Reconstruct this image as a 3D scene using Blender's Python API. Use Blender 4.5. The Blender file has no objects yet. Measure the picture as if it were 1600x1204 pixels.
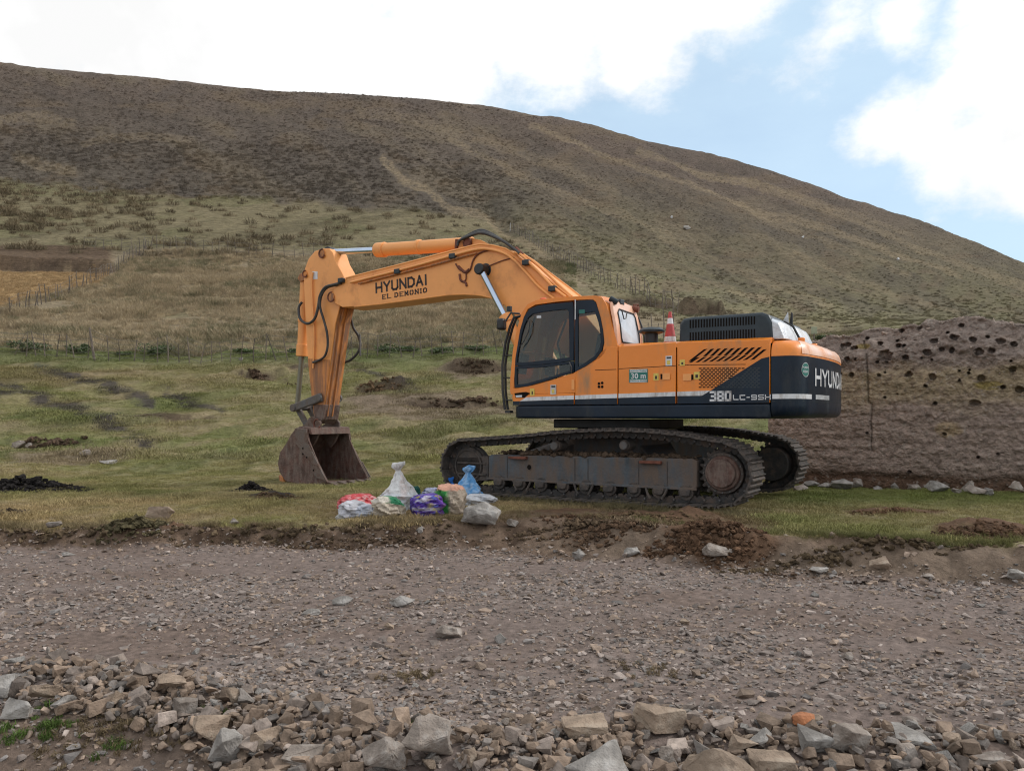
import bpy, bmesh, math, random
import numpy as np
from mathutils import Vector, Matrix
random.seed(7); np.random.seed(7)
SC = bpy.context.scene
COL = SC.collection
R = math.radians

# ------------------------------------------------------------------ camera
F = 1220.0                      # focal length in pixels of a 1600 wide frame
CZ = 1.3                        # eye height above the field (1.6 above the road)
cam_d = bpy.data.cameras.new('camera')
cam_d.sensor_width = 36.0; cam_d.lens = 36.0 * F / 1600
cam_d.shift_y = (650 - 602) / 1600.0
cam_d.clip_start = 0.05; cam_d.clip_end = 3000
cam = bpy.data.objects.new('camera', cam_d); COL.objects.link(cam)
cam.location = (0, 0, CZ); cam.rotation_euler = (R(90), 0, 0)
SC.camera = cam

# ------------------------------------------------------------------ light
SC.view_settings.view_transform = 'Standard'
SC.view_settings.look = 'None'
SC.view_settings.exposure = 0.06
SC.view_settings.gamma = 1.0
SC.cycles.use_denoising = True
SC.cycles.filter_width = 1.15
SUN = Vector((0.80, 0.22, 0.62)).normalized()
sd = bpy.data.lights.new('sun', 'SUN'); sd.energy = 2.1; sd.angle = R(10); sd.color = (1, .96, .9)
so = bpy.data.objects.new('sun', sd); COL.objects.link(so)
so.rotation_euler = SUN.to_track_quat('Z', 'Y').to_euler()

world = bpy.data.worlds.new('World'); SC.world = world
world.use_nodes = True
wn = world.node_tree; wn.nodes.clear(); WN = wn.nodes; WL = wn.links
def wnode(t, **k):
    n = WN.new(t)
    for a, b in k.items(): setattr(n, a, b)
    return n
def wmath(op, a, b=None, c=None, clamp=False):
    n = wnode('ShaderNodeMath', operation=op, use_clamp=clamp)
    for i, v in enumerate((a, b, c)):
        if v is None: continue
        if isinstance(v, (int, float)): n.inputs[i].default_value = v
        else: WL.new(v, n.inputs[i])
    return n.outputs[0]
wout = wnode('ShaderNodeOutputWorld')
sky = wnode('ShaderNodeTexSky', sky_type='NISHITA', sun_disc=False)
sky.sun_elevation = math.asin(SUN.z); sky.sun_rotation = math.atan2(SUN.x, SUN.y)
sky.altitude = 2500; sky.air_density = 1.0; sky.dust_density = .8; sky.ozone_density = 1.0
bg1 = wnode('ShaderNodeBackground'); bg1.inputs[1].default_value = 0.15
WL.new(sky.outputs[0], bg1.inputs[0])
bg2 = wnode('ShaderNodeBackground'); bg2.inputs[0].default_value = (1, 1, 1.0, 1); bg2.inputs[1].default_value = 1.02
tc = wnode('ShaderNodeTexCoord')
nrm = wnode('ShaderNodeVectorMath', operation='NORMALIZE'); WL.new(tc.outputs['Generated'], nrm.inputs[0])
D = nrm.outputs[0]
def wnoise(scale, detail, rough=.6, stretch=None):
    v = D
    if stretch:
        m = wnode('ShaderNodeVectorMath', operation='MULTIPLY'); WL.new(D, m.inputs[0]); m.inputs[1].default_value = stretch; v = m.outputs[0]
    n = wnode('ShaderNodeTexNoise'); n.inputs['Scale'].default_value = scale
    n.inputs['Detail'].default_value = detail; n.inputs['Roughness'].default_value = rough
    WL.new(v, n.inputs['Vector']); return n.outputs[0]
def pdir(px, py): return Vector(((px-800)/F, 1, (650-py)/F)).normalized()
def blob(px, py, deg, soft, gain=1.0):
    d = wnode('ShaderNodeVectorMath', operation='DOT_PRODUCT'); WL.new(D, d.inputs[0]); d.inputs[1].default_value = pdir(px, py)
    a = wmath('ARCCOSINE', d.outputs['Value'])
    v = wmath('MULTIPLY_ADD', a, -1.0/R(soft), deg/soft)     # (deg - angle)/soft
    v = wmath('MINIMUM', v, 1.0)
    return wmath('MULTIPLY', v, gain) if gain != 1 else v
blobs = [blob(150, 60, 19, 6), blob(520, 40, 9, 4), blob(640, 30, 9, 4), blob(840, 20, 6.2, 3), blob(1000, -20, 6.2, 3), blob(1130, -40, 5.2, 3),
         blob(1610, 170, 6.0, 2.0), blob(1490, 215, 4.0, 2.0), blob(1400, 195, 2.6, 2.0), blob(1640, 40, 5.2, 2.5), blob(1760, 190, 6.0, 3),
         blob(1300, 60, 2.6, 2.2, .55), blob(1405, 28, 1.8, 1.6, .6)]
m = blobs[0]
for b in blobs[1:]: m = wmath('MAXIMUM', m, b)
far = wmath('MULTIPLY_ADD', wnoise(2.3, 4, .55), 5.0, -2.0)      # broken cloud cover over the rest of the sky
gap = wmath('MAXIMUM', blob(1130, 230, 21, 7), blob(1560, 420, 12, 5))
gapc = wmath('MAXIMUM', gap, 0.0)
far = wmath('MULTIPLY_ADD', gapc, -4.0, far)
far = wmath('MINIMUM', far, 1.0)
m = wmath('MAXIMUM', m, far)
n1 = wmath('MULTIPLY_ADD', wnoise(9, 9, .62, (1, 1, 1.5)), 3.0, -1.5)
m = wmath('ADD', m, n1)
mr = wnode('ShaderNodeMapRange', interpolation_type='SMOOTHSTEP'); WL.new(m, mr.inputs[0])
mr.inputs[1].default_value = -0.35; mr.inputs[2].default_value = 0.75
veil = wmath('MULTIPLY_ADD', wnoise(3.2, 6, .6, (1, 1, 2.5)), 0.5, .50)
mask = mr.outputs[0]
bg3 = wnode('ShaderNodeBackground'); bg3.inputs[0].default_value = (.66, .85, 1.0, 1); bg3.inputs[1].default_value = 1.0     # thin bright veil of high cloud
mv = wnode('ShaderNodeMixShader'); WL.new(veil, mv.inputs[0]); WL.new(bg1.outputs[0], mv.inputs[1]); WL.new(bg3.outputs[0], mv.inputs[2])
cb = wnode('ShaderNodeMapRange'); WL.new(wnoise(4.0, 5, .6), cb.inputs[0]); cb.inputs[1].default_value = .35; cb.inputs[2].default_value = .62; cb.inputs[3].default_value = .93; cb.inputs[4].default_value = 1.12
WL.new(cb.outputs[0], bg2.inputs[1])
mx = wnode('ShaderNodeMixShader'); WL.new(mask, mx.inputs[0]); WL.new(mv.outputs[0], mx.inputs[1]); WL.new(bg2.outputs[0], mx.inputs[2])
WL.new(mx.outputs[0], wout.inputs[0])

# ------------------------------------------------------------------ noise in numpy
def _hash(ix, iy, seed):
    h = (ix*np.uint32(374761393)) + (iy*np.uint32(668265263)) + np.uint32((seed*144269505) & 0xffffffff)
    h ^= h >> np.uint32(13); h *= np.uint32(1274126177); h ^= h >> np.uint32(16)
    return (h & np.uint32(0xffffff)).astype(np.float32)*np.float32(2/16777215.) - np.float32(1)
def vn(x, y, seed=0):
    x, y = np.broadcast_arrays(np.asarray(x, float), np.asarray(y, float))
    fx = np.floor(x); fy = np.floor(y); ix = fx.astype(np.int32).astype(np.uint32); iy = fy.astype(np.int32).astype(np.uint32); fx = (x-fx).astype(np.float32); fy = (y-fy).astype(np.float32)
    fx = fx*fx*(3-2*fx); fy = fy*fy*(3-2*fy); o = np.uint32(1)
    a = _hash(ix, iy, seed); b = _hash(ix+o, iy, seed); c = _hash(ix, iy+o, seed); d = _hash(ix+o, iy+o, seed)
    a += (b-a)*fx; c += (d-c)*fx
    return a + (c-a)*fy
def fbm(x, y, oct=4, seed=0, g=.5):
    s = 0; a = 1; t = 0
    for i in range(oct):
        s = s + a*vn(x*2**i + 17.3*i, y*2**i - 9.1*i, seed+i*31); t += a; a *= g
    return s/t
def ss(a, b, x):
    t = np.clip((x-a)/(b-a), 0, 1); return t*t*(3-2*t)

# ------------------------------------------------------------------ terrain height
XC = np.array([-800, 0, 200, 400, 600, 800, 1000, 1200, 1400, 1600, 2400], float)
YN = np.array([9, 12, 17, 25, 34, 44, 60, 80, 100, 130, 170, 230, 300, 345, 420, 600], float)
def rowz(z): return np.array([[650 - (zz-CZ)*F/y for zz in z] for y in [1]])
PY = {}
def zrow(y, z): return [650 - (z-CZ)*F/y]*11
PY[9] = zrow(9, -.02); PY[12] = zrow(12, -.06)
PY[17] = [756, 755, 755, 755, 754, 750, 748, 748, 748, 748, 748]
PY[25] = [690, 692, 694, 694, 692, 690, 688, 686, 686, 690, 700]
PY[34] = [612, 618, 622, 620, 614, 612, 606, 604, 606, 612, 640]
PY[44] = [548, 555, 564, 564, 559, 555, 546, 534, 522, 518, 600]
PY[60] = [500, 503, 508, 508, 506, 505, 500, 505, 508, 510, 580]
PY[80] = [436, 442, 447, 450, 450, 450, 456, 482, 500, 507, 570]
PY[100] = [385, 394, 396, 400, 405, 410, 424, 458, 484, 499, 565]
PY[130] = [330, 346, 345, 346, 350, 360, 378, 420, 455, 482, 560]
PY[170] = [260, 288, 286, 286, 290, 302, 328, 373, 418, 460, 555]
PY[230] = [160, 200, 202, 206, 214, 234, 270, 325, 378, 431, 550]
PY[300] = [60, 103, 122, 140, 152, 173, 217, 268, 335, 410, 545]
PY[345] = [70, 112, 130, 149, 163, 186, 231, 283, 349, 422, 552]
PY[420] = [140, 185, 205, 225, 240, 262, 305, 350, 405, 465, 570]
PY[600] = [400, 420, 430, 440, 450, 460, 480, 500, 530, 560, 610]
ZT = np.array([[CZ + (650-PY[int(y)][i])*y/F for i in range(11)] for y in YN])
def _cr(p0, p1, p2, p3, t):
    return 0.5*((2*p1) + (-p0+p2)*t + (2*p0-5*p1+4*p2-p3)*t*t + (-p0+3*p1-3*p2+p3)*t**3)
def zfar(u, Y):
    x = np.clip(800 + F*u, -800, 2400); Y = np.clip(Y, YN[0], YN[-1])
    i = np.clip(np.searchsorted(XC, x, side='right')-1, 0, len(XC)-2); tx = (x-XC[i])/(XC[i+1]-XC[i])
    j = np.clip(np.searchsorted(YN, Y, side='right')-1, 0, len(YN)-2); ty = (Y-YN[j])/(YN[j+1]-YN[j])
    def row(jj):
        jj = np.clip(jj, 0, len(YN)-1); n = len(XC)-1
        return _cr(ZT[jj, np.clip(i-1, 0, n)], ZT[jj, i], ZT[jj, np.clip(i+1, 0, n)], ZT[jj, np.clip(i+2, 0, n)], tx)
    # non-uniform spacing: use Hermite with finite differences
    z0 = row(j-1); z1 = row(j); z2 = row(j+1); z3 = row(j+2)
    jm = np.clip(j-1, 0, len(YN)-1); jp = np.clip(j+2, 0, len(YN)-1); jq = j+1
    h = YN[jq]-YN[j]
    m1 = (z2-z0)/np.maximum(YN[jq]-YN[jm], 1e-6)*h; m2 = (z3-z1)/np.maximum(YN[jp]-YN[j], 1e-6)*h
    t = ty; return (2*t**3-3*t*t+1)*z1 + (t**3-2*t*t+t)*m1 + (-2*t**3+3*t*t)*z2 + (t**3-t*t)*m2
BX = [-30, -8, -6.2, -2.4, -1.2, 0, 1.4, 2.3, 3.8, 4.9, 8, 30]
BY = [11, 9.6, 9.5, 9.4, 9.35, 9.0, 8.5, 8.1, 7.65, 7.4, 6.8, 3]
BW = [.3, .3, .3, .3, .4, 1.0, 1.0, .7, .55, .6, .6, .6]
BT = [-.16, -.16, -.15, -.10, -.06, -.03, -.02, -.03, -.04, -.05, -.05, -.05]
CX = [-4.0, -3.1, -2.5, -1.8, -1.2, -.6, -.15, .3, .8, 1.25, 1.8, 2.4, 4]
CY = [4.9, 4.76, 4.7, 4.49, 4.15, 3.83, 3.68, 3.8, 3.98, 3.83, 3.68, 3.65, 3.5]
BUMPS = []      # (x, y, rx, ry, h) low heaps of turned soil
def zbase(X, Y):
    X = np.asarray(X, float); Y = np.asarray(Y, float)
    r = np.hypot(X, Y); ph = np.arctan2(X, Y); aph = np.abs(ph)
    Ye = r*np.cos(np.minimum(aph, R(60))); u = np.tan(np.clip(ph, -R(52), R(52)))
    yb = np.interp(X, BX, BY) + .13*fbm(X*1.3, Y*0+2, 3, 5) + .06*vn(X*5, Y*0, 8); w = np.interp(X, BX, BW); bt = np.interp(X, BX, BT)
    road = -.30 + .018*fbm(X*.8, Y*.8, 3, 11) - .10*ss(4.4, 3.0, Y)*ss(-.4, -2.2, X) - .22*ss(4.2, 3.3, Y)*ss(-1.0, -2.0, X)
    cy = np.interp(X, CX, CY); road = road + .07*np.exp(-((Y-cy)/.28)**2)*ss(-6, -4, X)*ss(6, 4, X)
    t = ss(0, 1, (Y-yb)/w)
    near = road*(1-t) + bt*t
    near = near + (zfar(u*0, Ye*0+12.) - bt)*ss(0, 1, (Y-yb-w)/2.0)*t
    wz = ss(11.5, 16.5, Ye)
    far = zfar(u, np.maximum(Ye, 12))
    z = near*(1-wz) + far*wz
    back = ss(R(66), R(110), aph)
    z = z*(1-back) + back*(-.3 - .02*np.maximum(r-5, 0))
    return z, u, Ye
def to_pix(X, Y, z): return 800+F*X/Y, 650-F*(z-CZ)/Y
def base_Y(px, py):                       # depth at which the smooth ground shows at this pixel
    ys = np.concatenate([np.linspace(3, 12, 300), np.geomspace(12.05, 300, 1500)]); u = (px-800)/F
    z, _, _ = zbase(u*ys, ys); p = 650-F*(z-CZ)/ys
    k = np.where(p <= py)[0]
    return float(ys[k[0]]) if len(k) else 300.
SCARPS = [(372, 440, 586, .42, 2.0), (560, 632, 606, .34, 2.0), (700, 795, 576, .40, 2.5), (640, 790, 632, .20, 2.0), (25, 140, 692, .16, 1.5), (446, 480, 594, .30, 1.5), (450, 560, 572, .12, 1.5), (180, 330, 655, .08, 1.2),
          (-60, 178, 418, 1.1, 8), (1060, 1130, 487, 1.2, 5), (215, 300, 398, .5, 4), (880, 1050, 470, .6, 8)]
SCY = []
for (x0, x1, py, h, L) in SCARPS:
    SCY.append((x0, x1, base_Y((max(x0, 0)+x1)/2, py), h, L))
def zdetail(X, Y, z, u, Ye):
    px = 800+F*u
    out = np.zeros_like(z)
    for k, (x0, x1, ys, h, L) in enumerate(SCY):
        e = 18*fbm(px*.05, px*0+k, 2, 40+k)
        win = ss(x0-14, x0+14, px+e)*ss(x1+14, x1-14, px+e)
        yl = ys*(1 + .012*fbm(px*.03, px*0+k*3.3, 3, 60+k))
        d = Ye-yl
        out += h*win*(ss(0, ys*.006, d)*np.exp(-np.maximum(d, 0)/L) - .45*np.exp(-(np.minimum(d, 0)/(.5+L*.3))**2)*(d < 0))
    yb = np.interp(X, BX, BY); soil = ss(-.2, .9, Y-yb)
    g = ss(15, 40, Ye)
    near = ss(60, 30, Ye)
    out += soil*near*(.035*fbm(X*1.1, Y*1.1, 3, 3) + .018*fbm(X*5, Y*5, 3, 4)) + g*near*.16*fbm(X*.33, Y*.5, 4, 9)
    out += ss(16, 24, Ye)*ss(60, 46, Ye)*(.33*fbm(X*.40+Y*.25, Y*1.1-X*.4, 4, 12)+.07*fbm(X*1.3, Y*3.4-X*1.0, 3, 18))
    out += (1-soil)*(.009*fbm(X*4, Y*4, 3, 13) + .006*fbm(X*19, Y*19, 2, 14))
    bankz = np.exp(-((Y-yb-.3)/.5)**2)
    out += bankz*(.075*fbm(X*2.8, Y*3.4, 4, 15)+.03*fbm(X*13, Y*13, 2, 19)); out += .05*np.exp(-((Y-yb-np.interp(X, BX, BW))/.22)**2)*(.5+fbm(X*1.5, Y*0, 3, 16))*(Ye < 13)
    h2 = ss(46, 70, Ye)
    out += h2*(.35*fbm(X*.11, Y*.11, 3, 21) + .16*fbm(X*.5, Y*.7, 3, 22))
    hr = ss(90, 150, Ye)
    wx = X + 6*fbm(X*.05, Y*.05, 2, 27)
    out += hr*(1.5*fbm(X*.018, Y*.018, 3, 23) + .30*fbm(wx*.10+Y*.02, Y*.55-X*.16, 4, 24) + .22*fbm(wx*.35, Y*.9, 2, 25))
    gy = 1.2*np.exp(-((px-(600+(300-Ye)*1.15))/16)**2)*ss(110, 140, Ye)*ss(235, 190, Ye)
    out -= gy
    gy2 = fbm((px+Ye*1.9)*.012, Ye*.004, 3, 29)
    out += hr*1.6*gy2*ss(700, 900, px)
    for (bx, by, rx, ry, h) in BUMPS:
        q = ((X-bx)/rx)**2 + ((Y-by)/ry)**2
        out += h*np.exp(-q*1.3)*(1 + .5*fbm(X*6, Y*6, 3, 33))
    out *= ss(R(80), R(60), np.abs(np.arctan2(X, Y)))
    return out
def height(X, Y):
    X = np.asarray(X, float); Y = np.asarray(Y, float)
    z, u, Ye = zbase(X, Y); return z + zdetail(X, Y, z, u, Ye)
def gz(x, y): return float(height(np.array([x]), np.array([y]))[0])
def gp(px, py, y0=3.0, y1=290.):          # ground point seen at a pixel
    ys = np.concatenate([np.linspace(y0, 30, 2500), np.geomspace(30.05, y1, 2500)]); u = (px-800)/F
    z = height(u*ys, ys); p = 650-F*(z-CZ)/ys
    k = np.where(p <= py)[0]; i = k[0] if len(k) else len(ys)-1
    return Vector((u*ys[i], ys[i], z[i]))
for (px, py, rx, ry, h) in [(1010, 812, .9, .35, .10), (1110, 832, .5, .3, .10), (1080, 812, .35, .25, .12), (1390, 800, .7, .25, .09), (1540, 832, .75, .45, .16),
                            (235, 828, .5, .2, .08), (40, 768, 1.3, .5, .16), (395, 768, .5, .3, .08), (430, 778, .5, .25, .10), (1150, 850, .5, .3, .08), (890, 800, .5, .3, .06)]:
    yy = base_Y(px, py); BUMPS.append(((px-800)/F*yy, yy, rx, ry, h))

# ------------------------------------------------------------------ terrain colour (albedo)
def mixc(c, k, v):
    k = np.clip(k, 0, 1)[:, None]; return c*(1-k) + np.array(v)[None, :]*k
def seg(px, py, pts, w):                  # soft distance mask to a polyline in the ground's own layout
    d = np.full(px.shape, 1e9)
    for (x0, y0), (x1, y1) in zip(pts[:-1], pts[1:]):
        dx, dy = x1-x0, y1-y0; t = np.clip(((px-x0)*dx+(py-y0)*dy)/(dx*dx+dy*dy), 0, 1)
        d = np.minimum(d, np.hypot(px-x0-t*dx, py-y0-t*dy))
    return ss(w*1.3, w*.6, d)
def ground_colour(X, Y):
    z, u, Ye = zbase(X, Y); zz = z + 0
    px = 800+F*u; py = 650-F*(zz-CZ)/np.maximum(Ye, 2.)
    n = len(px)
    big = fbm(X*.12, Y*.12, 4, 101); mid = fbm(X*.6, Y*.9, 4, 102); fine = fbm(X*4, Y*6, 3, 103)
    st = fbm(px*.006+py*.01, py*.10+px*.018, 4, 104)
    yb = np.interp(X, BX, BY) + .1*fbm(X*1.3, Y*0+2, 3, 5); w = np.interp(X, BX, BW)
    # pasture
    c = np.tile(np.array([.182, .170, .072]), (n, 1))
    c = mixc(c, .5+1.3*mid, (.250, .205, .118)); c = mixc(c, .12+1.4*big-.4*mid, (.128, .150, .050))
    c = mixc(c, ss(.15, .55, fine)*.5, (.09, .085, .045)); c = mixc(c, ss(.1, .45, st)*.6, (.255, .20, .125)); c = mixc(c, ss(.15, .5, -st)*.45, (.085, .10, .04))
    c = mixc(c, ss(15, 10.6, Ye)*ss(1150, 820, px)*(.62+.9*mid), (.26, .19, .115))
    c = mixc(c, ss(1180, 1260, px)*ss(805, 780, py+8*mid)*.7, (.105, .130, .036))
    c = mixc(c, ss(690, 650, py)*ss(540, 570, py)*ss(500, 100, px)*ss(-.1, .4, fbm(X*.25, Y*.4, 3, 130))*.5, (.20, .145, .085))
    for pts, wd in (([(-60, 590), (30, 612), (110, 640), (170, 662), (230, 692)], 8), ([(60, 575), (120, 592), (175, 608), (235, 628)], 8), ([(262, 616), (300, 628), (345, 640)], 7), ([(560, 580), (600, 592), (650, 612)], 5), ([(-60, 640), (-30, 650)], 4)):
        wob = 7*fbm(px*.03, py*.06, 3, 140)
        c = mixc(c, seg(px, py+wob+5*fine, pts, wd*1.15)*ss(-.35, .25, fbm(X*1.6, Y*1.6, 4, 141)+.12)*.92, (.062, .052, .048))
    for (x, y, rx, ry) in ((650, 640, 120, 22), (600, 625, 60, 14), (110, 712, 90, 14), (740, 580, 60, 10), (1000, 803, 190, 14), (1090, 832, 120, 24), (905, 815, 80, 18), (240, 830, 100, 14), (830, 812, 70, 12), (880, 640, 100, 20)):
        q = ((px-x)/rx)**2+((py-y)/ry)**2
        c = mixc(c, ss(1.4, .5, q+.8*mid)*.85, (.19, .145, .105) if y < 790 else (.130, .088, .058))
    c = mixc(c, ss(580, 560, py)*ss(525, 545, py)*.7*(px < 1100), (.105, .125, .05))
    # tall grass field
    k = ss(48, 52, Ye+4*mid)
    c = mixc(c, k, (.225, .180, .118)); c = mixc(c, k*ss(0, .5, mid)*.4, (.15, .12, .075)); c = mixc(c, k*ss(.0, .5, big)*.5, (.15, .135, .07))
    # smooth green tan slope above the far fence
    k = ss(396, 388, py + 6*mid)*(px < 900)
    c = mixc(c, k, (.205, .172, .102)); c = mixc(c, k*ss(.1, .5, st)*.6, (.105, .09, .052)); c = mixc(c, k*ss(0, .5, big)*.5, (.150, .145, .070))
    # ochre plot and its bank
    c = mixc(c, ss(170, 150, px+(py-440)*.9+6*fine)*ss(417, 421, py)*ss(490, 470, py+px*.22)*1., (.31, .205, .10))
    c = mixc(c, ss(185, 165, px)*ss(384, 390, py)*ss(420, 416, py)*.95, (.105, .07, .046))
    # dark shrub belt and upper hill
    line = np.interp(px, [-800, 0, 300, 600, 760, 820, 880, 1050, 1200, 1400, 1600, 2400], [270, 283, 312, 322, 340, 372, 430, 500, 540, 548, 548, 560])
    k = ss(6, -8, py-line+14*fbm(px*.02, py*.05, 4, 150))
    lw = ss(640, 1080, px+(py-300)*.9+70*fbm(px*.008, py*.02, 4, 155))
    shr = np.array([.122, .102, .080]); rt = np.array([.158, .142, .078])
    cc = shr[None, :]*(1-lw[:, None]) + rt[None, :]*lw[:, None]
    hg = np.clip((line-py-lw*40)/200., 0, 1)                   # position up the hill
    top = np.array([.132, .100, .080])
    cc = cc*(1-hg[:, None]) + top[None, :]*hg[:, None]
    rs = fbm((px+py*1.6)*.010, (py-px*.42)*.035, 4, 151)
    rs2 = fbm((px+py*1.6)*.03, (py-px*.40)*.16, 4, 153)
    cc = mixc(cc, ss(.05, .5, rs)*.5, (.178, .140, .094)); cc = mixc(cc, ss(.0, -.5, rs)*.4, (.085, .070, .060)); cc = mixc(cc, ss(.05, .45, rs2)*.4, (.075, .06, .045))
    cc = mixc(cc, ss(.1, .6, fbm(px*.02, py*.06, 4, 152))*.55, (.15, .11, .072))
    c = c*(1-k[:, None]) + cc*k[:, None]
    for pts, wd, a in (([(600, 250), (628, 280), (668, 292), (700, 322), (752, 330), (790, 358), (850, 392)], 6, .75), ([(0, 190), (70, 185), (110, 195)], 8, .6), ([(30, 250), (70, 262), (110, 270)], 10, .7), ([(130, 228), (230, 218), (300, 225)], 7, .5),
                       ([(1110, 300), (1190, 335), (1260, 372), (1330, 400), (1420, 440)], 4, .55), ([(1060, 260), (1180, 290), (1300, 325), (1420, 365)], 6, .5), ([(860, 395), (960, 432), (1060, 468), (1160, 488), (1300, 512)], 5, .5), ([(1160, 360), (1300, 440), (1450, 480)], 6, .35), ([(830, 195), (980, 255), (1150, 318), (1300, 368), (1500, 440)], 5, .8), ([(1000, 238), (1150, 282), (1300, 338), (1450, 398), (1600, 450)], 7, .7), ([(700, 215), (860, 290), (1000, 350), (1150, 420), (1300, 480)], 6, .6), ([(760, 330), (900, 372), (1040, 420), (1200, 470)], 5, .6), ([(560, 175), (700, 200), (830, 240), (960, 300)], 8, .45), ([(1240, 400), (1380, 450), (1500, 490)], 4, .6)):
        c = mixc(c, seg(px+6*fbm(px*.05, py*.05, 3, 162), py+5*fbm(px*.03, py*.05, 3, 160), pts, wd)*a*(.9 if pts[0] == (600, 250) else .62)*ss(-.5, .2, fine*.5+.5*mid), (.28, .215, .135))
    for pts in ([(1220, 330), (1300, 350), (1370, 380)], [(900, 250), (1020, 300), (1140, 350)], [(1080, 385), (1200, 430), (1320, 465)], [(700, 255), (800, 300), (900, 335)]): c = mixc(c, seg(px, py+6*fbm(px*.03, py*.05, 3, 161), pts, 9)*.4*ss(-.4, .3, mid+fine*.5), (.075, .06, .048))
    c *= (1 + .22*fine*(1-.7*ss(90, 130, Ye)) + .12*fbm(X*14, Y*14, 2, 105)*ss(40, 20, Ye))[:, None]
    # scarp faces: bare soil
    for i, (x0, x1, ys, h, L) in enumerate(SCY):
        win = ss(x0-16, x0+8, px)*ss(x1+16, x1-8, px)
        d = Ye-ys*(1 + .012*fbm(px*.03, px*0+i*3.3, 3, 60+i))
        c = mixc(c, win*ss(-.014*ys, -.006*ys, d)*ss(.010*ys, .003*ys, d)*.9*ss(-.5, .1, mid+.3*fine+.1), (.085, .060, .042))
    # bank soil, road
    t = (Y-yb)/w
    k = ss(1.25, .85, t+.25*fine)*(Ye < 13)
    c = mixc(c, k, (.150, .104, .074)); c = mixc(c, k*ss(-.1, .3, fbm(X*4, Y*5, 4, 170)), (.085, .056, .038)); c = mixc(c, k*ss(.1, .5, mid)*.5, (.20, .155, .118))
    for (bx, by, rx, ry, h) in BUMPS:
        q = ((X-bx)/rx)**2 + ((Y-by)/ry)**2
        dark = by > 11.5 and bx < -2
        c = mixc(c, ss(1.3, .4, q+.7*fbm(X*5, Y*5, 3, 171)), (.045, .035, .03) if dark else (.115, .068, .042))
    k = ss(.25, -.1, t+.1*fine)*(Ye < 13)
    rc = np.tile(np.array([.172, .134, .117]), (n, 1))
    rc = mixc(rc, ss(-.1, .5, fbm(X*.7, Y*1.6, 4, 180))*.6, (.20, .165, .148)); rc = mixc(rc, ss(0, .4, fbm(X*.9+4, Y*2.2, 3, 181))*.6, (.145, .105, .085))
    rc *= (1 + .25*fbm(X*22, Y*22, 2, 182))[:, None]
    c = c*(1-k[:, None]) + rc*k[:, None]
    lf = ss(4.5, 4.2, Y)*ss(-.9, -1.4, X)*.8
    c = mixc(c, lf, (.15, .108, .082))
    return np.clip(c, .01, .9)

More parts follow.
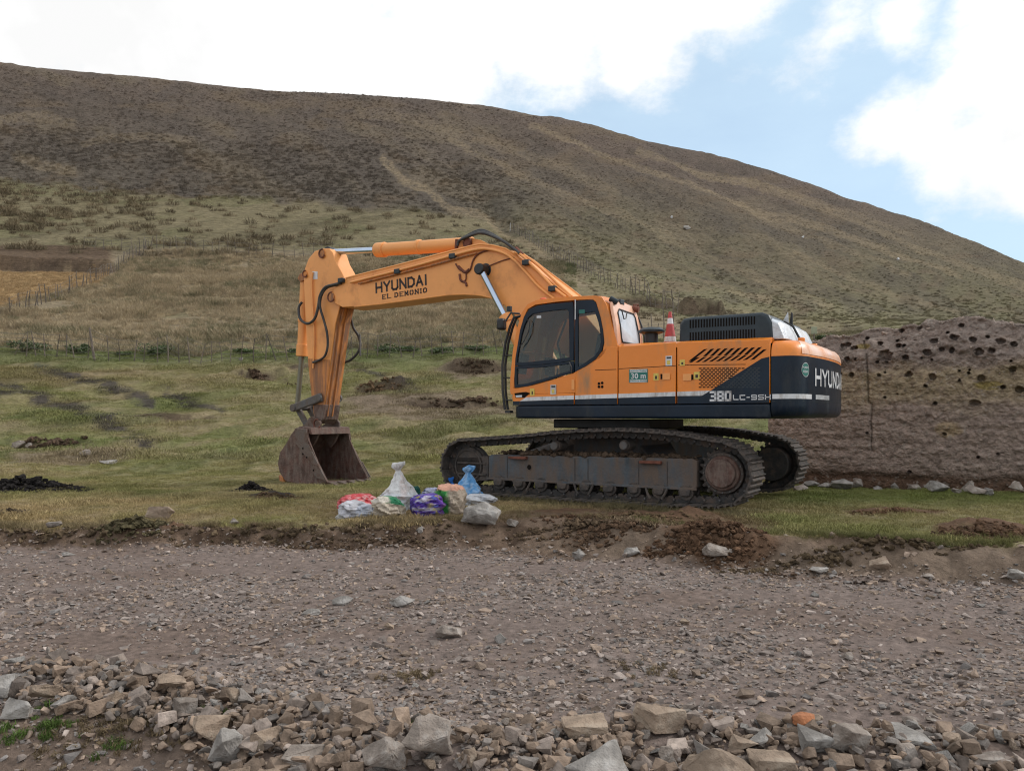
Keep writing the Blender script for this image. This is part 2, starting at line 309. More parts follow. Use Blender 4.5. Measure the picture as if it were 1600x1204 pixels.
# ------------------------------------------------------------------ material helper
def mat(name, col=(.5, .5, .5), rough=.6, metal=0., var=.12, vs=3., dirt=None, bump=(40, .1), attr=None, inst=None, rnd=0., coat=0., spec=.5, bump2=None, ripple=None):
    m = bpy.data.materials.new(name); m.use_nodes = True
    nt = m.node_tree; N = nt.nodes; L = nt.links; p = N['Principled BSDF']
    p.inputs['Roughness'].default_value = rough; p.inputs['Metallic'].default_value = metal
    p.inputs['Specular IOR Level'].default_value = spec; p.inputs['Coat Weight'].default_value = coat; p.inputs['Coat Roughness'].default_value = .12
    tcn = N.new('ShaderNodeTexCoord'); co = tcn.outputs['Object']
    if attr or inst:
        a = N.new('ShaderNodeAttribute'); a.attribute_name = attr or inst
        if inst: a.attribute_type = 'INSTANCER'
        src = a.outputs['Color']
    else:
        rgb = N.new('ShaderNodeRGB'); rgb.outputs[0].default_value = (*col, 1); src = rgb.outputs[0]
    def noise(scale, det=5, vec=None, rg=.6):
        n = N.new('ShaderNodeTexNoise'); n.inputs['Scale'].default_value = scale; n.inputs['Detail'].default_value = det; n.inputs['Roughness'].default_value = rg
        L.new(vec if vec is not None else co, n.inputs['Vector']); return n.outputs[0]
    def mr(v, a, b, c, d):
        n = N.new('ShaderNodeMapRange'); L.new(v, n.inputs[0])
        for i, q in enumerate((a, b, c, d)): n.inputs[i+1].default_value = q
        return n.outputs[0]
    def mul(c1, v):
        n = N.new('ShaderNodeVectorMath'); n.operation = 'SCALE'; L.new(c1, n.inputs[0]); L.new(v, n.inputs['Scale']); return n.outputs[0]
    if var: src = mul(src, mr(noise(vs, 6), .3, .7, 1-var*1.6, 1+var*1.6))
    if rnd:
        oi = N.new('ShaderNodeObjectInfo'); src = mul(src, mr(oi.outputs['Random'], 0, 1, 1-rnd, 1+rnd))
    if dirt:
        dc, amt, dsc = dirt[:3]; st = dirt[3] if len(dirt) > 3 else (1, 1, .35)
        mp = N.new('ShaderNodeMapping'); mp.inputs['Scale'].default_value = st; L.new(co, mp.inputs[0])
        k = mr(noise(dsc, 8, mp.outputs[0], .68), .62-amt*.45, .80-amt*.35, 0, 1)
        mxn = N.new('ShaderNodeMix'); mxn.data_type = 'RGBA'; L.new(k, mxn.inputs[0]); L.new(src, mxn.inputs[6]); mxn.inputs[7].default_value = (*dc, 1); src = mxn.outputs[2]
        L.new(mr(k, 0, 1, rough, min(1, rough+.35)), p.inputs['Roughness'])
        if coat: L.new(mr(k, 0, 1, coat, 0), p.inputs['Coat Weight'])
    L.new(src, p.inputs['Base Color'])
    if bump:
        b = N.new('ShaderNodeBump'); b.inputs['Strength'].default_value = bump[1]; b.inputs['Distance'].default_value = 1.0/bump[0]
        L.new(noise(bump[0], 5), b.inputs['Height'])
        if bump2:
            b2 = N.new('ShaderNodeBump'); b2.inputs['Strength'].default_value = bump2[1]; b2.inputs['Distance'].default_value = 1.0/bump2[0]
            L.new(noise(bump2[0], 5), b2.inputs['Height']); L.new(b.outputs[0], b2.inputs['Normal']); b = b2
        if ripple:
            mp2 = N.new('ShaderNodeMapping'); mp2.inputs['Scale'].default_value = ripple[0]; L.new(co, mp2.inputs[0])
            b3 = N.new('ShaderNodeBump'); b3.inputs['Strength'].default_value = ripple[2]; b3.inputs['Distance'].default_value = ripple[1]
            L.new(noise(1.0, 6, mp2.outputs[0], .62), b3.inputs['Height']); L.new(b.outputs[0], b3.inputs['Normal']); b = b3
        L.new(b.outputs[0], p.inputs['Normal'])
    return m
M = {}
M['ground'] = mat('ground', attr='tint', rough=.95, spec=.15, var=.16, vs=9, bump=(14, .8), bump2=(60, .6))
M['field'] = mat('field', attr='tint', rough=.95, spec=.1, var=.2, vs=2.2, bump=(5, .6), bump2=(22, .5), ripple=((.4, .4, 3.), .5, .6))
M['hill'] = mat('hill', attr='tint', rough=.95, spec=.1, var=.18, vs=.9, bump=(1.2, .8), bump2=(4, .7), ripple=((.22, .22, 1.9), 1.1, .9))
M['road'] = mat('road', attr='tint', rough=.95, spec=.15, var=.2, vs=16, bump=(45, .8), bump2=(160, .6))
M['stone'] = mat('stone', attr='tint', rough=.88, spec=.25, var=.25, vs=18, bump=(40, .5), bump2=(140, .4))
M['grass'] = mat('grass', inst='tint', rough=.8, spec=.2, var=0, bump=None)
ORANGE = (.75, .215, .012); DUST = (.36, .20, .10); NAVY = (.006, .014, .027)
M['orange'] = mat('orange_paint', ORANGE, .42, var=.05, vs=1.2, dirt=(DUST, .18, 2.2), bump=(9, .05), coat=.25)
M['orange_old'] = mat('faded_orange_paint', (.80, .335, .095), .5, var=.05, vs=1.5, dirt=((.52, .22, .09), .18, 1.6, (1, 1, .8)), bump=(9, .06), coat=.1)
M['orange_worn'] = mat('worn_orange_paint', (.60, .22, .05), .55, var=.12, vs=2.5, dirt=((.24, .12, .07), .60, 3.0, (3, 3, .25)), bump=(20, .15))
M['navy'] = mat('navy_paint', NAVY, .32, var=.2, vs=2, dirt=((.035, .040, .046), .16, 2.5), bump=(9, .03), coat=.08, spec=.2)
M['hood'] = mat('dark_hood_plastic', (.026, .036, .044), .4, var=.2, vs=2, dirt=((.07, .07, .07), .25, 2.0), bump=(12, .05), coat=.05, spec=.25)
M['silver'] = mat('dusty_pale_metal', (.52, .54, .57), .35, metal=.2, var=.12, vs=4, dirt=((.3, .29, .28), .3, 3), bump=(7, .25), coat=.4)  # sky sheen of the cowls put into the colour; hook and stripe share it
M['dusty'] = mat('dusty_faded_orange', (.80, .47, .32), .35, var=.05, vs=3, dirt=((.62, .25, .10), .35, 3), bump=(9, .04), coat=.5)  # lit copy of the orange: brightness from the sky put into the colour
M['track'] = mat('mud_caked_steel', (.046, .041, .039), .75, var=.35, vs=9, dirt=((.110, .084, .070), .42, 5, (1, 1, 1)), bump=(35, .5))
M['chain'] = mat('greasy_steel', (.022, .020, .020), .6, var=.3, vs=7, dirt=((.10, .07, .055), .35, 6, (1, 1, 1)), bump=(35, .4))
M['frame'] = mat('muddy_blue_grey_steel', (.052, .066, .080), .6, var=.3, vs=2.4, dirt=((.120, .088, .070), .56, 3.2, (1.6, 1.6, .5)), bump=(22, .3))
M['rust'] = mat('rusty_red_steel', (.15, .05, .03), .8, var=.3, vs=8, bump=(40, .3))
M['bucket'] = mat('worn_rusty_steel', (.095, .046, .034), .7, var=.35, vs=4.5, dirt=((.165, .125, .105), .46, 4.0, (2.5, 2.5, .8)), bump=(20, .5))
M['wear'] = mat('scuffed_wear_steel', (.150, .118, .102), .6, var=.3, vs=5, dirt=((.09, .05, .035), .5, 5, (1, 1, 1)), bump=(26, .4))
M['steel'] = mat('dark_pin_steel', (.10, .10, .105), .55, metal=.3, var=.2, vs=6, dirt=((.14, .11, .09), .45, 5), bump=(30, .2))
M['chrome'] = mat('chrome_rod', (.42, .50, .62), .14, metal=1., var=.05, bump=None)
M['rod_dull'] = mat('dull_rod', (.20, .19, .15), .4, metal=.6, var=.1, bump=None)
M['rubber'] = mat('black_rubber', (.022, .022, .024), .5, var=.2, vs=10, dirt=((.09, .08, .07), .35, 6), bump=(60, .1))
M['black'] = mat('black_plastic', (.010, .011, .013), .45, var=.1, dirt=((.05, .048, .045), .25, 5), bump=(60, .05))
M['slot'] = mat('shadow_gap', (.010, .008, .007), .9, var=0, bump=None, spec=.1)  # near-black colour stands in for shade inside slots, holes and recesses
M['white'] = mat('white_decal', (.62, .63, .65), .45, var=.06, vs=9, dirt=((.33, .28, .24), .25, 7), bump=None)
M['letter'] = mat('black_lettering', (.030, .017, .014), .6, var=.1, bump=None)
M['green'] = mat('green_decal', (.01, .14, .115), .45, var=.08, bump=None)
M['yellow'] = mat('yellow_decal', (.62, .48, .10), .5, var=.1, vs=30, bump=None)
M['cone_red'] = mat('cone_red', (.42, .045, .045), .5, var=.15, vs=9, dirt=((.2, .09, .07), .3, 8), bump=(30, .1))
M['beacon'] = mat('beacon_orange', (.75, .10, .01), .25, var=.05, bump=None, coat=.5)
M['seat'] = mat('seat_cloth', (.055, .058, .065), .9, var=.2, bump=(80, .3))
M['wood'] = mat('grey_wood', (.13, .105, .085), .9, var=.3, vs=8, bump=(50, .4), rnd=.35)
M['wire'] = mat('wire', (.14, .13, .115), .6, metal=.3, var=.1, bump=None)
M['rock'] = mat('rock', (.245, .205, .175), .88, spec=.25, var=.30, vs=6, dirt=((.36, .335, .31), .30, 7, (1, 1, 1)), bump=(14, .5), bump2=(70, .45), rnd=.25)
M['rock_tan'] = mat('tan_rock', (.285, .215, .160), .88, spec=.25, var=.28, vs=6, dirt=((.36, .30, .24), .3, 6, (1, 1, 1)), bump=(14, .5), bump2=(70, .45), rnd=.22)
M['rock_grey'] = mat('grey_rock', (.25, .230, .210), .85, spec=.3, var=.28, vs=6, dirt=((.40, .38, .36), .3, 7, (1, 1, 1)), bump=(14, .5), bump2=(70, .45), rnd=.25)
M['rock_orange'] = mat('orange_rock', (.38, .15, .065), .85, var=.25, vs=9, bump=(18, .5))
M['clod'] = mat('clod', attr='tint', rough=.98, spec=.1, var=.35, vs=12, bump=(22, 1.), bump2=(90, .6))
M['wall'] = mat('rammed_earth', attr='tint', rough=.98, spec=.1, var=.2, vs=9, bump=(30, 1.), bump2=(11, 1.))
M['cloth'] = mat('woven_sack', attr='tint', rough=.7, spec=.25, var=.10, vs=14, dirt=((.25, .2, .16), .16, 8, (1, 1, 1)), bump=(28, .5), bump2=(11, .35))
M['leaf'] = mat('shrub_leaf', (.075, .105, .038), .7, var=.3, vs=3, bump=None, rnd=.2)
def glass_mat():
    m = bpy.data.materials.new('cab_glass'); m.use_nodes = True; N = m.node_tree.nodes; L = m.node_tree.links; N.clear()
    o = N.new('ShaderNodeOutputMaterial'); t = N.new('ShaderNodeBsdfTransparent'); t.inputs[0].default_value = (.60, .68, .66, 1)
    g = N.new('ShaderNodeBsdfGlossy'); g.inputs[0].default_value = (.9, .95, 1, 1); g.inputs['Roughness'].default_value = .03
    fr = N.new('ShaderNodeFresnel'); fr.inputs[0].default_value = 1.42; x = N.new('ShaderNodeMixShader')
    d = N.new('ShaderNodeBsdfDiffuse'); d.inputs[0].default_value = (.25, .23, .20, 1); x2 = N.new('ShaderNodeMixShader'); x2.inputs[0].default_value = .02
    L.new(fr.outputs[0], x.inputs[0]); L.new(t.outputs[0], x.inputs[1]); L.new(g.outputs[0], x.inputs[2])
    L.new(x.outputs[0], x2.inputs[1]); L.new(d.outputs[0], x2.inputs[2]); L.new(x2.outputs[0], o.inputs[0]); return m
M['glass'] = glass_mat()
M['glass_dusty'] = mat('dusty_white_glass', (.50, .53, .57), .15, var=.12, vs=5, bump=None, coat=.6)  # sky reflection on the rear window put into colour; lamp lens shares it

# ------------------------------------------------------------------ object helpers
def tag(o, label=None, cat=None, group=None, kind=None):
    if label: o['label'] = label
    if cat: o['category'] = cat
    if group: o['group'] = group
    if kind: o['kind'] = kind
    return o
def empty(name, loc=(0, 0, 0), rz=0):
    o = bpy.data.objects.new(name, None); COL.objects.link(o); o.location = loc; o.rotation_euler = (0, 0, rz); o.empty_display_size = .2; return o
def npmesh(name, V, Fc, tint=None, smooth=False, mat_=None):
    V = np.asarray(V, np.float32); Fc = np.asarray(Fc, np.int32); me = bpy.data.meshes.new(name); k = Fc.shape[1]
    me.vertices.add(len(V)); me.vertices.foreach_set('co', V.ravel())
    me.loops.add(Fc.size); me.loops.foreach_set('vertex_index', Fc.ravel())
    me.polygons.add(len(Fc)); me.polygons.foreach_set('loop_start', np.arange(0, Fc.size, k, dtype=np.int32))
    me.polygons.foreach_set('loop_total', np.full(len(Fc), k, np.int32))
    me.polygons.foreach_set('use_smooth', np.full(len(Fc), smooth, bool))
    me.update(calc_edges=True)
    if tint is not None:
        a = me.attributes.new('tint', 'FLOAT_COLOR', 'POINT'); t = np.ones((len(V), 4), np.float32); t[:, :3] = tint; a.data.foreach_set('color', t.ravel())
    if mat_: me.materials.append(mat_)
    return me
def link(name, me, parent=None, loc=None):
    o = bpy.data.objects.new(name, me); COL.objects.link(o)
    if parent is not None: o.parent = parent
    if loc is not None: o.location = loc
    return o
class MB:
    def __init__(s): s.v = []; s.f = []
    def add(s, V, Fs):
        n = len(s.v); s.v += [tuple(v) for v in V]; s.f += [tuple(i+n for i in f) for f in Fs]; return s
    def box(s, x0, x1, y0, y1, z0, z1):
        V = [(x, y, z) for x in (x0, x1) for y in (y0, y1) for z in (z0, z1)]
        return s.add(V, [(0, 1, 3, 2), (4, 6, 7, 5), (0, 4, 5, 1), (2, 3, 7, 6), (0, 2, 6, 4), (1, 5, 7, 3)])
    def prism(s, pts, y0, y1, ins=0):          # polygon in the x-z plane pushed along y
        n = len(pts); V = [(x, y0, z) for x, z in pts] + [(x, y1, z) for x, z in pts]
        return s.add(V, [tuple(range(n)), tuple(range(2*n-1, n-1, -1))] + [(i, i+n, (i+1) % n+n, (i+1) % n) for i in range(n)])
    def prismz(s, pts, z0, z1):
        n = len(pts); V = [(x, y, z0) for x, y in pts] + [(x, y, z1) for x, y in pts]
        return s.add(V, [tuple(range(n-1, -1, -1)), tuple(range(n, 2*n))] + [(i, (i+1) % n, (i+1) % n+n, i+n) for i in range(n)])
    def ring(s, outer, inner, y0, y1):         # plate with an opening, both loops of equal length
        n = len(outer); V = [(x, y0, z) for x, z in outer]+[(x, y0, z) for x, z in inner]+[(x, y1, z) for x, z in outer]+[(x, y1, z) for x, z in inner]
        Fs = []
        for i in range(n):
            j = (i+1) % n
            Fs += [(i, j, n+j, n+i), (2*n+i, 3*n+i, 3*n+j, 2*n+j), (i, 2*n+i, 2*n+j, j), (n+i, n+j, 3*n+j, 3*n+i)]
        return s.add(V, Fs)
    def tube(s, pts, r, n=8, cap=True):
        pts = [Vector(p) for p in pts]; rs = r if isinstance(r, (list, tuple)) else [r]*len(pts)
        V = []; up = Vector((0, 0, 1)); prev = None
        for i, p in enumerate(pts):
            t = (pts[min(i+1, len(pts)-1)]-pts[max(i-1, 0)]).normalized()
            a = t.cross(up) if prev is None else prev - t*prev.dot(t)
            if a.length < 1e-3: a = t.cross(Vector((1, 0, 0)))
            a.normalize(); b = t.cross(a); prev = a
            for k in range(n):
                q = 2*math.pi*k/n; V.append(p+(a*math.cos(q)+b*math.sin(q))*rs[i])
        Fs = []
        for i in range(len(pts)-1):
            for k in range(n):
                k2 = (k+1) % n; Fs.append((i*n+k, i*n+k2, (i+1)*n+k2, (i+1)*n+k))
        if cap: Fs += [tuple(range(n-1, -1, -1)), tuple(range((len(pts)-1)*n, len(pts)*n))]
        return s.add(V, Fs)
    def cyl(s, p0, p1, r0, r1=None, n=20): return s.tube([p0, p1], [r0, r1 if r1 is not None else r0], n)
    def build(s, name, m, parent=None, bevel=0, smooth=35, seg=2, loc=None, weld=False):
        me = bpy.data.meshes.new(name); me.from_pydata(s.v, [], s.f)
        bm = bmesh.new(); bm.from_mesh(me); bmesh.ops.recalc_face_normals(bm, faces=bm.faces); bm.to_mesh(me); bm.free()
        if smooth:
            me.polygons.foreach_set('use_smooth', np.ones(len(me.polygons), bool)); me.set_sharp_from_angle(angle=R(smooth))
        me.materials.append(m); o = link(name, me, parent, loc)
        if bevel:
            b = o.modifiers.new('bevel', 'BEVEL'); b.width = bevel; b.segments = seg; b.limit_method = 'ANGLE'; b.angle_limit = R(32); b.harden_normals = False
        return o
def smooth_path(pts, n=6):
    pts = [Vector(p) for p in pts]; out = []
    for i in range(len(pts)-1):
        p0 = pts[max(i-1, 0)]; p1 = pts[i]; p2 = pts[i+1]; p3 = pts[min(i+2, len(pts)-1)]
        for k in range(n):
            t = k/n; out.append(_cr(p0, p1, p2, p3, t))
    out.append(pts[-1]); return out
def loft(rings, closed_ends=True):
    n = len(rings[0]); V = [v for r in rings for v in r]; Fs = []
    for i in range(len(rings)-1):
        for k in range(n):
            k2 = (k+1) % n; Fs.append((i*n+k, i*n+k2, (i+1)*n+k2, (i+1)*n+k))
    if closed_ends: Fs += [tuple(range(n-1, -1, -1)), tuple(range((len(rings)-1)*n, len(rings)*n))]
    return V, Fs

# ================================================================== GROUND
def make_terrain():
    # columns: fine inside the view, coarse round the rest of the circle
    xs = np.arange(-70, 1671, 2.5); ph = np.arctan((xs-800)/F)
    left = np.concatenate([np.linspace(-math.pi, -R(75), 26)[:-1], np.linspace(-R(75), ph[0], 50)[:-1]])
    right = np.concatenate([np.linspace(ph[-1], R(75), 50)[1:], np.linspace(R(75), math.pi, 26)[1:]])
    ph = np.concatenate([left, ph, right])
    # rows: about 1.4 px apart
    ys = [.3, .8, 1.4, 2.0, 2.5, 2.9]; y = 3.15
    ref = np.geomspace(3, 600, 4000); zr, _, _ = zbase(ref*(-.2), ref); pr = 650-F*(zr-CZ)/ref
    sp = np.abs(np.gradient(pr, ref))
    while y < 345:
        ys.append(y); g = max(np.interp(y, ref, sp), 2.0/ max(y*.02, .6))
        y += min(1.75/g, y*.02)
    ys += list(np.linspace(350, 600, 12)); ys = np.array(ys)
    P, Q = np.meshgrid(ph, ys); sc = np.cos(np.minimum(np.abs(P), R(60)))
    r = Q/sc; X = r*np.sin(P); Y = r*np.cos(P)
    z = height(X.ravel(), Y.ravel()); col = ground_colour(X.ravel(), Y.ravel())
    V = np.stack([X.ravel(), Y.ravel(), z], 1)
    nr, nc = X.shape; idx = np.arange(nr*nc).reshape(nr, nc)
    a = idx[:-1, :-1]; b = idx[:-1, 1:]; c = idx[1:, 1:]; d = idx[1:, :-1]
    Fc = np.stack([a, b, c, d], -1).reshape(-1, 4)
    cen_y = Q[:-1, :-1].ravel(); cx = X[:-1, :-1].ravel(); cyy = Y[:-1, :-1].ravel()
    isroad = (cyy < np.interp(cx, BX, BY)) & (cen_y < 12)
    zone = np.where(isroad, 0, np.where(cen_y < 46, 1, np.where(cen_y < 96, 2, 3)))
    for zi, (nm, m) in enumerate((('dirt_road', 'road'), ('pasture_ground', 'ground'), ('grass_field', 'field'), ('hillside', 'hill'))):
        f = Fc[zone == zi]; used, inv = np.unique(f, return_inverse=True)
        me = npmesh(nm, V[used], inv.reshape(-1, 4), col[used], True, M[m]); o = link(nm, me); o['kind'] = 'structure'
make_terrain()

# ================================================================== EXCAVATOR FRAME OF REFERENCE
EC = (1.95, 13.4); TH = R(33); EcC, EcS = math.cos(TH), math.sin(TH)
def L2(px, py, b):                         # point of the machine's own x-z plane at sideways offset b
    u = (px-800)/F; a = (EC[0]-EcS*b-u*(EC[1]-EcC*b))/(EcC+EcS*u); Y = EC[1]+EcS*a-EcC*b
    return (a, CZ+(650-py)*Y/F)
def L3(px, py, b): a, z = L2(px, py, b); return (a, b, z)
exc = empty('excavator', (EC[0], EC[1], 0), math.pi-TH)
tag(exc, 'large orange and navy crawler excavator parked on the grass with its bucket down', 'excavator')

# --- glyph strokes for lettering
GL = {'H': [[(0, 0), (0, 1)], [(1, 0), (1, 1)], [(0, .5), (1, .5)]], 'Y': [[(0, 1), (.5, .48), (1, 1)], [(.5, .48), (.5, 0)]],
      'U': [[(0, 1), (0, .2), (.22, 0), (.78, 0), (1, .2), (1, 1)]], 'N': [[(0, 0), (0, 1), (1, 0), (1, 1)]], 'D': [[(0, 0), (0, 1), (.6, 1), (1, .75), (1, .25), (.6, 0), (0, 0)]],
      'A': [[(0, 0), (.5, 1), (1, 0)], [(.22, .34), (.78, .34)]], 'I': [[(.5, 0), (.5, 1)]], 'E': [[(1, 1), (0, 1), (0, 0), (1, 0)], [(0, .5), (.75, .5)]], 'L': [[(0, 1), (0, 0), (1, 0)]],
      'M': [[(0, 0), (0, 1), (.5, .35), (1, 1), (1, 0)]], 'O': [[(.25, 0), (0, .25), (0, .75), (.25, 1), (.75, 1), (1, .75), (1, .25), (.75, 0), (.25, 0)]], '3': [[(0, 1), (1, 1), (1, 0), (0, 0)], [(.25, .5), (1, .5)]],
      '8': [[(0, 0), (0, 1), (1, 1), (1, 0), (0, 0)], [(0, .5), (1, .5)]], '0': [[(0, 0), (0, 1), (1, 1), (1, 0), (0, 0)]], 'C': [[(1, 1), (0, 1), (0, 0), (1, 0)]], '-': [[(.1, .5), (.9, .5)]],
      '9': [[(1, .5), (0, .5), (0, 1), (1, 1), (1, 0), (0, 0)]], '5': [[(1, 1), (0, 1), (0, .5), (1, .5), (1, 0), (0, 0)]], 'S': [[(1, 1), (0, 1), (0, .5), (1, .5), (1, 0), (0, 0)]]}
NARROW = {'I': .25, '-': .6}
def lettering(name, text, h, w, t, m, parent, place, gap=.3, serif=False, k_w=None):
    """strokes of thickness t (share of h); place(x, y) puts a flat point on the surface"""
    mb = MB(); x = 0
    for ch in text:
        if ch == ' ': x += w*.9; continue
        cw = w*NARROW.get(ch, 1); T = t*h
        for st in GL[ch]:
            for (x0, y0), (x1, y1) in zip(st[:-1], st[1:]):
                ax, ay, bx, by = (x+x0*cw if ch != 'I' else x+cw/2), y0*h, (x+x1*cw if ch != 'I' else x+cw/2), y1*h
                dx, dy = bx-ax, by-ay; l = math.hypot(dx, dy); dx /= l; dy /= l; tt = T if (not serif or abs(dy) > .5) else T*.5
                e = tt*.5; nx, ny = -dy*tt*.5, dx*tt*.5
                qs = [(ax-dx*e+nx, ay-dy*e+ny), (ax-dx*e-nx, ay-dy*e-ny), (bx+dx*e-nx, by+dy*e-ny), (bx+dx*e+nx, by+dy*e+ny)]
                mb.add([place(*q) for q in qs], [(0, 1, 2, 3)])
            if serif:
                for (sx, sy) in (st[0], st[-1]):
                    if sy in (0, 1):
                        qx = x+sx*cw if ch != 'I' else x+cw/2; qy = sy*h
                        mb.add([place(*q) for q in [(qx-T*.95, qy-T*.25), (qx+T*.95, qy-T*.25), (qx+T*.95, qy+T*.25), (qx-T*.95, qy+T*.25)]], [(0, 1, 2, 3)])
        x += cw + gap*w
    return mb.build(name, m, parent, smooth=0)
def side_place(px, py, b, ang=0):
    a0, z0 = L2(px, py, b); c, s_ = math.cos(ang), math.sin(ang); cnt = [0]
    def f(x, y): cnt[0] += 1; return (a0-(x*c-y*s_), b, z0+x*s_+y*c)
    return f
def font_text(name, text, size, m, parent, px, py, b, bold=.0, sx=1.0):
    cu = bpy.data.curves.new(name, 'FONT'); cu.body = text; cu.size = size; cu.offset = bold; cu.align_x = 'CENTER'; cu.align_y = 'CENTER'; cu.fill_mode = 'FRONT'; cu.resolution_u = 2
    t = bpy.data.objects.new(name, cu); COL.objects.link(t); bpy.context.view_layer.update()
    me = bpy.data.meshes.new_from_object(t.evaluated_get(bpy.context.evaluated_depsgraph_get())); bpy.data.objects.remove(t)
    a0, z0 = L2(px, py, b); me.transform(Matrix(((-sx, 0, 0, a0), (0, 0, 1, b), (0, 1, 0, z0), (0, 0, 0, 1)))); me.materials.clear(); me.materials.append(m)
    return link(name, me, parent)

# --- crawler tracks
def resample(pts, step_n):
    d = [0]
    n = len(pts); P = pts+[pts[0]]
    for i in range(n): d.append(d[-1]+math.hypot(P[i+1][0]-P[i][0], P[i+1][1]-P[i][1]))
    tot = d[-1]; out = []
    for k in range(step_n):
        s_ = tot*k/step_n; i = max(j for j in range(n) if d[j] <= s_+1e-9); t = (s_-d[i])/(d[i+1]-d[i])
        out.append((P[i][0]+t*(P[i+1][0]-P[i][0]), P[i][1]+t*(P[i+1][1]-P[i][1])))
    return out, tot
SPC = (-2.18, .50); IDC = (2.26, .45); RS = .44; RI = .44      # centres; radius to the shoe plate
path = []
top = [(2.10, .895), (1.6, .93), (1.0, .975), (.5, 1.03), (0, 1.065), (-.6, 1.085), (-1.1, 1.07), (-1.6, 1.03), (-2.0, .965)]
for p in reversed(top): path.append(p)
for k in range(0, 15): q = R(90-12-k*(180-12)/14.0); path.append((IDC[0]+RI*math.cos(q), IDC[1]+RI*math.sin(q)))
path += [(1.2, .02), (0, .015), (-1.2, .02)]
for k in range(0, 15): q = R(-90-k*(180-14)/14.0); path.append((SPC[0]+RS*math.cos(q), SPC[1]+RS*math.sin(q)))
NSH = 51
pts51, tot = resample(path, NSH); pitch = tot/NSH
sl = pitch*.5
shoe_prof = [(-sl*.98, 0), (-sl*.98, .02), (-sl*.86, .045), (-sl*.74, .045), (-sl*.66, .016), (-.02, .016), (-.012, .040), (.012, .040), (.02, .016), (sl*.62, .016), (sl*.70, .045), (sl*.84, .045), (sl*.98, .018), (sl*.98, -.012), (sl*.5, -.012), (-sl*.5, -.012)]
shoe_mb = MB(); shoe_mb.prism(shoe_prof, -.30, .30)
shoe0 = shoe_mb.build('track_shoe', M['track'], None, smooth=0); shoe_me = shoe0.data; bpy.data.objects.remove(shoe0)
def make_track(sg):
    yc = 1.37*sg
    chain = MB()
    for i, (a, z) in enumerate(pts51):
        a2, z2 = pts51[(i+1) % NSH]; ta, tz = a2-a, z2-z; l = math.hypot(ta, tz); ta /= l; tz /= l; nx, nz = -tz, ta
        mx_, mz_ = (a+a2)/2, (z+z2)/2
        for off in (-.10, .10):
            q = []
            for (t, n_) in [(-.11, -.015), (.11, -.015), (.125, -.05), (.09, -.11), (.03, -.115), (.0, -.085), (-.03, -.115), (-.09, -.11), (-.125, -.05)]:
                q.append((mx_+ta*t+nx*n_, mz_+tz*t+nz*n_))
            chain.prism(q, yc+off-.018, yc+off+.018)
        chain.cyl((a-nx*.06, yc-.13, z-nz*.06), (a-nx*.06, yc+.13, z-nz*.06), .022, n=8)
    ch = chain.build('track_chain', M['chain'], exc, smooth=30)
    pins = MB()
    for i, (a, z) in enumerate(pts51):
        a2, z2 = pts51[(i+1) % NSH]; ta, tz = a2-a, z2-z; l = math.hypot(ta, tz); nx, nz = -tz/l, ta/l
        pins.cyl((a-nx*.06, yc+sg*.125, z-nz*.06), (a-nx*.06, yc+sg*.138, z-nz*.06), .014, n=8)
    pins.build('link_pin', M['steel'], ch)['kind'] = 'stuff'
    for i, (a, z) in enumerate(pts51):
        a2, z2 = pts51[(i+1) % NSH]; ta, tz = a2-a, z2-z; l = math.hypot(ta, tz)
        o = bpy.data.objects.new('track_shoe', shoe_me); COL.objects.link(o); o.parent = ch
        o.location = ((a+a2)/2, yc, (z+z2)/2); o.rotation_euler = (0, math.atan2(-tz, ta), 0)
    # side frame
    y0, y1 = (yc-.20*1, yc+.12) if sg > 0 else (yc-.12, yc+.20)
    yo = y1 if sg > 0 else y0
    fr = MB(); fr.prism([(1.83, .24), (1.83, .62), (1.78, .655), (-1.72, .69), (-1.80, .66), (-1.80, .28), (-1.74, .25)], y0, y1)
    fo = fr.build('track_frame', M['frame'], exc, bevel=.015)
    lip = MB(); lip.box(-1.80, 1.85, min(yo, yo+sg*.035), max(yo, yo+sg*.035), .235, .275); lip.build('frame_flange', M['frame'], fo, bevel=.008)
    for q in (1.45, .18, -.05, -.9, -1.35):
        w = MB(); w.box(q-.006, q+.006, min(yo, yo+sg*.004), max(yo, yo+sg*.004), .28, .64); w.build('weld_seam', M['chain'], fo)
    hl = MB(); hl.cyl((1.02, yo+sg*-.01, .47), (1.02, yo+sg*.004, .47), .04, n=18); hl.build('port_hole', M['slot'], fo)  # dark disc on the plate stands in for the shaded hole
    ri = MB(); ri.tube([(1.02+.046*math.cos(q), yo+sg*.004, .47+.046*math.sin(q)) for q in [2*math.pi*k/16 for k in range(17)]], .006, 5); ri.build('port_rim', M['frame'], fo)
    for q in (-1.10, 1.22):
        st = MB(); st.prism([(q-.17, .60), (q+.17, .60), (q+.17, .64), (q-.17, .645)], min(yo, yo+sg*.07), max(yo, yo+sg*.07)); st.build('frame_step', M['rust'], fo, bevel=.006)
    # recoil housing in front
    rc = MB(); rc.prism([(1.84, .20), (1.84, .63), (2.52, .60), (2.60, .55), (2.60, .24), (2.5, .20)], y0+.03, y1-.01)
    rh = rc.build('idler_guard', M['track'], exc, bevel=.02)
    rb = MB(); rb.box(1.88, 2.48, min(yo-sg*.01, yo+sg*.012), max(yo-sg*.01, yo+sg*.012), .49, .515); rb.box(1.88, 2.48, min(yo-sg*.01, yo+sg*.012), max(yo-sg*.01, yo+sg*.012), .30, .325); rb.build('guard_rib', M['track'], rh)
    # idler
    idl = MB(); idl.cyl((IDC[0], yc-.11, IDC[1]), (IDC[0], yc+.11, IDC[1]), .325, n=36); idl.cyl((IDC[0], yc-.05, IDC[1]), (IDC[0], yc+.05, IDC[1]), .355, n=36)
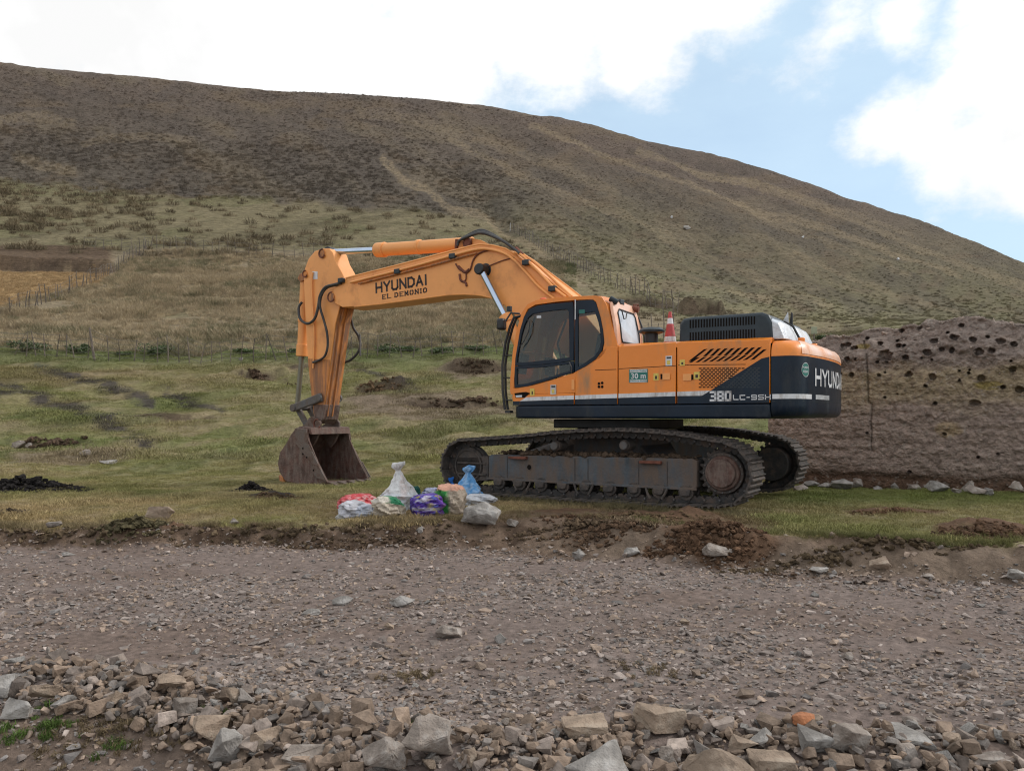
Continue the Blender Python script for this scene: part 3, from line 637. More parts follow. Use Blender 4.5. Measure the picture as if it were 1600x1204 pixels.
    io = idl.build('idler_wheel', M['track'], exc, bevel=.012)
    ir = MB(); ir.tube([(IDC[0]+.27*math.cos(q), yc+sg*.112, IDC[1]+.27*math.sin(q)) for q in [2*math.pi*k/30 for k in range(31)]], .018, 6); ir.build('idler_rim', M['track'], io)
    # sprocket with teeth
    tp = []
    for k in range(23):
        for dq, rr in ((-.30, .335), (-.16, .385), (.16, .385), (.30, .335)):
            q = 2*math.pi*(k+dq)/23; tp.append((SPC[0]+rr*math.cos(q), SPC[1]+rr*math.sin(q)))
    sp = MB(); sp.prism(tp, yc-.035, yc+.035); sp.cyl((SPC[0], yc-.18, SPC[1]), (SPC[0], yc+.14, SPC[1]), .29, n=32)
    spo = sp.build('drive_sprocket', M['track'], exc, bevel=.008)
    o1 = yc+sg*.14; hb = MB(); hb.cyl((SPC[0], o1, SPC[1]), (SPC[0], o1+sg*.05, SPC[1]), .255, .235, n=36); hb.cyl((SPC[0], o1+sg*.05, SPC[1]), (SPC[0], o1+sg*.10, SPC[1]), .205, .195, n=36)
    hb.build('hub_cover', M['bucket'] if sg > 0 else M['track'], spo, bevel=.012)
    for k in range(16):
        q = 2*math.pi*k/16; bt_ = MB(); p = (SPC[0]+.272*math.cos(q), SPC[1]+.272*math.sin(q)); bt_.cyl((p[0], o1, p[1]), (p[0], o1+sg*.02, p[1]), .012, n=6); bt_.build('hub_bolt', M['steel'], spo)
    i1 = yc-sg*.18; mo = MB(); mo.cyl((SPC[0], i1, SPC[1]), (SPC[0], i1-sg*.16, SPC[1]), .30, .28, n=36); mo.build('travel_motor', M['chain'], spo, bevel=.01)
    # rollers
    for k in range(9):
        a = 1.60-k*.405
        rl = MB(); rl.cyl((a, yc-.13, .20), (a, yc+.13, .20), .085, n=20)
        for q in (-.13, .13): rl.cyl((a, yc+q-.02, .20), (a, yc+q+.02, .20), .112, n=24)
        ro = rl.build('track_roller', M['track'], fo, bevel=.006)
        cap = MB(); cap.prism([(a-.085, .245), (a+.085, .245), (a+.07, .165), (a+.03, .15), (a-.03, .15), (a-.07, .165)], yc+sg*.15, yc+sg*.20)
        cap.build('roller_bracket', M['track'], fo, bevel=.012)
    for a in (1.13, -.0, -1.2):
        for e_ in (-1, 1): g = MB(); g.tube([(a+e_*.17, yc+sg*.17, .25), (a+e_*.13, yc+sg*.19, .16), (a+e_*.09, yc+sg*.19, .09)], .018, 6); g.build('track_guard', M['track'], fo)
    for (a, z) in ((.53, .83), (-.67, .86)):
        cr = MB(); cr.cyl((a, yc-.12, z), (a, yc+.13, z), .085, n=22); cr.cyl((a, yc+sg*.13, z), (a, yc+sg*.17, z), .078, .07, n=22); cro = cr.build('carrier_roller', M['track'], fo, bevel=.008)
        c2 = MB(); c2.cyl((a, yc+sg*.17, z), (a, yc+sg*.182, z), .062, n=20); c2.build('roller_cap', M['steel'], cro, bevel=.005)
        c3 = MB(); c3.prism([(a-.05, .66), (a+.05, .66), (a+.03, z), (a-.03, z)], yc-.10, yc-.05); c3.build('roller_post', M['chain'], fo)
    # turf and mud lying on the side frame
    n = 260; V = []; Fs = []
    for k in range(n):
        a = random.uniform(-1.75, 1.72); y = random.uniform(y0+.02, y1-.02); s_ = random.uniform(.02, .055)*(1.3 if -1.5 < a < 1.4 else .8); zz = .665+random.uniform(0, .055)
        bm = bmesh.new(); bmesh.ops.create_icosphere(bm, subdivisions=1, radius=s_)
        o_ = len(V)
        for v in bm.verts: V.append((a+v.co.x*random.uniform(.8, 1.5), y+v.co.y*random.uniform(.7, 1.2), zz+v.co.z*random.uniform(.4, 1.0)))
        Fs += [tuple(v.index+o_ for v in f.verts) for f in bm.faces]; bm.free()
    me = bpy.data.meshes.new('mud'); me.from_pydata(V, [], Fs)
    t = np.random.rand(len(V), 1)*.5+.6; ta = me.attributes.new('tint', 'FLOAT_COLOR', 'POINT'); cc = np.ones((len(V), 4)); cc[:, :3] = np.array([[.10, .07, .05]])*t; ta.data.foreach_set('color', cc.ravel()); me.materials.append(M['clod'])
    link('mud_clods', me, fo)['kind'] = 'stuff'
make_track(1); make_track(-1)
# centre frame
cf = MB(); cf.prismz([(1.0, -.55), (1.0, .55), (.5, .8), (-.5, .8), (-1.0, .55), (-1.0, -.55), (-.5, -.8), (.5, -.8)], .52, .95)
cfo = cf.build('centre_frame', M['frame'], exc, bevel=.02)
for sa in (1, -1):
    for sb in (1, -1):
        lg = MB(); r0 = [(sa*.4, sb*.5, .60), (sa*.95, sb*.4, .60), (sa*.95, sb*.4, .92), (sa*.4, sb*.5, .92)]; r1 = [(sa*.95, sb*1.2, .40), (sa*1.5, sb*1.2, .40), (sa*1.45, sb*1.2, .66), (sa*.95, sb*1.2, .66)]
        V, Fs = loft([r0, r1]); lg.add(V, Fs); lg.build('frame_leg', M['frame'], cfo, bevel=.015)
sr = MB(); sr.cyl((.12, 0, .93), (.12, 0, 1.10), .72, n=48); sr.build('slewing_ring', M['chain'], exc)
ub = MB(); ub.box(-.76, 1.0, -.75, .75, 1.10, 1.25); ub.build('underbody', M['black'], exc, bevel=.02)

# --- upper structure
dk = MB(); dk.prismz([(1.36, .9), (1.36, 1.38), (1.27, 1.47), (1.15, 1.49), (-2.83, 1.49), (-2.83, -1.49), (1.0, -1.49), (1.15, -1.40), (1.15, -.5), (1.3, .5)], 1.265, 1.475)
dk.build('deck_skirt', M['navy'], exc, bevel=.035, seg=3)
bd = MB(); bd.box(-2.82, -.58, -1.44, 1.455, 1.478, 2.33); bd.build('engine_bay_core', M['slot'], exc)
# near-side door panels (orange) with a navy band along the foot
def sp2(px, py): return L2(px, py, 1.49)
def panel(name, a1, a0, z0, z1f, z1r, m, par=exc, b0=1.455, b1=1.49, bev=.012):
    p = MB(); p.prism([(a1, z0), (a1, z1f), (a0, z1r), (a0, z0)], b0, b1); return p.build(name, m, par, bevel=bev)
ZB0, ZB1 = 1.482, 2.325
cs = panel('cab_side_lower_panel', 1.345, .195, ZB0, 1.66, 1.66, M['orange'])   # below the door
p1 = MB(); p1.prism([(.18, ZB0), (.18, 1.97), (.1, 2.02), (-.2, 2.16), (-.32, 2.26), (-.38, 2.36), (-.55, 2.36), (-.55, ZB0)], 1.455, 1.49); pn1 = p1.build('side_door_panel', M['orange'], exc, bevel=.01)
p2 = MB(); p2.prism([(-.565, ZB0), (-.565, 2.355), (-1.48, 2.375), (-1.48, ZB0)], 1.455, 1.49); pn2 = p2.build('side_door_panel', M['orange'], exc, bevel=.012)
p3 = MB(); p3.prism([(-1.497, ZB0), (-1.497, 2.375), (-2.825, 2.345), (-2.825, ZB0)], 1.455, 1.49); pn3 = p3.build('side_door_panel', M['orange'], exc, bevel=.012)
# rear part of the roof over the bays
rf = MB()
rf.add(*loft([[(-.565, 1.485, 2.36), (-.565, 1.40, 2.40), (-.565, -1.40, 2.40), (-.565, -1.485, 2.36), (-.565, -1.485, 2.30), (-.565, 1.485, 2.30)],
              [(-2.825, 1.485, 2.345), (-2.825, 1.40, 2.38), (-2.825, -1.40, 2.38), (-2.825, -1.485, 2.345), (-2.825, -1.485, 2.30), (-2.825, 1.485, 2.30)]]))
rf.build('bay_roof', M['orange'], exc)
fs = MB(); fs.box(-2.82, 1.10, -1.485, -1.44, 1.482, 2.30); fs.box(-.56, 1.05, -1.44, -.5, 1.482, 2.34); fs.build('tank_side', M['orange'], exc, bevel=.02)
def sheet(name, pts, m, par, b=1.493, th=.004):
    s_ = MB(); s_.prism(pts, b-th, b); return s_.build(name, m, par, smooth=0)
# navy foot band, white stripe
def stb(a): return 1.545+(1.30-a)*.017
def foot(a1, a0, par):
    sheet('foot_band', [(a1, ZB0), (a1, stb(a1)), (a0, stb(a0)), (a0, ZB0)], M['navy'], par, 1.4935)
    sheet('white_stripe', [(a1, stb(a1)), (a1-(.12 if a1 > 1 else 0), stb(a1)+.062), (a0, stb(a0)+.062), (a0, stb(a0))], M['white'], par, 1.4945)
foot(1.20, .2, cs); foot(.175, -.545, pn1); foot(-.57, -1.475, pn2)
sheet('foot_band', [(1.34, ZB0), (1.34, stb(1.2)), (1.205, stb(1.2)), (1.205, ZB0)], M['navy'], cs, 1.4935)
d1 = sp2(1105, 618); d2 = sp2(1190, 560); d3 = sp2(1204, 557)
d0 = sp2(1097, 618.0)
sheet('navy_wedge', [(-1.505, ZB0), (-1.505, stb(-1.505)), (d0[0], d0[1]), sp2(1112, 609), (d2[0], d2[1]), (-2.815, d3[1]), (-2.815, ZB0)], M['navy'], pn3, 1.4935)
sheet('white_stripe', [(-1.505, stb(-1.505)), (-1.505, stb(-1.505)+.062), sp2(1110, 610), d0], M['white'], pn3, 1.4965)
# diagonal cooling slots, two staggered rows: flat dark sheets, their shade painted
slots = [((1077, 563), (1101, 546)), ((1094, 565), (1108, 555))]
n = 0
for k in range(10):
    x = 1079+k*10.6
    for (dx0, y0_, dx1, y1_) in ((9, 557-.4*k, 21, 545.5-.35*k), (-3, 566.5-.5*k, 9, 558.5-.5*k)):
        if k == 0 and dx0 == 9: dx0, y0_ = -3, 564
        if k == 9 and dx0 == -3: dx0, y0_, dx1, y1_ = 0, 562, 20, 546; x -= 2
        if k == 9 and dx0 == 9: continue
        q0 = sp2(x+dx0, y0_); q1 = sp2(x+dx1, y1_); sheet('cooling_slot', [(q0[0], q0[1]), (q0[0]-.05, q0[1]+.004), (q1[0]-.05, q1[1]+.004), (q1[0], q1[1])], M['slot'], pn3, 1.4945)
# perforated grille: rows of small slots as flat plates, shade put into the colour
for r_ in range(11):
    y = 574.5+r_*2.95; mbo = MB(); mbn = MB(); xo = (r_ % 2)*3.0
    for k in range(18):
        x = 1092+xo+k*6.1
        if x > 1186: continue
        bound = 1105+(1190-1105)*(618-y)/(618-560)
        q0 = sp2(x, y); q1 = sp2(x+4.2, y+1.5)
        if x+5 < bound-4: mbo.prism([(q0[0], q0[1]), (q1[0], q0[1]), (q1[0], q1[1]), (q0[0], q1[1])], 1.490, 1.4945)
        elif x > bound+2 and y < 606: mbn.prism([(q0[0], q0[1]), (q1[0], q0[1]), (q1[0], q1[1]), (q0[0], q1[1])], 1.492, 1.4955)
    if mbo.v: mbo.build('grille_slot_row', M['slot'], pn3, smooth=0)['kind'] = 'stuff'
    if mbn.v: mbn.build('grille_slot_row', M['hood'], pn3, smooth=0)['kind'] = 'stuff'
# handles, labels
def decal(px0, py0, px1, py1, m, par, b=1.4955, nm='decal'):
    a0, z0 = L2(px0, py0, b); a1, z1 = L2(px1, py1, b); return sheet(nm, [(a0, z0), (a1, z0), (a1, z1), (a0, z1)], m, par, b, .003)
for (x, y, p_) in ((1041, 588, pn2), (1074, 589, pn3)):
    decal(x-7, y-5, x+6, y+5, M['orange_old'], p_, 1.502, 'door_latch'); decal(x+6 if p_ is pn3 else x-9, y-4, x+9 if p_ is pn3 else x-6, y+4, M['slot'], p_, 1.504, 'latch_recess')
for (x0, y0, x1, y1, p_) in ((1021, 583, 1029, 594, pn2), (1084, 581, 1093, 592, pn3), (828, 607, 835, 618, cs), (1062, 562, 1070, 571, pn3), (983, 0, 0, 0, None)):
    if p_ is None: continue
    decal(x0, y0, x1, y1, M['yellow'], p_, 1.4965, 'warning_decal'); decal(x0+2.5, y0+4, x1-2.5, y1-2, M['letter'], p_, 1.4985, 'decal_print')
for (x0, y0, x1, y1, p_) in ((860, 601, 869, 616, cs), (1040, 556, 1050, 571, pn2)):
    decal(x0, y0, x1, y1, M['white'], p_, 1.4965, 'white_decal'); decal(x0+2, y0+7, x1-3, y1-2, M['yellow'], p_, 1.4985, 'decal_print'); decal(x0+1.5, y0+1.5, x1-1.5, y0+4, M['hood'], p_, 1.4985, 'decal_print')
decal(983, 577, 1012, 597, M['green'], pn2, 1.4965, 'radius_sign')
decal(984, 577.5, 1011, 581, M['white'], pn2, 1.4975, 'sign_band'); decal(984, 593.2, 1011, 596.5, M['white'], pn2, 1.4975, 'sign_band')
font_text('sign_text', '30 m', .115, M['white'], pn2, 997.5, 587.5, 1.4985, .003, 1.05)
font_text('sign_text', 'RADIO DE TRABAJO', .034, M['green'], pn2, 997.5, 579.3, 1.4985, .0006, .95)
font_text('sign_text', 'DISTANCIA DE SEGURIDAD', .028, M['green'], pn2, 997.5, 594.8, 1.4985, .0005, .9)
sc_ = MB()
for (x, y) in ((936, 599), (941, 598), (936, 604), (941, 604)): q = sp2(x, y); sc_.cyl((q[0], 1.488, q[1]), (q[0], 1.496, q[1]), .022, n=8)
sc_.build('lock_scuff', M['slot'], pn1)
ln = MB(); q0 = sp2(930, 578); q1 = sp2(963, 577); ln.box(q1[0], q0[0], 1.489, 1.4925, q0[1]-.004, q0[1]+.004); ln.build('panel_seam', M['slot'], pn1)
q0 = sp2(967, 576); q1 = sp2(1056, 571); ln = MB(); ln.prism([(q0[0], q0[1]-.004), (q0[0], q0[1]+.004), (q1[0], q1[1]+.004), (q1[0], q1[1]-.004)], 1.489, 1.4925); ln.build('panel_seam', M['slot'], pn2)
q0 = sp2(1060, 570); q1 = sp2(1165, 569); ln = MB(); ln.prism([(q0[0], q0[1]-.004), (q0[0], q0[1]+.004), (q1[0], q1[1]+.004), (q1[0], q1[1]-.004)], 1.489, 1.4925); ln.build('panel_seam', M['slot'], pn3)
lettering('model_number', '380', .115, .066, .26, M['white'], pn3, side_place(1110.5, 625.2, 1.4985), gap=.62)
lettering('model_number', 'LC-95H', .058, .064, .24, M['white'], pn3, side_place(1146, 624.0, 1.4985), gap=.45)

# engine hood: dark louvred box with a pale rear
def hz_(px, py, b): return L2(px, py, b)
HB = 1.32
hf = MB(); prof = [hz_(1060, 538, HB), hz_(1061, 505, HB), hz_(1067, 497.5, HB), hz_(1080, 495, HB), hz_(1190, 487.5, HB), hz_(1200, 491, HB), hz_(1206, 502, HB), hz_(1208, 531, HB)]
prof = [(a, max(z, 2.33)) for a, z in prof]
def ringat(y, ins, dz): 
    ca = sum(p[0] for p in prof)/len(prof); return [(ca+(a-ca)*(1-ins*.6/ max(.3, 1)), y, (z-dz if z > 2.4 else z)) for a, z in prof]
V, Fs = loft([ringat(HB-.0, .07, .035), ringat(HB-.035, 0, 0), ringat(-.55, 0, 0), ringat(-.62, .05, .03)]); hf.add(V, Fs)
hood = hf.build('engine_hood', M['hood'], exc, bevel=.01)
for k in range(24):
    x = 1077.5+k*4.35
    for (ya, yb_) in ((497.5-.27*k*.9 + 2.0, 512.5-.25*k), (519-.23*k, 533-.14*k)):
        q0 = hz_(x, yb_, HB+.004); q1 = hz_(x+2.1, ya, HB+.004)
        s_ = MB(); s_.prism([(q0[0], q0[1]), (q1[0], q0[1]), (q1[0], q1[1]), (q0[0], q1[1])], HB-.004, HB+.004); s_.build('louvre_slot', M['slot'], hood, smooth=0)  # flat dark bars stand in for the shade between louvres
# two rear cowls, sky sheen put into their pale colour, dark strap between
ra = prof[-1][0]; topz = 2.70
for (ya, yb_, nm) in ((1.29, .50, 'rear_cowl'), (.46, -.58, 'rear_cowl')):
    rg = []
    for y in np.linspace(ya, yb_, 7):
        e = .035 if (abs(y-ya) < 1e-6 or abs(y-yb_) < 1e-6) else 0
        dz = .02*math.sin((y-ya)*7)
        rg.append([(ra+.25, y, topz-.02-e+.02), (ra+.06, y, topz-.02-e+dz*.4), (ra-.06, y, topz-.09-e), (ra-.14+e, y, topz-.24), (ra-.17+e, y, 2.36), (ra+.25, y, 2.36)])
    V, Fs = loft(rg); mb = MB(); mb.add(V, Fs); mb.build(nm, M['silver'], hood, bevel=.012)
sb = MB(); sb.tube([(ra+.2, .48, topz-.01), (ra+.05, .48, topz-.015), (ra-.07, .48, topz-.09), (ra-.15, .48, topz-.25), (ra-.18, .48, 2.36)], .018, 6); sb.build('cowl_strap', M['black'], hood)
hk = MB(); hk.prism([(ra+.12, topz-.02), (ra+.02, topz-.02), (ra+.03, topz+.14)], .36, .38); hk.build('hood_hook', M['silver'], hood)
hk = MB(); hk.prism([(ra+.03, topz-.03), (ra-.02, topz-.05), (ra-.02, topz+.13), (ra+.0, topz+.15)], .28, .30); hk.build('hood_hook', M['black'], hood)

# counterweight
def cw_plan(ins=0):
    pts = []; W = 1.49-ins
    pts.append((-2.84, W))
    for k in range(11):
        q = R(90*k/10.); pts.append((-2.98+ins*.6-.28*math.sin(q), W-.40+.40*math.cos(q)))
    for y in (.8, .5, .2, -.2, -.5, -.8): pts.append((-3.33+ins+.07*(y/1.1)**2*1.0, y))
    for k in range(10, -1, -1):
        q = R(90*k/10.); pts.append((-2.98+ins*.6-.28*math.sin(q), -(W-.40+.40*math.cos(q))))
    pts.append((-2.84, -W)); return pts
def cw(levels, name, m):
    rings = [[(a, y, z) for a, y in cw_plan(i)] for z, i in levels]; V, Fs = loft(rings); mb = MB(); mb.add(V, Fs); return mb.build(name, m, exc, smooth=40)
ZS = 2.115
cwb = cw([(1.272, .16), (1.285, .08), (1.32, .03), (1.37, .005), (1.45, 0), (ZS-.002, 0)], 'counterweight', M['navy'])
cwt = cw([(ZS, .002), (2.20, .012), (2.27, .045), (2.325, .12), (2.345, .22), (2.35, .5)], 'counterweight_top', M['orange'])
tc2 = MB()                       # pale sheet: sky light on the rear shoulder put into colour
pl0 = cw_plan(-.004); 
rings = []
for z, i in ((ZS+.03, -.002), (2.20, .008), (2.27, .041), (2.327, .116), (2.349, .22)):
    rings.append([(a, y, z) for a, y in cw_plan(i)][7:-3])
V = [v for r in rings for v in r]; nn = len(rings[0]); Fs = [(i*nn+k, i*nn+k+1, (i+1)*nn+k+1, (i+1)*nn+k) for i in range(len(rings)-1) for k in range(nn-1)]
tc2.add(V, Fs); tc2.build('dusty_shoulder', M['dusty'], cwt, smooth=40)
def cw_surface(s, z, out=.004):          # s measured along the outline from the near front corner
    pts = cw_plan(-out); d = 0
    for (a0, y0), (a1, y1) in zip(pts[:-1], pts[1:]):
        l = math.hypot(a1-a0, y1-y0)
        if d+l >= s: t = (s-d)/l; return (a0+(a1-a0)*t, y0+(y1-y0)*t, z)
        d += l
    return (*pts[-1], z)
def strip(name, s0, s1, z0, z1, m, out=.004, n=14):
    V = []; 
    for k in range(n+1): s_ = s0+(s1-s0)*k/n; V += [cw_surface(s_, z0, out), cw_surface(s_, z1, out)]
    mb = MB(); mb.add(V, [(2*k, 2*k+2, 2*k+3, 2*k+1) for k in range(n)]); return mb.build(name, m, cwb, smooth=60)
strip('white_stripe', .015, .74, 1.535, 1.60, M['white']); strip('white_stripe', .90, 1.6, 1.535, 1.60, M['silver'])
strip('cast_seam', .015, 3.2, 1.500, 1.508, M['hood'])
lettering('lettering', 'HYUNDAI', .20, .23, .24, M['white'], cwb, lambda x, y: cw_surface(.90+x, 1.745+y, .006), gap=.42)
# round green decal on the corner
def disc(s0, z0, r, m, out, nm):
    V = [cw_surface(s0, z0, out)]+[cw_surface(s0+r*math.cos(2*math.pi*k/24), z0+r*math.sin(2*math.pi*k/24), out) for k in range(24)]
    mb = MB(); mb.add(V, [(0, k+1, (k+1) % 24+1) for k in range(24)]); mb.build(nm, m, cwb, smooth=60)
disc(.52, 1.93, .098, M['white'], .004, 'round_decal'); disc(.52, 1.93, .090, M['green'], .006, 'round_decal')
def cw_text(t, s0, z0, size):
    cu = bpy.data.curves.new('t', 'FONT'); cu.body = t; cu.size = size; cu.align_x = 'CENTER'; cu.align_y = 'CENTER'; cu.resolution_u = 1; cu.fill_mode = 'FRONT'; cu.offset = .001
    o = bpy.data.objects.new('t', cu); COL.objects.link(o); bpy.context.view_layer.update(); me = bpy.data.meshes.new_from_object(o.evaluated_get(bpy.context.evaluated_depsgraph_get())); bpy.data.objects.remove(o)
    for v in me.vertices: v.co = cw_surface(s0+v.co.x, z0+v.co.y, .009)
    me.materials.clear(); me.materials.append(M['white']); link('decal_text', me, cwb)
cw_text('PUNTO', .52, 1.957, .046); cw_text('CIEGO', .52, 1.903, .046)
le = MB(); le.cyl((-3.1, .9, 2.33), (-3.1, .9, 2.40), .05, n=12); le.cyl((-3.12, .2, 2.30), (-3.12, .2, 2.37), .05, n=12); le.build('lifting_eye', M['orange'], cwt, bevel=.01)

# cab
def ct(px, py): return L2(px, py, 1.49)
outer = [ct(797, 634), ct(796, 620), ct(797, 590), ct(801, 548), ct(807, 515), ct(815, 488), ct(824, 475), ct(838, 468.5), ct(870, 464.5), ct(905, 462.5), ct(930, 461.5), ct(940, 464), ct(947, 475), ct(953, 498), ct(959, 520), ct(965, 540), ct(966, 548)]
# front lower edge to rear: build side shell as ring round the dark glazing
inner = [ct(802, 607), ct(802.5, 600), ct(804, 580), ct(807, 548), ct(812, 518), ct(818, 496), ct(824, 483), ct(836, 476), ct(868, 471.5), ct(900, 468.5), ct(926, 467.5), ct(931, 472), ct(938, 495), ct(942, 515), ct(944, 535), ct(941, 550), ct(932, 562)]
inner += [ct(915, 573), ct(897, 582), ct(870, 591), ct(835, 601)]
outer += [(-.555, 2.20), (-.30, 2.02), (.10, 1.85), (.80, 1.70)]
outer[0] = (1.385, 1.662); outer[1] = (1.40, 1.72)
# the lower skirt of the side shell follows the door curve
outer[-4:] = [(-.552, 2.37), (-.38, 2.36), (.19, 1.665), (.9, 1.662)]
outer[-3] = (-.36, 2.34)
sh = MB(); sh.ring(outer, inner, 1.43, 1.485); cab = sh.build('cab_side_shell', M['orange'], exc, bevel=.01)
pf = MB(); pf.prism([(.185, 1.662), (.185, 1.97), (.10, 2.02), (-.2, 2.165), (-.32, 2.265), (-.37, 2.35), (-.45, 2.0), (-.3, 1.67)], 1.41, 1.452); pf.build('cab_backing', M['orange'], exc)
# second (boom side) shell
outer2 = [(a, z) for a, z in outer]; ws = [(1.18, 1.95), (1.2, 2.1), (1.18, 2.3), (1.13, 2.55), (1.03, 2.8), (.95, 2.93), (.85, 2.98), (.6, 3.0), (.3, 3.02), (.1, 3.02), (-.1, 3.02), (-.25, 3.0), (-.33, 2.92), (-.36, 2.7), (-.38, 2.5), (-.38, 2.3), (-.36, 2.1), (-.2, 1.98), (.0, 1.92), (.4, 1.9), (.9, 1.9)]
o2 = [(a, z) for a, z in outer2]; o2[-1] = (.9, 1.49); o2[-2] = (.19, 1.49); o2[-3] = (-.40, 1.49); o2[-4] = (-.55, 1.6); o2[0] = (1.385, 1.49)
s2 = MB(); s2.ring(o2, ws, .47, .52); s2.build('cab_side_shell', M['orange'], exc)
# roof, skinned across between the two sides
topo = [outer[i] for i in range(4, 14)]
rr = []
for (y, dz) in ((1.43, 0), (1.2, .025), (.75, .025), (.52, 0)): rr.append([(a, y, z+dz) for a, z in topo])
V = [v for r_ in rr for v in r_]+[(v[0]-(.0), v[1], v[2]-.05) for r_ in rr for v in r_]; n = len(topo); m4 = len(rr)*n; Fs = []
for i in range(3):
    for k in range(n-1): Fs += [(i*n+k, i*n+k+1, (i+1)*n+k+1, (i+1)*n+k), (m4+i*n+k, m4+(i+1)*n+k, m4+(i+1)*n+k+1, m4+i*n+k+1)]
for i in range(3): Fs += [(i*n, (i+1)*n, m4+(i+1)*n, m4+i*n), (i*n+n-1, m4+i*n+n-1, m4+(i+1)*n+n-1, (i+1)*n+n-1)]
rfm = MB(); rfm.add(V, Fs); roof = rfm.build('cab_roof', M['orange'], exc, smooth=50)
# rear wall with window
def rear(t): return (-.50+t*-.05)  # slight rake
def ra_(z): return np.interp(z, [1.5, 2.37, 2.7, 2.95, 3.08], [-.55, -.55, -.515, -.45, -.40])
RO = [(1.46, 1.60), (1.47, 2.37), (1.46, 2.7), (1.43, 2.95), (1.36, 3.09), (.60, 3.09), (.53, 2.95), (.49, 2.6), (.49, 1.60)]
RI_ = [(1.30, 2.44), (1.325, 2.50), (1.325, 2.7), (1.30, 2.90), (1.22, 2.96), (.70, 2.94), (.66, 2.88), (.64, 2.6), (.66, 2.44)]
n = len(RO); V = [(ra_(z), y, z) for y, z in RO]+[(ra_(z), y, z) for y, z in RI_]+[(ra_(z)+.05, y, z) for y, z in RO]+[(ra_(z)+.05, y, z) for y, z in RI_]; Fs = []
for i in range(n):
    j = (i+1) % n; Fs += [(i, j, n+j, n+i), (2*n+i, 3*n+i, 3*n+j, 2*n+j), (i, 2*n+i, 2*n+j, j), (n+i, n+j, 3*n+j, 3*n+i)]
rw = MB(); rw.add(V, Fs); rwo = rw.build('cab_rear_wall', M['dusty'], exc, bevel=.006)  # rear wall wears the lit orange, sky light painted in
gm = MB(); gm.add([(ra_(z)-.002, y, z) for y, z in RI_]+[(ra_(z)+.01, y, z) for y, z in RI_], [tuple(range(n)), tuple(range(2*n-1, n-1, -1))]+[(i, (i+1) % n, (i+1) % n+n, i+n) for i in range(n)]); gm.build('rear_window', M['glass_dusty'], rwo, smooth=0)  # white of the reflected sky is in the pane's own colour
gt = MB(); gt.tube([(ra_(z)-.006, y, z) for y, z in RI_+RI_[:1]], .013, 6); gt.build('window_seal', M['black'], rwo)
# door: dark frame with glazed openings
def P_(l): return [ct(*p) for p in l]
door_o = P_([(803.5, 605), (804, 598), (805.5, 575), (809, 545), (814, 515), (820, 495), (827, 483), (840, 477.5), (868, 474), (896, 471.5), (897, 500), (897, 560), (897, 581), (872, 589.5), (836, 600), (815, 605)])
up_i = P_([(808, 566), (809, 556), (811, 545), (815, 524), (819.5, 508), (825, 497), (832, 490.5), (850, 487), (870, 484.5), (886, 483), (889, 487), (889.5, 520), (890, 558), (870, 561), (840, 564), (820, 566)])
up_o = P_([(805, 571), (805.5, 560), (808, 545), (813, 515), (819, 495), (827, 483), (840, 477.5), (862, 474.5), (880, 473), (895, 471.5), (896.5, 480), (896.5, 520), (896.5, 563), (870, 567), (840, 570), (820, 571)])
dfm = MB(); dfm.ring(up_o, up_i, 1.455, 1.498)
lo_o = P_([(805, 572), (850, 569.5), (896.5, 564), (896.5, 581), (860, 593), (825, 603), (804, 606), (804, 590)])
lo_i = P_([(808, 576), (850, 573.5), (891, 568), (891, 579), (858, 589), (825, 598.5), (808, 601), (808, 588)])
dfm.ring(lo_o, lo_i, 1.455, 1.498)
door = dfm.build('cab_door', M['navy'], exc, bevel=.004)
def pane(name, pts, par, b=1.475, m=None):
    g = MB(); g.prism(pts, b-.004, b); return g.build(name, m or M['glass'], par, smooth=0)
pane('door_window', up_i, door); pane('door_window', lo_i, door)
q_o = P_([(898.5, 470.5), (912, 469), (926, 468.5), (931, 473), (938, 495), (942, 515), (943.5, 535), (940, 549), (931, 561), (915, 572), (898.5, 580.5), (898.5, 520)])
q_i = P_([(903, 490), (914, 489), (929, 487), (932, 494), (935, 503), (938, 517), (939, 535), (937, 545), (929, 556), (915, 566), (903, 573), (903, 520)])
qf = MB(); qf.ring(q_o, q_i, 1.455, 1.494); qw = qf.build('quarter_window_frame', M['navy'], exc, bevel=.004); pane('quarter_window', q_i, qw)
gl = MB(); gl.prism([ct(905, 484), ct(914, 483.5), ct(914, 489.5), ct(905, 490)], 1.496, 1.498); gl.build('green_decal', M['green'], qw)
gl = MB(); gl.prism([ct(838, 493), ct(845, 492.5), ct(845, 496.5), ct(838, 497)], 1.477, 1.479); gl.build('white_decal', M['white'], door)
hd = MB(); hd.tube([L3(824, 499, 1.52), L3(828, 503, 1.53), L3(826, 518, 1.54), L3(818, 534, 1.54), L3(812, 541, 1.53)], .008, 6); hd.build('door_rail', M['black'], door)
hd = MB(); hd.tube([L3(899, 468, 1.50), L3(898.8, 499, 1.502)], .010, 6); hd.build('gutter_strip', M['white'], cab)
hd = MB(); hd.tube([L3(890, 566, 1.5), L3(893, 573, 1.53), L3(893, 583, 1.5)], .009, 6); hd.build('door_handle', M['steel'], door)
hr_ = decal(893, 593, 897.5, 608, M['orange_old'], cs, 1.499, 'door_hinge')
# marker light recess at the front lower corner
mk = MB(); mk.prism(P_([(804, 614), (822, 612), (828, 614), (820, 621), (806, 621)]), 1.489, 1.4965); mk.build('lamp_recess', M['slot'], cs)
mk = MB(); mk.prism(P_([(806, 617.5), (816, 617), (816, 620), (807, 620.5)]), 1.49, 1.500); mk.build('marker_lamp', M['glass_dusty'], cs)
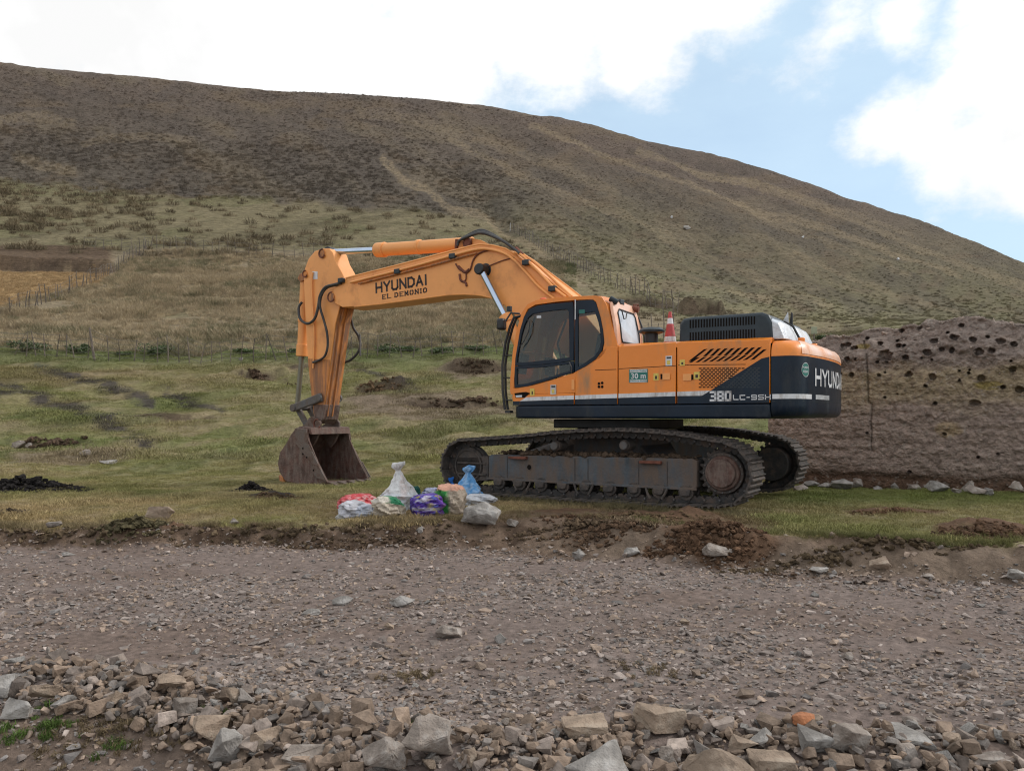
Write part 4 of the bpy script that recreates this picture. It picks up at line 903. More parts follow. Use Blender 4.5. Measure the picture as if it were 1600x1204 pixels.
# cab floor, front frame and glass
fl = MB(); fl.box(-.5, 1.3, .50, 1.42, 1.48, 1.56); fl.build('cab_floor', M['black'], exc)
frt = MB()
fx = [(outer[1][0]-.02, 1.60), (outer[2][0]-.01, outer[2][1]), (outer[3][0]-.01, outer[3][1]), (outer[4][0]-.01, outer[4][1]), (outer[5][0]-.01, outer[5][1])]
for y in (1.40, .52): frt.tube([(a-.02, y, z) for a, z in fx], .035, 8)
frt.tube([(fx[0][0]-.02, .5, 1.62), (fx[0][0]-.02, 1.42, 1.62)], .05, 8); frt.tube([(fx[2][0]-.02, .5, fx[2][1]), (fx[2][0]-.02, 1.42, fx[2][1])], .02, 8)
ff = frt.build('front_frame', M['orange_old'], exc)
fg = MB(); V = [(a, 1.38, z) for a, z in fx]+[(a, .54, z) for a, z in fx]; fg.add(V, [(i, i+1, i+6, i+5) for i in range(4)]); fg.build('windscreen', M['glass'], ff)
# seat, console, lever
st_ = MB(); st_.box(-.05, .42, .72, 1.18, 1.95, 2.08); st_.build('seat', M['seat'], exc, bevel=.04)
st_ = MB(); st_.prism([(-.05, 2.05), (.06, 2.05), (-.05, 2.62), (-.17, 2.62)], .72, 1.18); st_.build('seat_back', M['seat'], exc, bevel=.04)
st_ = MB(); st_.prism([(-.12, 2.64), (-.02, 2.64), (-.05, 2.80), (-.14, 2.80)], .83, 1.07); st_.build('headrest', M['seat'], exc, bevel=.03)
st_ = MB(); st_.box(.0, .55, 1.22, 1.36, 1.98, 2.14); st_.box(.0, .55, .56, .68, 1.98, 2.14); st_.box(-.2, .5, .75, 1.15, 1.55, 1.93); st_.build('console', M['black'], exc, bevel=.03)
st_ = MB(); st_.tube([(.48, 1.29, 2.12), (.50, 1.29, 2.30)], [.015, .03], 8); st_.tube([(.95, .85, 1.6), (.85, .85, 2.10)], .015, 6); st_.tube([(.95, 1.1, 1.6), (.85, 1.1, 2.05)], .015, 6); st_.build('control_lever', M['black'], exc)
st_ = MB(); st_.box(1.05, 1.12, .60, .84, 2.0, 2.3); st_.build('monitor', M['black'], exc, bevel=.01)
st_ = MB(); st_.tube([(.9, .56, 2.1), (1.0, .6, 2.55), (.85, .56, 2.95)], .02, 8); st_.build('cab_post', M['black'], exc)
# beacon, rear lamps, roof brackets
bc = MB(); q = L3(849, 464, 1.15); bc.cyl((q[0], 1.15, 3.14), (q[0], 1.15, 3.17), .07, n=18); bco = bc.build('beacon_base', M['rubber'], roof)
bc = MB(); bc.cyl((q[0], 1.15, 3.17), (q[0], 1.15, 3.26), .064, .055, n=18); bc.build('beacon', M['beacon'], roof, bevel=.015)
lp = MB(); lp.cyl((-.36, 1.36, 3.12), (-.47, 1.32, 3.05), .045, n=12); lp.box(-.42, -.33, .95, 1.1, 3.06, 3.14); lp.build('work_lamp', M['hood'], roof, bevel=.01)
lp = MB(); lp.cyl((-.40, .60, 3.05), (-.50, .58, 3.02), .05, n=12); lp.tube([(-.42, .62, 3.10), (-.45, .50, 3.12), (-.42, .45, 3.0)], .016, 6); lp.build('rear_lamp_bracket', M['rust'], rwo, bevel=.01)
for aa in (.17, .05, .62):
    t_ = MB(); t_.box(aa, aa+.03, 1.28, 1.31, 3.13, 3.19); t_.build('roof_clip', M['orange_old'], roof)
wr = MB(); wr.tube([(-.52, 1.27, 2.93), (-.535, 1.22, 2.80), (-.54, 1.16, 2.82), (-.535, 1.12, 2.90)], .010, 6); wr.build('wiper', M['black'], rwo)
# front guard rails, mirror and lamp on the nose of the cab
fr_ = MB()
for (dx, b) in ((0, 1.50), (4.5, 1.42)): fr_.tube([L3(789+dx, 640, b), L3(785.5+dx, 610, b), L3(785+dx, 570, b), L3(790+dx, 535, b), L3(797+dx, 510, b), L3(803+dx, 496, b), L3(815, 493, b-.05)], .022, 8)
for y in (520, 555, 590, 625): fr_.tube([L3(790-(555-y)*-.0+ (2 if y < 540 else -3), y, 1.50), L3(800, y, 1.44)], .012, 6)
fr_.build('guard_rail', M['black'], exc)
mi = MB(); a, _, z = L3(787, 506, 1.52); mi.box(a-.03, a+.10, 1.46, 1.60, z-.10, z+.09); mi.build('mirror', M['black'], exc, bevel=.035, seg=3)
mi = MB(); a, _, z = L3(796, 480, 1.42); mi.box(a-.03, a+.04, 1.38, 1.44, z-.07, z+.02); mi.tube([L3(788, 505, 1.5), L3(798, 489, 1.42), L3(812, 490, 1.42)], .018, 6); mi.build('mirror_arm', M['hood'], exc, bevel=.01)
bw = MB(); a, _, z = L3(794, 643, 1.48); bw.box(a-.05, a+.05, 1.40, 1.5, z-.02, z+.02); bw.build('rail_foot', M['black'], exc)
# intake pre-cleaner and small mirror arms on the bay roof
pc = MB(); q = L3(1018, 525, 1.05); pc.cyl((q[0], 1.05, 2.38), (q[0], 1.05, 2.60), .10, n=24); pco = pc.build('air_intake', M['black'], exc)
pc = MB(); pc.tube([(q[0], 1.05, 2.565), (q[0], 1.05, 2.585), (q[0], 1.05, 2.615), (q[0], 1.05, 2.655), (q[0], 1.05, 2.67)], [.13, .195, .20, .15, .04], 32); pc.build('intake_cap', M['hood'], pco, smooth=40)
ma = MB(); ma.tube([L3(988, 503, .5), L3(998, 497, .5), L3(1006, 519, .5), L3(1008, 540, .5)], .016, 6); ma.build('mirror_bracket', M['black'], exc)

# --- boom, arm, cylinders
def bp(l, b): return [L2(x, y, b) for x, y in l]
BB = .33
boom_pts = bp([(519, 462), (521, 452), (528, 442), (540, 435), (620, 415), (700, 394), (735, 385), (750, 382), (770, 384), (790, 389), (806, 399), (828, 416), (860, 440), (893, 466)], BB)
boom_pts += [(.35, 2.75), (-.05, 2.25), (-.12, 2.05), (-.02, 1.88), (.16, 1.85), (.40, 2.0)]
boom_pts += bp([(826, 520), (800, 488), (786, 476), (770, 466), (750, 461), (725, 459.5), (700, 460.5), (660, 466), (600, 474), (553, 479), (535, 480), (523, 474)], BB)
bm_ = MB(); bm_.prism(boom_pts, -.29, .33-.0); boom = bm_.build('boom', M['orange_old'], exc, bevel=.014)
fw = MB()
edge = bp([(540, 434.5), (620, 414.5), (700, 393.5), (735, 384.5), (750, 381.5), (770, 383.5), (790, 388.5), (806, 398.5), (828, 415.5), (860, 439.5), (893, 465.5)], BB)
fw.tube([(a, BB-.01, z) for a, z in edge], .022, 6); fw.tube([(a, -.29, z) for a, z in edge], .022, 6)
ed2 = bp([(553, 479), (600, 474), (660, 466), (700, 460.5), (725, 459.5), (750, 461), (770, 466), (786, 476)], BB)
fw.tube([(a, BB-.01, z) for a, z in ed2], .016, 6); fw.build('boom_flange', M['orange_old'], boom)
# hydraulic pipes along the top
def pipe(name, pl, r, m, par, n=4, seg_=8): mb = MB(); mb.tube(smooth_path(pl, n), r, seg_); return mb.build(name, m, par, smooth=60)
pp1 = [(548, 441), (600, 428), (650, 415), (700, 401), (740, 390.5), (762, 389), (786, 395), (803, 406), (822, 426), (842, 448), (868, 468), (880, 474)]
pp2 = [(560, 443), (620, 428), (680, 413), (712, 404), (745, 395)]
pp3 = [(804, 394), (815, 399), (838, 421), (866, 450), (884, 464)]
pp4 = [(815, 396), (840, 414), (870, 442), (893, 463)]
pipe('hydraulic_pipe', [L3(x, y, .375) for x, y in pp1], .026, M['orange_old'], boom)
pipe('hydraulic_pipe', [L3(x, y, .37) for x, y in pp2], .018, M['orange_worn'], boom)
pipe('hydraulic_pipe', [L3(x, y, .38) for x, y in pp3], .026, M['orange_old'], boom); pipe('hydraulic_pipe', [L3(x, y, .30) for x, y in pp4], .026, M['orange_old'], boom)
for (x, y) in ((621, 424), (707, 400), (822, 410), (863, 451), (533, 438)):
    a, _, z = L3(x, y, .38); c_ = MB(); c_.box(a-.07, a+.07, .33, .42, z-.05, z+.05); c_.build('pipe_clamp', M['hood'], boom, bevel=.015)
# foot of boom cylinder hose fittings on the side
fit = M['rust']
for pts_, r_, m_ in (([(712, 412), (717, 420), (722, 423), (729, 426), (735, 420), (738, 410), (742, 402), (750, 395), (765, 390)], .016, 'rust'), ([(718, 428), (720, 438), (727, 441), (729, 447)], .022, 'rust'), ([(728, 427), (728, 436), (724, 440)], .012, 'rust'), ([(760, 417), (785, 407), (803, 402.5)], .010, 'rust'), ([(716, 416), (726, 425), (733, 421)], .028, 'rust')):
    pipe('grease_line', [L3(x, y, .345) for x, y in pts_], r_, M[m_], boom)
# lettering on the boom side
sc0 = .0
a0, z0 = L2(586, 458.5, BB+.003); a1, z1 = L2(668, 445, BB+.003)
ang = math.atan2(z1-z0, a0-a1)
LN = math.hypot(a1-a0, z1-z0)
wl = LN/(7+.25-1+6*.34)*1.0
lettering('lettering', 'HYUNDAI', .175, wl*.88, .255, M['letter'], boom, side_place(588, 456.5, BB+.0035, ang), gap=.46)
lettering('lettering', 'EL DEMONIO', .078, .074, .34, M['letter'], boom, side_place(598, 466.8, BB+.0035, ang), gap=.80, serif=True)
# black grease patch + boom cylinder head
gp_ = MB(); q = L3(758, 422, BB+.01); gp_.cyl((q[0], BB-.02, q[2]), (q[0], BB+.012, q[2]), .13, n=20); gp_.build('pin_boss', M['black'], boom, bevel=.01)
q = L3(752, 421, .46)
bh = MB(); bh.cyl((q[0], .34, q[2]), (q[0], .56, q[2]), .105, n=22); bh.build('pin_cap', M['black'], boom, bevel=.02)
def cylinder_pair(b):
    p1_ = Vector((q[0], b, q[2])); p0_ = Vector((1.28, b, 1.62)); d = (p1_-p0_).normalized(); mid_ = p0_+d*1.75
    mb = MB(); mb.cyl(p0_, mid_, .105, n=22); mb.cyl(mid_-d*.16, mid_, .125, n=22); bo = mb.build('boom_cylinder', M['orange_old'], exc, bevel=.01)
    mb = MB(); mb.cyl(mid_-d*.05, p1_-d*.05, .060, n=20); mb.build('cylinder_rod', M['chrome'], bo, smooth=50)
    mb = MB(); mb.cyl(p1_-Vector((0, .07, 0)), p1_+Vector((0, .07, 0)), .10, n=20); mb.build('rod_eye', M['black'], bo, bevel=.01)
cylinder_pair(.47); cylinder_pair(-.43)
# arm cylinder on top
A0 = Vector(L3(517, 394, 0)); A1 = Vector(L3(735, 381, 0)); d = (A0-A1).normalized()
B1 = Vector(L3(592, 390.5, 0))
ac = MB(); ac.cyl(A1-d*.05, B1, .135, n=26); ac.cyl(B1-d*.18, B1+d*.06, .16, .15, n=26); ac.cyl(A1+d*1.25, A1+d*1.33, .150, n=26); aco = ac.build('arm_cylinder', M['orange_old'], exc, bevel=.012)
mb = MB(); mb.cyl(B1, A0, .066, n=20); mb.build('cylinder_rod', M['chrome'], aco, smooth=50)
mb = MB(); mb.cyl(A0-Vector((0, .12, 0)), A0+Vector((0, .12, 0)), .11, n=20); mb.build('rod_eye', M['black'], aco, bevel=.01)
ear = MB(); a, _, z = L3(735, 381, .1)
for b in (.12, -.18): ear.prism(bp([(712, 392), (722, 378), (735, 372), (752, 375), (778, 388), (760, 392)], b), b-.0, b+.05)
ear.build('boom_ear', M['orange_old'], boom, bevel=.015)
eb = MB(); eb.cyl((a, .05, z), (a, .22, z), .10, n=20); eb.tube([(a+.08*math.cos(t), .225, z+.08*math.sin(t)) for t in [2*math.pi*k/16 for k in range(17)]], .012, 6); eb.build('ear_pin', M['rust'], boom, bevel=.01)
for off in (0, .06, -.08): pipe('hydraulic_hose', [L3(715, 384, .18+off), L3(718, 376, .18+off), L3(735, 367+off*20, .2+off), L3(752, 362+off*30, .2+off), L3(770, 368+off*20, .2+off), L3(788, 378, .25+off), L3(803, 389, .3+off), L3(812, 396, .33+off)], .028, M['rubber'], boom)
ft = MB(); ft.tube([L3(713, 388, .18), L3(714, 374, .18)], .035, 8); ft.tube([L3(806, 388, .3), L3(816, 398, .33)], .04, 8); ft.build('hose_fitting', M['rust'], boom)
# arm (stick)
SB = .23
arm_pts = bp([(505, 388), (514, 388), (519.5, 394), (524, 408), (534, 426), (541, 440), (541, 455), (531, 478), (524, 505), (514, 580), (504, 652), (498, 660), (491, 656), (487, 620), (481, 560), (477, 500), (474.5, 440), (476, 420), (482, 404), (492, 392)], SB)
am = MB(); am.prism(arm_pts, -.21, SB); arm = am.build('arm', M['orange_old'], exc, bevel=.014)
# worn inner face plate (facing the machine)
wf = MB(); e = bp([(531.5, 478), (524.5, 505), (514.5, 580), (505, 650)], SB); 
V = [(a-.004, SB-.015, z) for a, z in e]+[(a-.004, -.195, z) for a, z in e]; wf.add(V, [(i, i+1, i+5, i+4) for i in range(3)]); wf.build('arm_inner_face', M['orange_worn'], arm, smooth=0)
for b in (.12, -.02): mb = MB(); mb.tube([(a-.02, b, z) for a, z in e], .018, 6); mb.build('weld_rib', M['orange_worn'], arm)
es = MB(); es.prism(bp([(481, 560), (516, 562), (503.5, 652), (497, 658), (492, 655), (487, 620)], SB+.004), SB, SB+.004); es.build('worn_lower_side', M['orange_worn'], arm, smooth=0)
at_ = MB(); at_.prism(bp([(489.5, 632), (508, 632), (504, 655), (498, 662), (491, 658)], SB+.012), -.225, SB+.012); at_.build('arm_tip', M['bucket'], arm, bevel=.012)
pl = MB(); pl.prism(bp([(488, 424), (496, 424), (496, 436), (488, 436)], SB+.006), SB, SB+.006); pl.build('white_plate', M['white'], arm)
pipe('arm_pipe', [L3(x, y, SB+.035) for x, y in ((489, 425), (487, 440), (488, 470), (490, 500), (491, 530), (490, 560), (489, 575))], .02, M['orange_old'], arm)
# pins
for (x, y, r_, b_) in ((504.5, 396, .09, SB), (478, 428, .07, SB), (519, 464, .10, BB), (497, 662, .10, .30)):
    a, _, z = L3(x, y, b_); par_ = arm if b_ != BB else boom; mb = MB(); mb.cyl((a, b_-.04, z), (a, b_+.03, z), r_*.8, n=18); pb = mb.build('pin_boss', M['orange_worn' if y < 600 else 'wear'], par_, bevel=.008); mb = MB(); mb.tube([(a+r_*math.cos(t), b_+.03, z+r_*math.sin(t)) for t in [R(-150+k*15) for k in range(18)]], .017, 6); mb.build('pin_retainer', M['rust'], pb)
# bucket cylinder
C0 = Vector(L3(477.5, 436, 0)); C1 = Vector(L3(472.0, 553, 0)); C2 = Vector(L3(464, 640, 0))
C0.x += .0
bcy = MB(); bcy.cyl(C0, C1, .115, n=24); dd = (C1-C0).normalized(); bcy.cyl(C1-dd*.22, C1+dd*.05, .135, n=24); bcy.cyl(C0+dd*.9, C0+dd*.97, .13, n=24); bco_ = bcy.build('bucket_cylinder', M['orange_old'], exc, bevel=.01)
mb = MB(); mb.cyl(C1, C2, .058, n=18); mb.build('cylinder_rod', M['rod_dull'], bco_, smooth=50)
mt = MB(); mt.prism([(C0.x-.25, C0.z-.05), (C0.x-.25, C0.z+.1), (C0.x+.02, C0.z+.1), (C0.x+.09, C0.z), (C0.x+.02, C0.z-.08)], -.16, -.10); mt.prism([(C0.x-.25, C0.z-.05), (C0.x-.25, C0.z+.1), (C0.x+.02, C0.z+.1), (C0.x+.09, C0.z), (C0.x+.02, C0.z-.08)], .10, .16); mt.build('cylinder_lug', M['orange_worn'], arm, bevel=.01)
# linkage
for b in (.27, -.27):
    p0_ = Vector(L3(459.5, 637, .27)); p1_ = Vector(L3(500, 621, .27)); p0_.y = p1_.y = b; dx = (p1_-p0_).normalized(); nz_ = Vector((-dx.z, 0, dx.x))
    mb = MB(); V = [p0_+nz_*.085-dx*.05, p0_-nz_*.085-dx*.05, p1_-nz_*.10+dx*.06, p1_+nz_*.10+dx*.06]; mb.prism([(v.x, v.z) for v in V], b-.035, b+.035)
    lk = mb.build('link_bar', M['steel'], exc, bevel=.03, seg=3)
    for p in (p0_, p1_): m3 = MB(); s_ = 1 if b > 0 else -1; m3.cyl((p.x, b, p.z), (p.x, b+s_*.06, p.z), .085, n=20); m3.build('link_pin', M['steel'], lk, bevel=.01)
mb = MB(); mb.cyl((p0_.x, -.24, p0_.z), (p0_.x, .24, p0_.z), .06, n=16); mb.build('cross_pin', M['steel'], exc)
q1_ = Vector(L3(478, 664, .2))
for b in (.17, -.17):
    mb = MB(); pr = Vector((p0_.x, 0, p0_.z)); e1 = Vector((q1_.x, 0, q1_.z)); dx = (e1-pr).normalized(); nn_ = Vector((-dx.z, 0, dx.x))*.065; mb.prism([(pr+nn_).xz, (pr-nn_).xz, (e1-nn_).xz, (e1+nn_).xz] if False else [((pr+nn_).x, (pr+nn_).z), ((pr-nn_).x, (pr-nn_).z), ((e1-nn_).x, (e1-nn_).z), ((e1+nn_).x, (e1+nn_).z)], b-.04, b+.04)
    mb.build('h_link', M['steel'], exc, bevel=.02)
# bucket
WB = .62
bo_ = bp([(463, 668), (480, 670), (482.5, 688), (496.5, 722), (511.5, 752), (511, 758), (488, 761.5), (463, 760), (446, 751), (437, 738), (434, 724), (437, 707), (448, 691), (455, 678)], WB)
bo_ = [(a, max(z, -.17)) for a, z in bo_]
bk = MB()
curve = bo_[5:]+[bo_[0], bo_[1]]                 # lip, belly, back, top
ca = sum(p[0] for p in bo_)/len(bo_); cz_ = sum(p[1] for p in bo_)/len(bo_)
inn = [(ca+(a-ca)*.93, cz_+(z-cz_)*.93) for a, z in curve]
V = [(a, -WB+.03, z) for a, z in curve]+[(a, WB-.03, z) for a, z in curve]+[(a, -WB+.03, z) for a, z in inn]+[(a, WB-.03, z) for a, z in inn]; n = len(curve); Fs = []
for i in range(n-1): Fs += [(i, i+1, n+i+1, n+i), (2*n+i, 3*n+i, 3*n+i+1, 2*n+i+1)]
Fs += [(0, n, 3*n, 2*n), (n-1, 3*n-1, 4*n-1, 2*n-1)]
bk.add(V, Fs)
for (y0, y1) in ((WB-.03, WB), (-WB, -WB+.03)): bk.prism(bo_, y0, y1)
bucket = bk.build('bucket', M['bucket'], exc, bevel=.006, smooth=40)
for s_ in (1, -1):
    y0, y1 = sorted((s_*WB, s_*(WB+.03)))
    c_ = MB(); c_.prism(bp([(462, 669), (480, 670.5), (483, 688), (482, 692), (497, 722), (512.5, 753), (503, 754), (492, 727), (478, 712), (463, 692)], WB), y0, y1); c_.build('side_cutter', M['wear'], bucket, bevel=.008)
    c_ = MB(); c_.prism(bp([(494, 724), (500, 726), (513.5, 752), (497, 746), (489, 735)], WB), *sorted((s_*(WB+.03), s_*(WB+.055)))); c_.build('corner_plate', M['wear'], bucket, bevel=.008)
    for (x, y) in ((475, 700), (475, 709), (481, 714), (493, 734)):
        a, _, z = L3(x, y, WB); hh = MB(); hh.cyl((a, s_*(WB+.03), z), (a, s_*(WB+.036 if y < 720 else WB+.06), z), .022, n=10); hh.build('bolt_hole', M['slot'], bucket)
    a, _, z = L3(444, 752, WB); c_ = MB(); c_.prism([(a+.13, z+.0), (a+.17, z+.14), (a+.05, z+.10), (a+.0, z-.02)], *sorted((s_*(WB-.10), s_*(WB+.02)))); c_.build('heel_shroud', M['orange_worn'], bucket, bevel=.01)
    e_ = MB(); e_.prism(bp([(470, 670), (482, 662), (488, 652), (496, 650), (504, 660), (504, 676), (498, 690), (490, 700), (484, 690)], .22), *sorted((s_*.27, s_*.32))); e_.build('bucket_ear', M['wear'], bucket, bevel=.012)
lipa, lipz = bo_[4][0], bo_[5][1]
lipz = max(lipz, -.16)
lb = MB(); lb.prism([(lipa+.15, lipz+.0), (lipa+.15, lipz+.05), (lipa-.03, lipz+.03), (lipa-.06, lipz+.0)], -WB, WB); lb.build('cutting_edge', M['wear'], bucket, bevel=.005)
for k in range(5):
    y = -WB+.07+k*(2*WB-.14)/4; t_ = MB()
    r0 = [(lipa+.02, y-.05, lipz-.02), (lipa+.02, y+.05, lipz-.02), (lipa+.02, y+.05, lipz+.07), (lipa+.02, y-.05, lipz+.07)]; r1 = [(lipa-.12, y-.045, lipz-.02), (lipa-.12, y+.045, lipz-.02), (lipa-.12, y+.045, lipz+.05), (lipa-.12, y-.045, lipz+.05)]; r2 = [(lipa-.30, y-.028, lipz-.025), (lipa-.30, y+.028, lipz-.025), (lipa-.30, y+.028, lipz-.005), (lipa-.30, y-.028, lipz-.005)]
    V, Fs = loft([r0, r1, r2]); t_.add(V, Fs); t_.build('bucket_tooth', M['wear'], bucket, bevel=.006)
tpb = MB(); tpb.prism([(bo_[0][0]-.02, bo_[0][1]-.06), (bo_[0][0]-.02, bo_[0][1]+.03), (bo_[1][0]-.06, bo_[1][1]+.03), (bo_[1][0]-.1, bo_[1][1]-.12)], -WB+.04, WB-.04); tpb.build('top_plate', M['bucket'], bucket, bevel=.01)
# loose hoses
for pl_, r_ in (([(533, 442, .36), (520, 445, .38), (508, 449, .38), (500, 462, .36), (497, 480, .36), (492, 497, .36), (483, 505, .33), (474, 503, .30), (468, 495, .26), (467, 480, .22), (472, 472, .18)], .030),
                ([(528, 445, .34), (512, 449, .36), (503, 460, .36), (500, 478, .36), (506, 500, .34), (511, 520, .32), (512, 540, .3), (508, 555, .29), (500, 562, .28), (489, 566, .27)], .026),
                ([(548, 496, -.3), (552, 512, -.36), (560, 525, -.4), (563, 540, -.4), (558, 552, -.36), (548, 562, -.3), (538, 566, -.25)], .028)):
    pipe('hydraulic_hose', [L3(*p) for p in pl_], r_, M['rubber'], arm, 5)
# rear bar standing behind arm at right
mb = MB(); mb.tube([L3(562, 522, -.3), L3(563, 556, -.3)], .02, 6); mb.build('hose_stay', M['steel'], arm)

# --- traffic cone standing on the machine
a, z = L2(1047, 545, .35); W = exc.matrix_basis if False else (Matrix.Translation((EC[0], EC[1], 0)) @ Matrix.Rotation(math.pi-TH, 4, 'Z'))
cz0 = 2.40; cp = W @ Vector((a, .35, cz0))
cone = empty('traffic_cone', cp); tag(cone, 'red and white traffic cone standing on the engine deck behind the cab', 'traffic cone')
H = 2.40; zt_ = CZ+(650-487)*cp.y/F-cz0
def rad(h): return .115-(.115-.022)*h/zt_
for (h0, h1, m_, nm) in ((0.03, .10, 'cone_red', 'cone_band'), (.10, .18, 'white', 'reflective_band'), (.18, zt_*.66, 'cone_red', 'cone_band'), (zt_*.66, zt_*.82, 'white', 'reflective_band'), (zt_*.82, zt_, 'cone_red', 'cone_band')):
    mb = MB(); mb.tube([(0, 0, h0), (0, 0, h1)], [rad(h0), rad(h1)], 24); mb.build(nm, M[m_], cone, smooth=50)
mb = MB(); mb.box(-.14, .14, -.14, .14, 0, .03); mb.build('cone_base', M['cone_red'], cone, bevel=.01)

# ================================================================== ROCKS
def hull(npts, seed, flat=.7, box=False):
    rnd = random.Random(seed); bm = bmesh.new()
    for _ in range(npts):
        if box: v = Vector([rnd.choice((-1, 1))*rnd.uniform(.55, 1) for _ in range(3)])
        else:
            v = Vector((rnd.gauss(0, 1), rnd.gauss(0, 1), rnd.gauss(0, 1))).normalized()*rnd.uniform(.8, 1)
        bm.verts.new((v.x, v.y*rnd.uniform(.85, 1), v.z*flat))
    r = bmesh.ops.convex_hull(bm, input=bm.verts)
    bmesh.ops.delete(bm, geom=[v for v in bm.verts if not v.link_faces], context='VERTS')
    bmesh.ops.triangulate(bm, faces=bm.faces); bm.verts.index_update()
    V = np.array([v.co[:] for v in bm.verts]); Fs = np.array([[v.index for v in f.verts] for f in bm.faces]); bm.free()
    return V, Fs
PEB = [hull(9, 100+i, random.uniform(.28, .6)) for i in range(14)]
MED = [hull(18, 200+i, random.uniform(.5, .85), i % 3 == 0) for i in range(14)]
def bake_stones(name, P, S, variants, cols, label, cat, m='stone', tilt=.35, sink=.25):
    P = np.asarray(P); n = len(P); VV = []; FF = []; CC = []; off = 0
    which = np.random.randint(0, len(variants), n)
    for vi, (V, Fs) in enumerate(variants):
        k = np.where(which == vi)[0]
        if not len(k): continue
        az = np.random.rand(len(k))*6.283; tx = np.random.randn(len(k))*tilt; an = np.random.uniform(.65, 1.35, (len(k), 3))
        Q = V[None]*an[:, None]*S[k][:, None, None]
        c, s_ = np.cos(tx)[:, None], np.sin(tx)[:, None]; y = Q[..., 1]*c-Q[..., 2]*s_; z = Q[..., 1]*s_+Q[..., 2]*c; Q = np.stack([Q[..., 0], y, z], -1)
        c, s_ = np.cos(az)[:, None], np.sin(az)[:, None]; x = Q[..., 0]*c-Q[..., 1]*s_; y = Q[..., 0]*s_+Q[..., 1]*c; Q = np.stack([x, y, Q[..., 2]], -1)
        zmin = Q[..., 2].min(1); zr = Q[..., 2].max(1)-zmin
        Q = Q + P[k][:, None, :]; Q[..., 2] += (-zmin-zr*sink)[:, None]
        VV.append(Q.reshape(-1, 3)); FF.append((Fs[None]+(np.arange(len(k))*len(V))[:, None, None]+off).reshape(-1, 3)); CC.append(np.repeat(cols[k], len(V), 0)); off += len(k)*len(V)
    me = npmesh(name, np.concatenate(VV), np.concatenate(FF), np.concatenate(CC), False, M[m]); o = link(name, me); tag(o, label, cat, kind='stuff'); return o
def stone_cols(n, warm=.35):
    base = np.array([[.250, .208, .184]])*np.random.uniform(.60, 1.28, (n, 1)); k = np.random.rand(n)
    base[k < warm] *= np.array([1.06, .96, .84]); base[k > .86] *= np.array([.88, .95, 1.0]); base[(k > .80) & (k < .86)] *= 1.45
    return np.clip(base, .04, .55)
# gravel of the road
n = 88000; u = np.random.uniform(-.93, .93, n); py = np.random.uniform(0, 1, n)
yy = 3.1 + (9.9-3.1)*py**1.15; xx = u*yy*1.02
yb = np.interp(xx, BX, BY)
den = .55+.9*fbm(xx*.7, yy*1.6, 4, 180)+.25*fbm(xx*3, yy*3, 2, 311)
den -= .45*ss(.5, .0, np.abs(yy-(5.25+.08*xx)))*ss(0, -3, xx) + .3*ss(.6, 0, np.abs(yy-(7.6-.25*xx)))*ss(.5, 2.5, xx)
lf = ((yy < 4.2) & (xx < -1.1))
keep = (np.random.rand(n) < den) & (yy < yb+.12+.15*np.random.rand(n)) & ~(lf & (np.random.rand(n) < .6))
xx, yy = xx[keep], yy[keep]; n = len(xx); S = np.random.lognormal(math.log(.0145), .52, n); S = np.clip(S, .006, .056)
bake_stones('road_gravel', np.stack([xx, yy, height(xx, yy)], 1), S, PEB, stone_cols(n), 'loose grey brown gravel strewn over the dirt road', 'gravel', tilt=.25, sink=.3)
# rubble ridge on the near road edge
def berm_pts(n):
    px_ = np.random.uniform(-60, 1660, n); cpy = np.interp(px_, [-60, 0, 150, 300, 450, 600, 750, 900, 1050, 1200, 1400, 1660], [1062, 1060, 1064, 1085, 1118, 1150, 1160, 1165, 1150, 1158, 1172, 1180])
    low = np.interp(px_, [-60, 150, 280, 340, 420, 1660], [1100, 1115, 1140, 1215, 1260, 1260])
    t = np.random.rand(n)**.9; py_ = cpy-14+(low-cpy+14)*t + np.random.randn(n)*8; return px_, py_
px_, py_ = berm_pts(5200); Yd = 1.6*F/(py_-650)*1.0; Xd = (px_-800)/F*Yd
S = np.clip(np.random.lognormal(math.log(.0195), .48, len(Xd)), .009, .055)
kk = np.ones(len(px_), bool)
kk &= ~((px_ > 1150) & (np.random.rand(len(px_)) < .5)); kk &= ~((fbm(px_*.012, py_*.03, 3, 430) < -.12) & (np.random.rand(len(px_)) < .6))
for b in [(593, 1206, 78), (674, 1192, 100), (940, 1215, 118), (1125, 1220, 105), (1030, 1146, 60), (67, 1093, 48), (8, 1085, 44)]: kk &= ~((np.abs(px_-b[0]) < b[2]*.42) & (py_ > b[1]-14) & (py_ < b[1]+60))
Xd, Yd, S = Xd[kk], Yd[kk], S[kk]
zz = height(Xd, Yd)+np.random.rand(len(Xd))*.04*ss(0, .25, np.interp(Xd, CX, CY)+.12-Yd)
bake_stones('rubble_stones', np.stack([Xd, Yd, zz], 1), S, MED, stone_cols(len(Xd), .55)*np.array([[.88, .86, .83]]), 'small loose rubble heaped along the near road edge', 'rubble', tilt=.7, sink=.2)
# scattered stones of the field, bank foot and heap tops
n = 1500; px_ = np.random.uniform(-30, 1630, n); yy = np.interp((px_-800)/F*8.6, BX, BY)+np.random.randn(n)*.22+.12; xx = (px_-800)/F*yy
S = np.clip(np.random.lognormal(math.log(.02), .45, n), .008, .06)
bake_stones('bank_stones', np.stack([xx, yy, height(xx, yy)], 1), S, PEB, stone_cols(n, .6), 'small stones fallen along the foot of the earth bank', 'stones', tilt=.4)

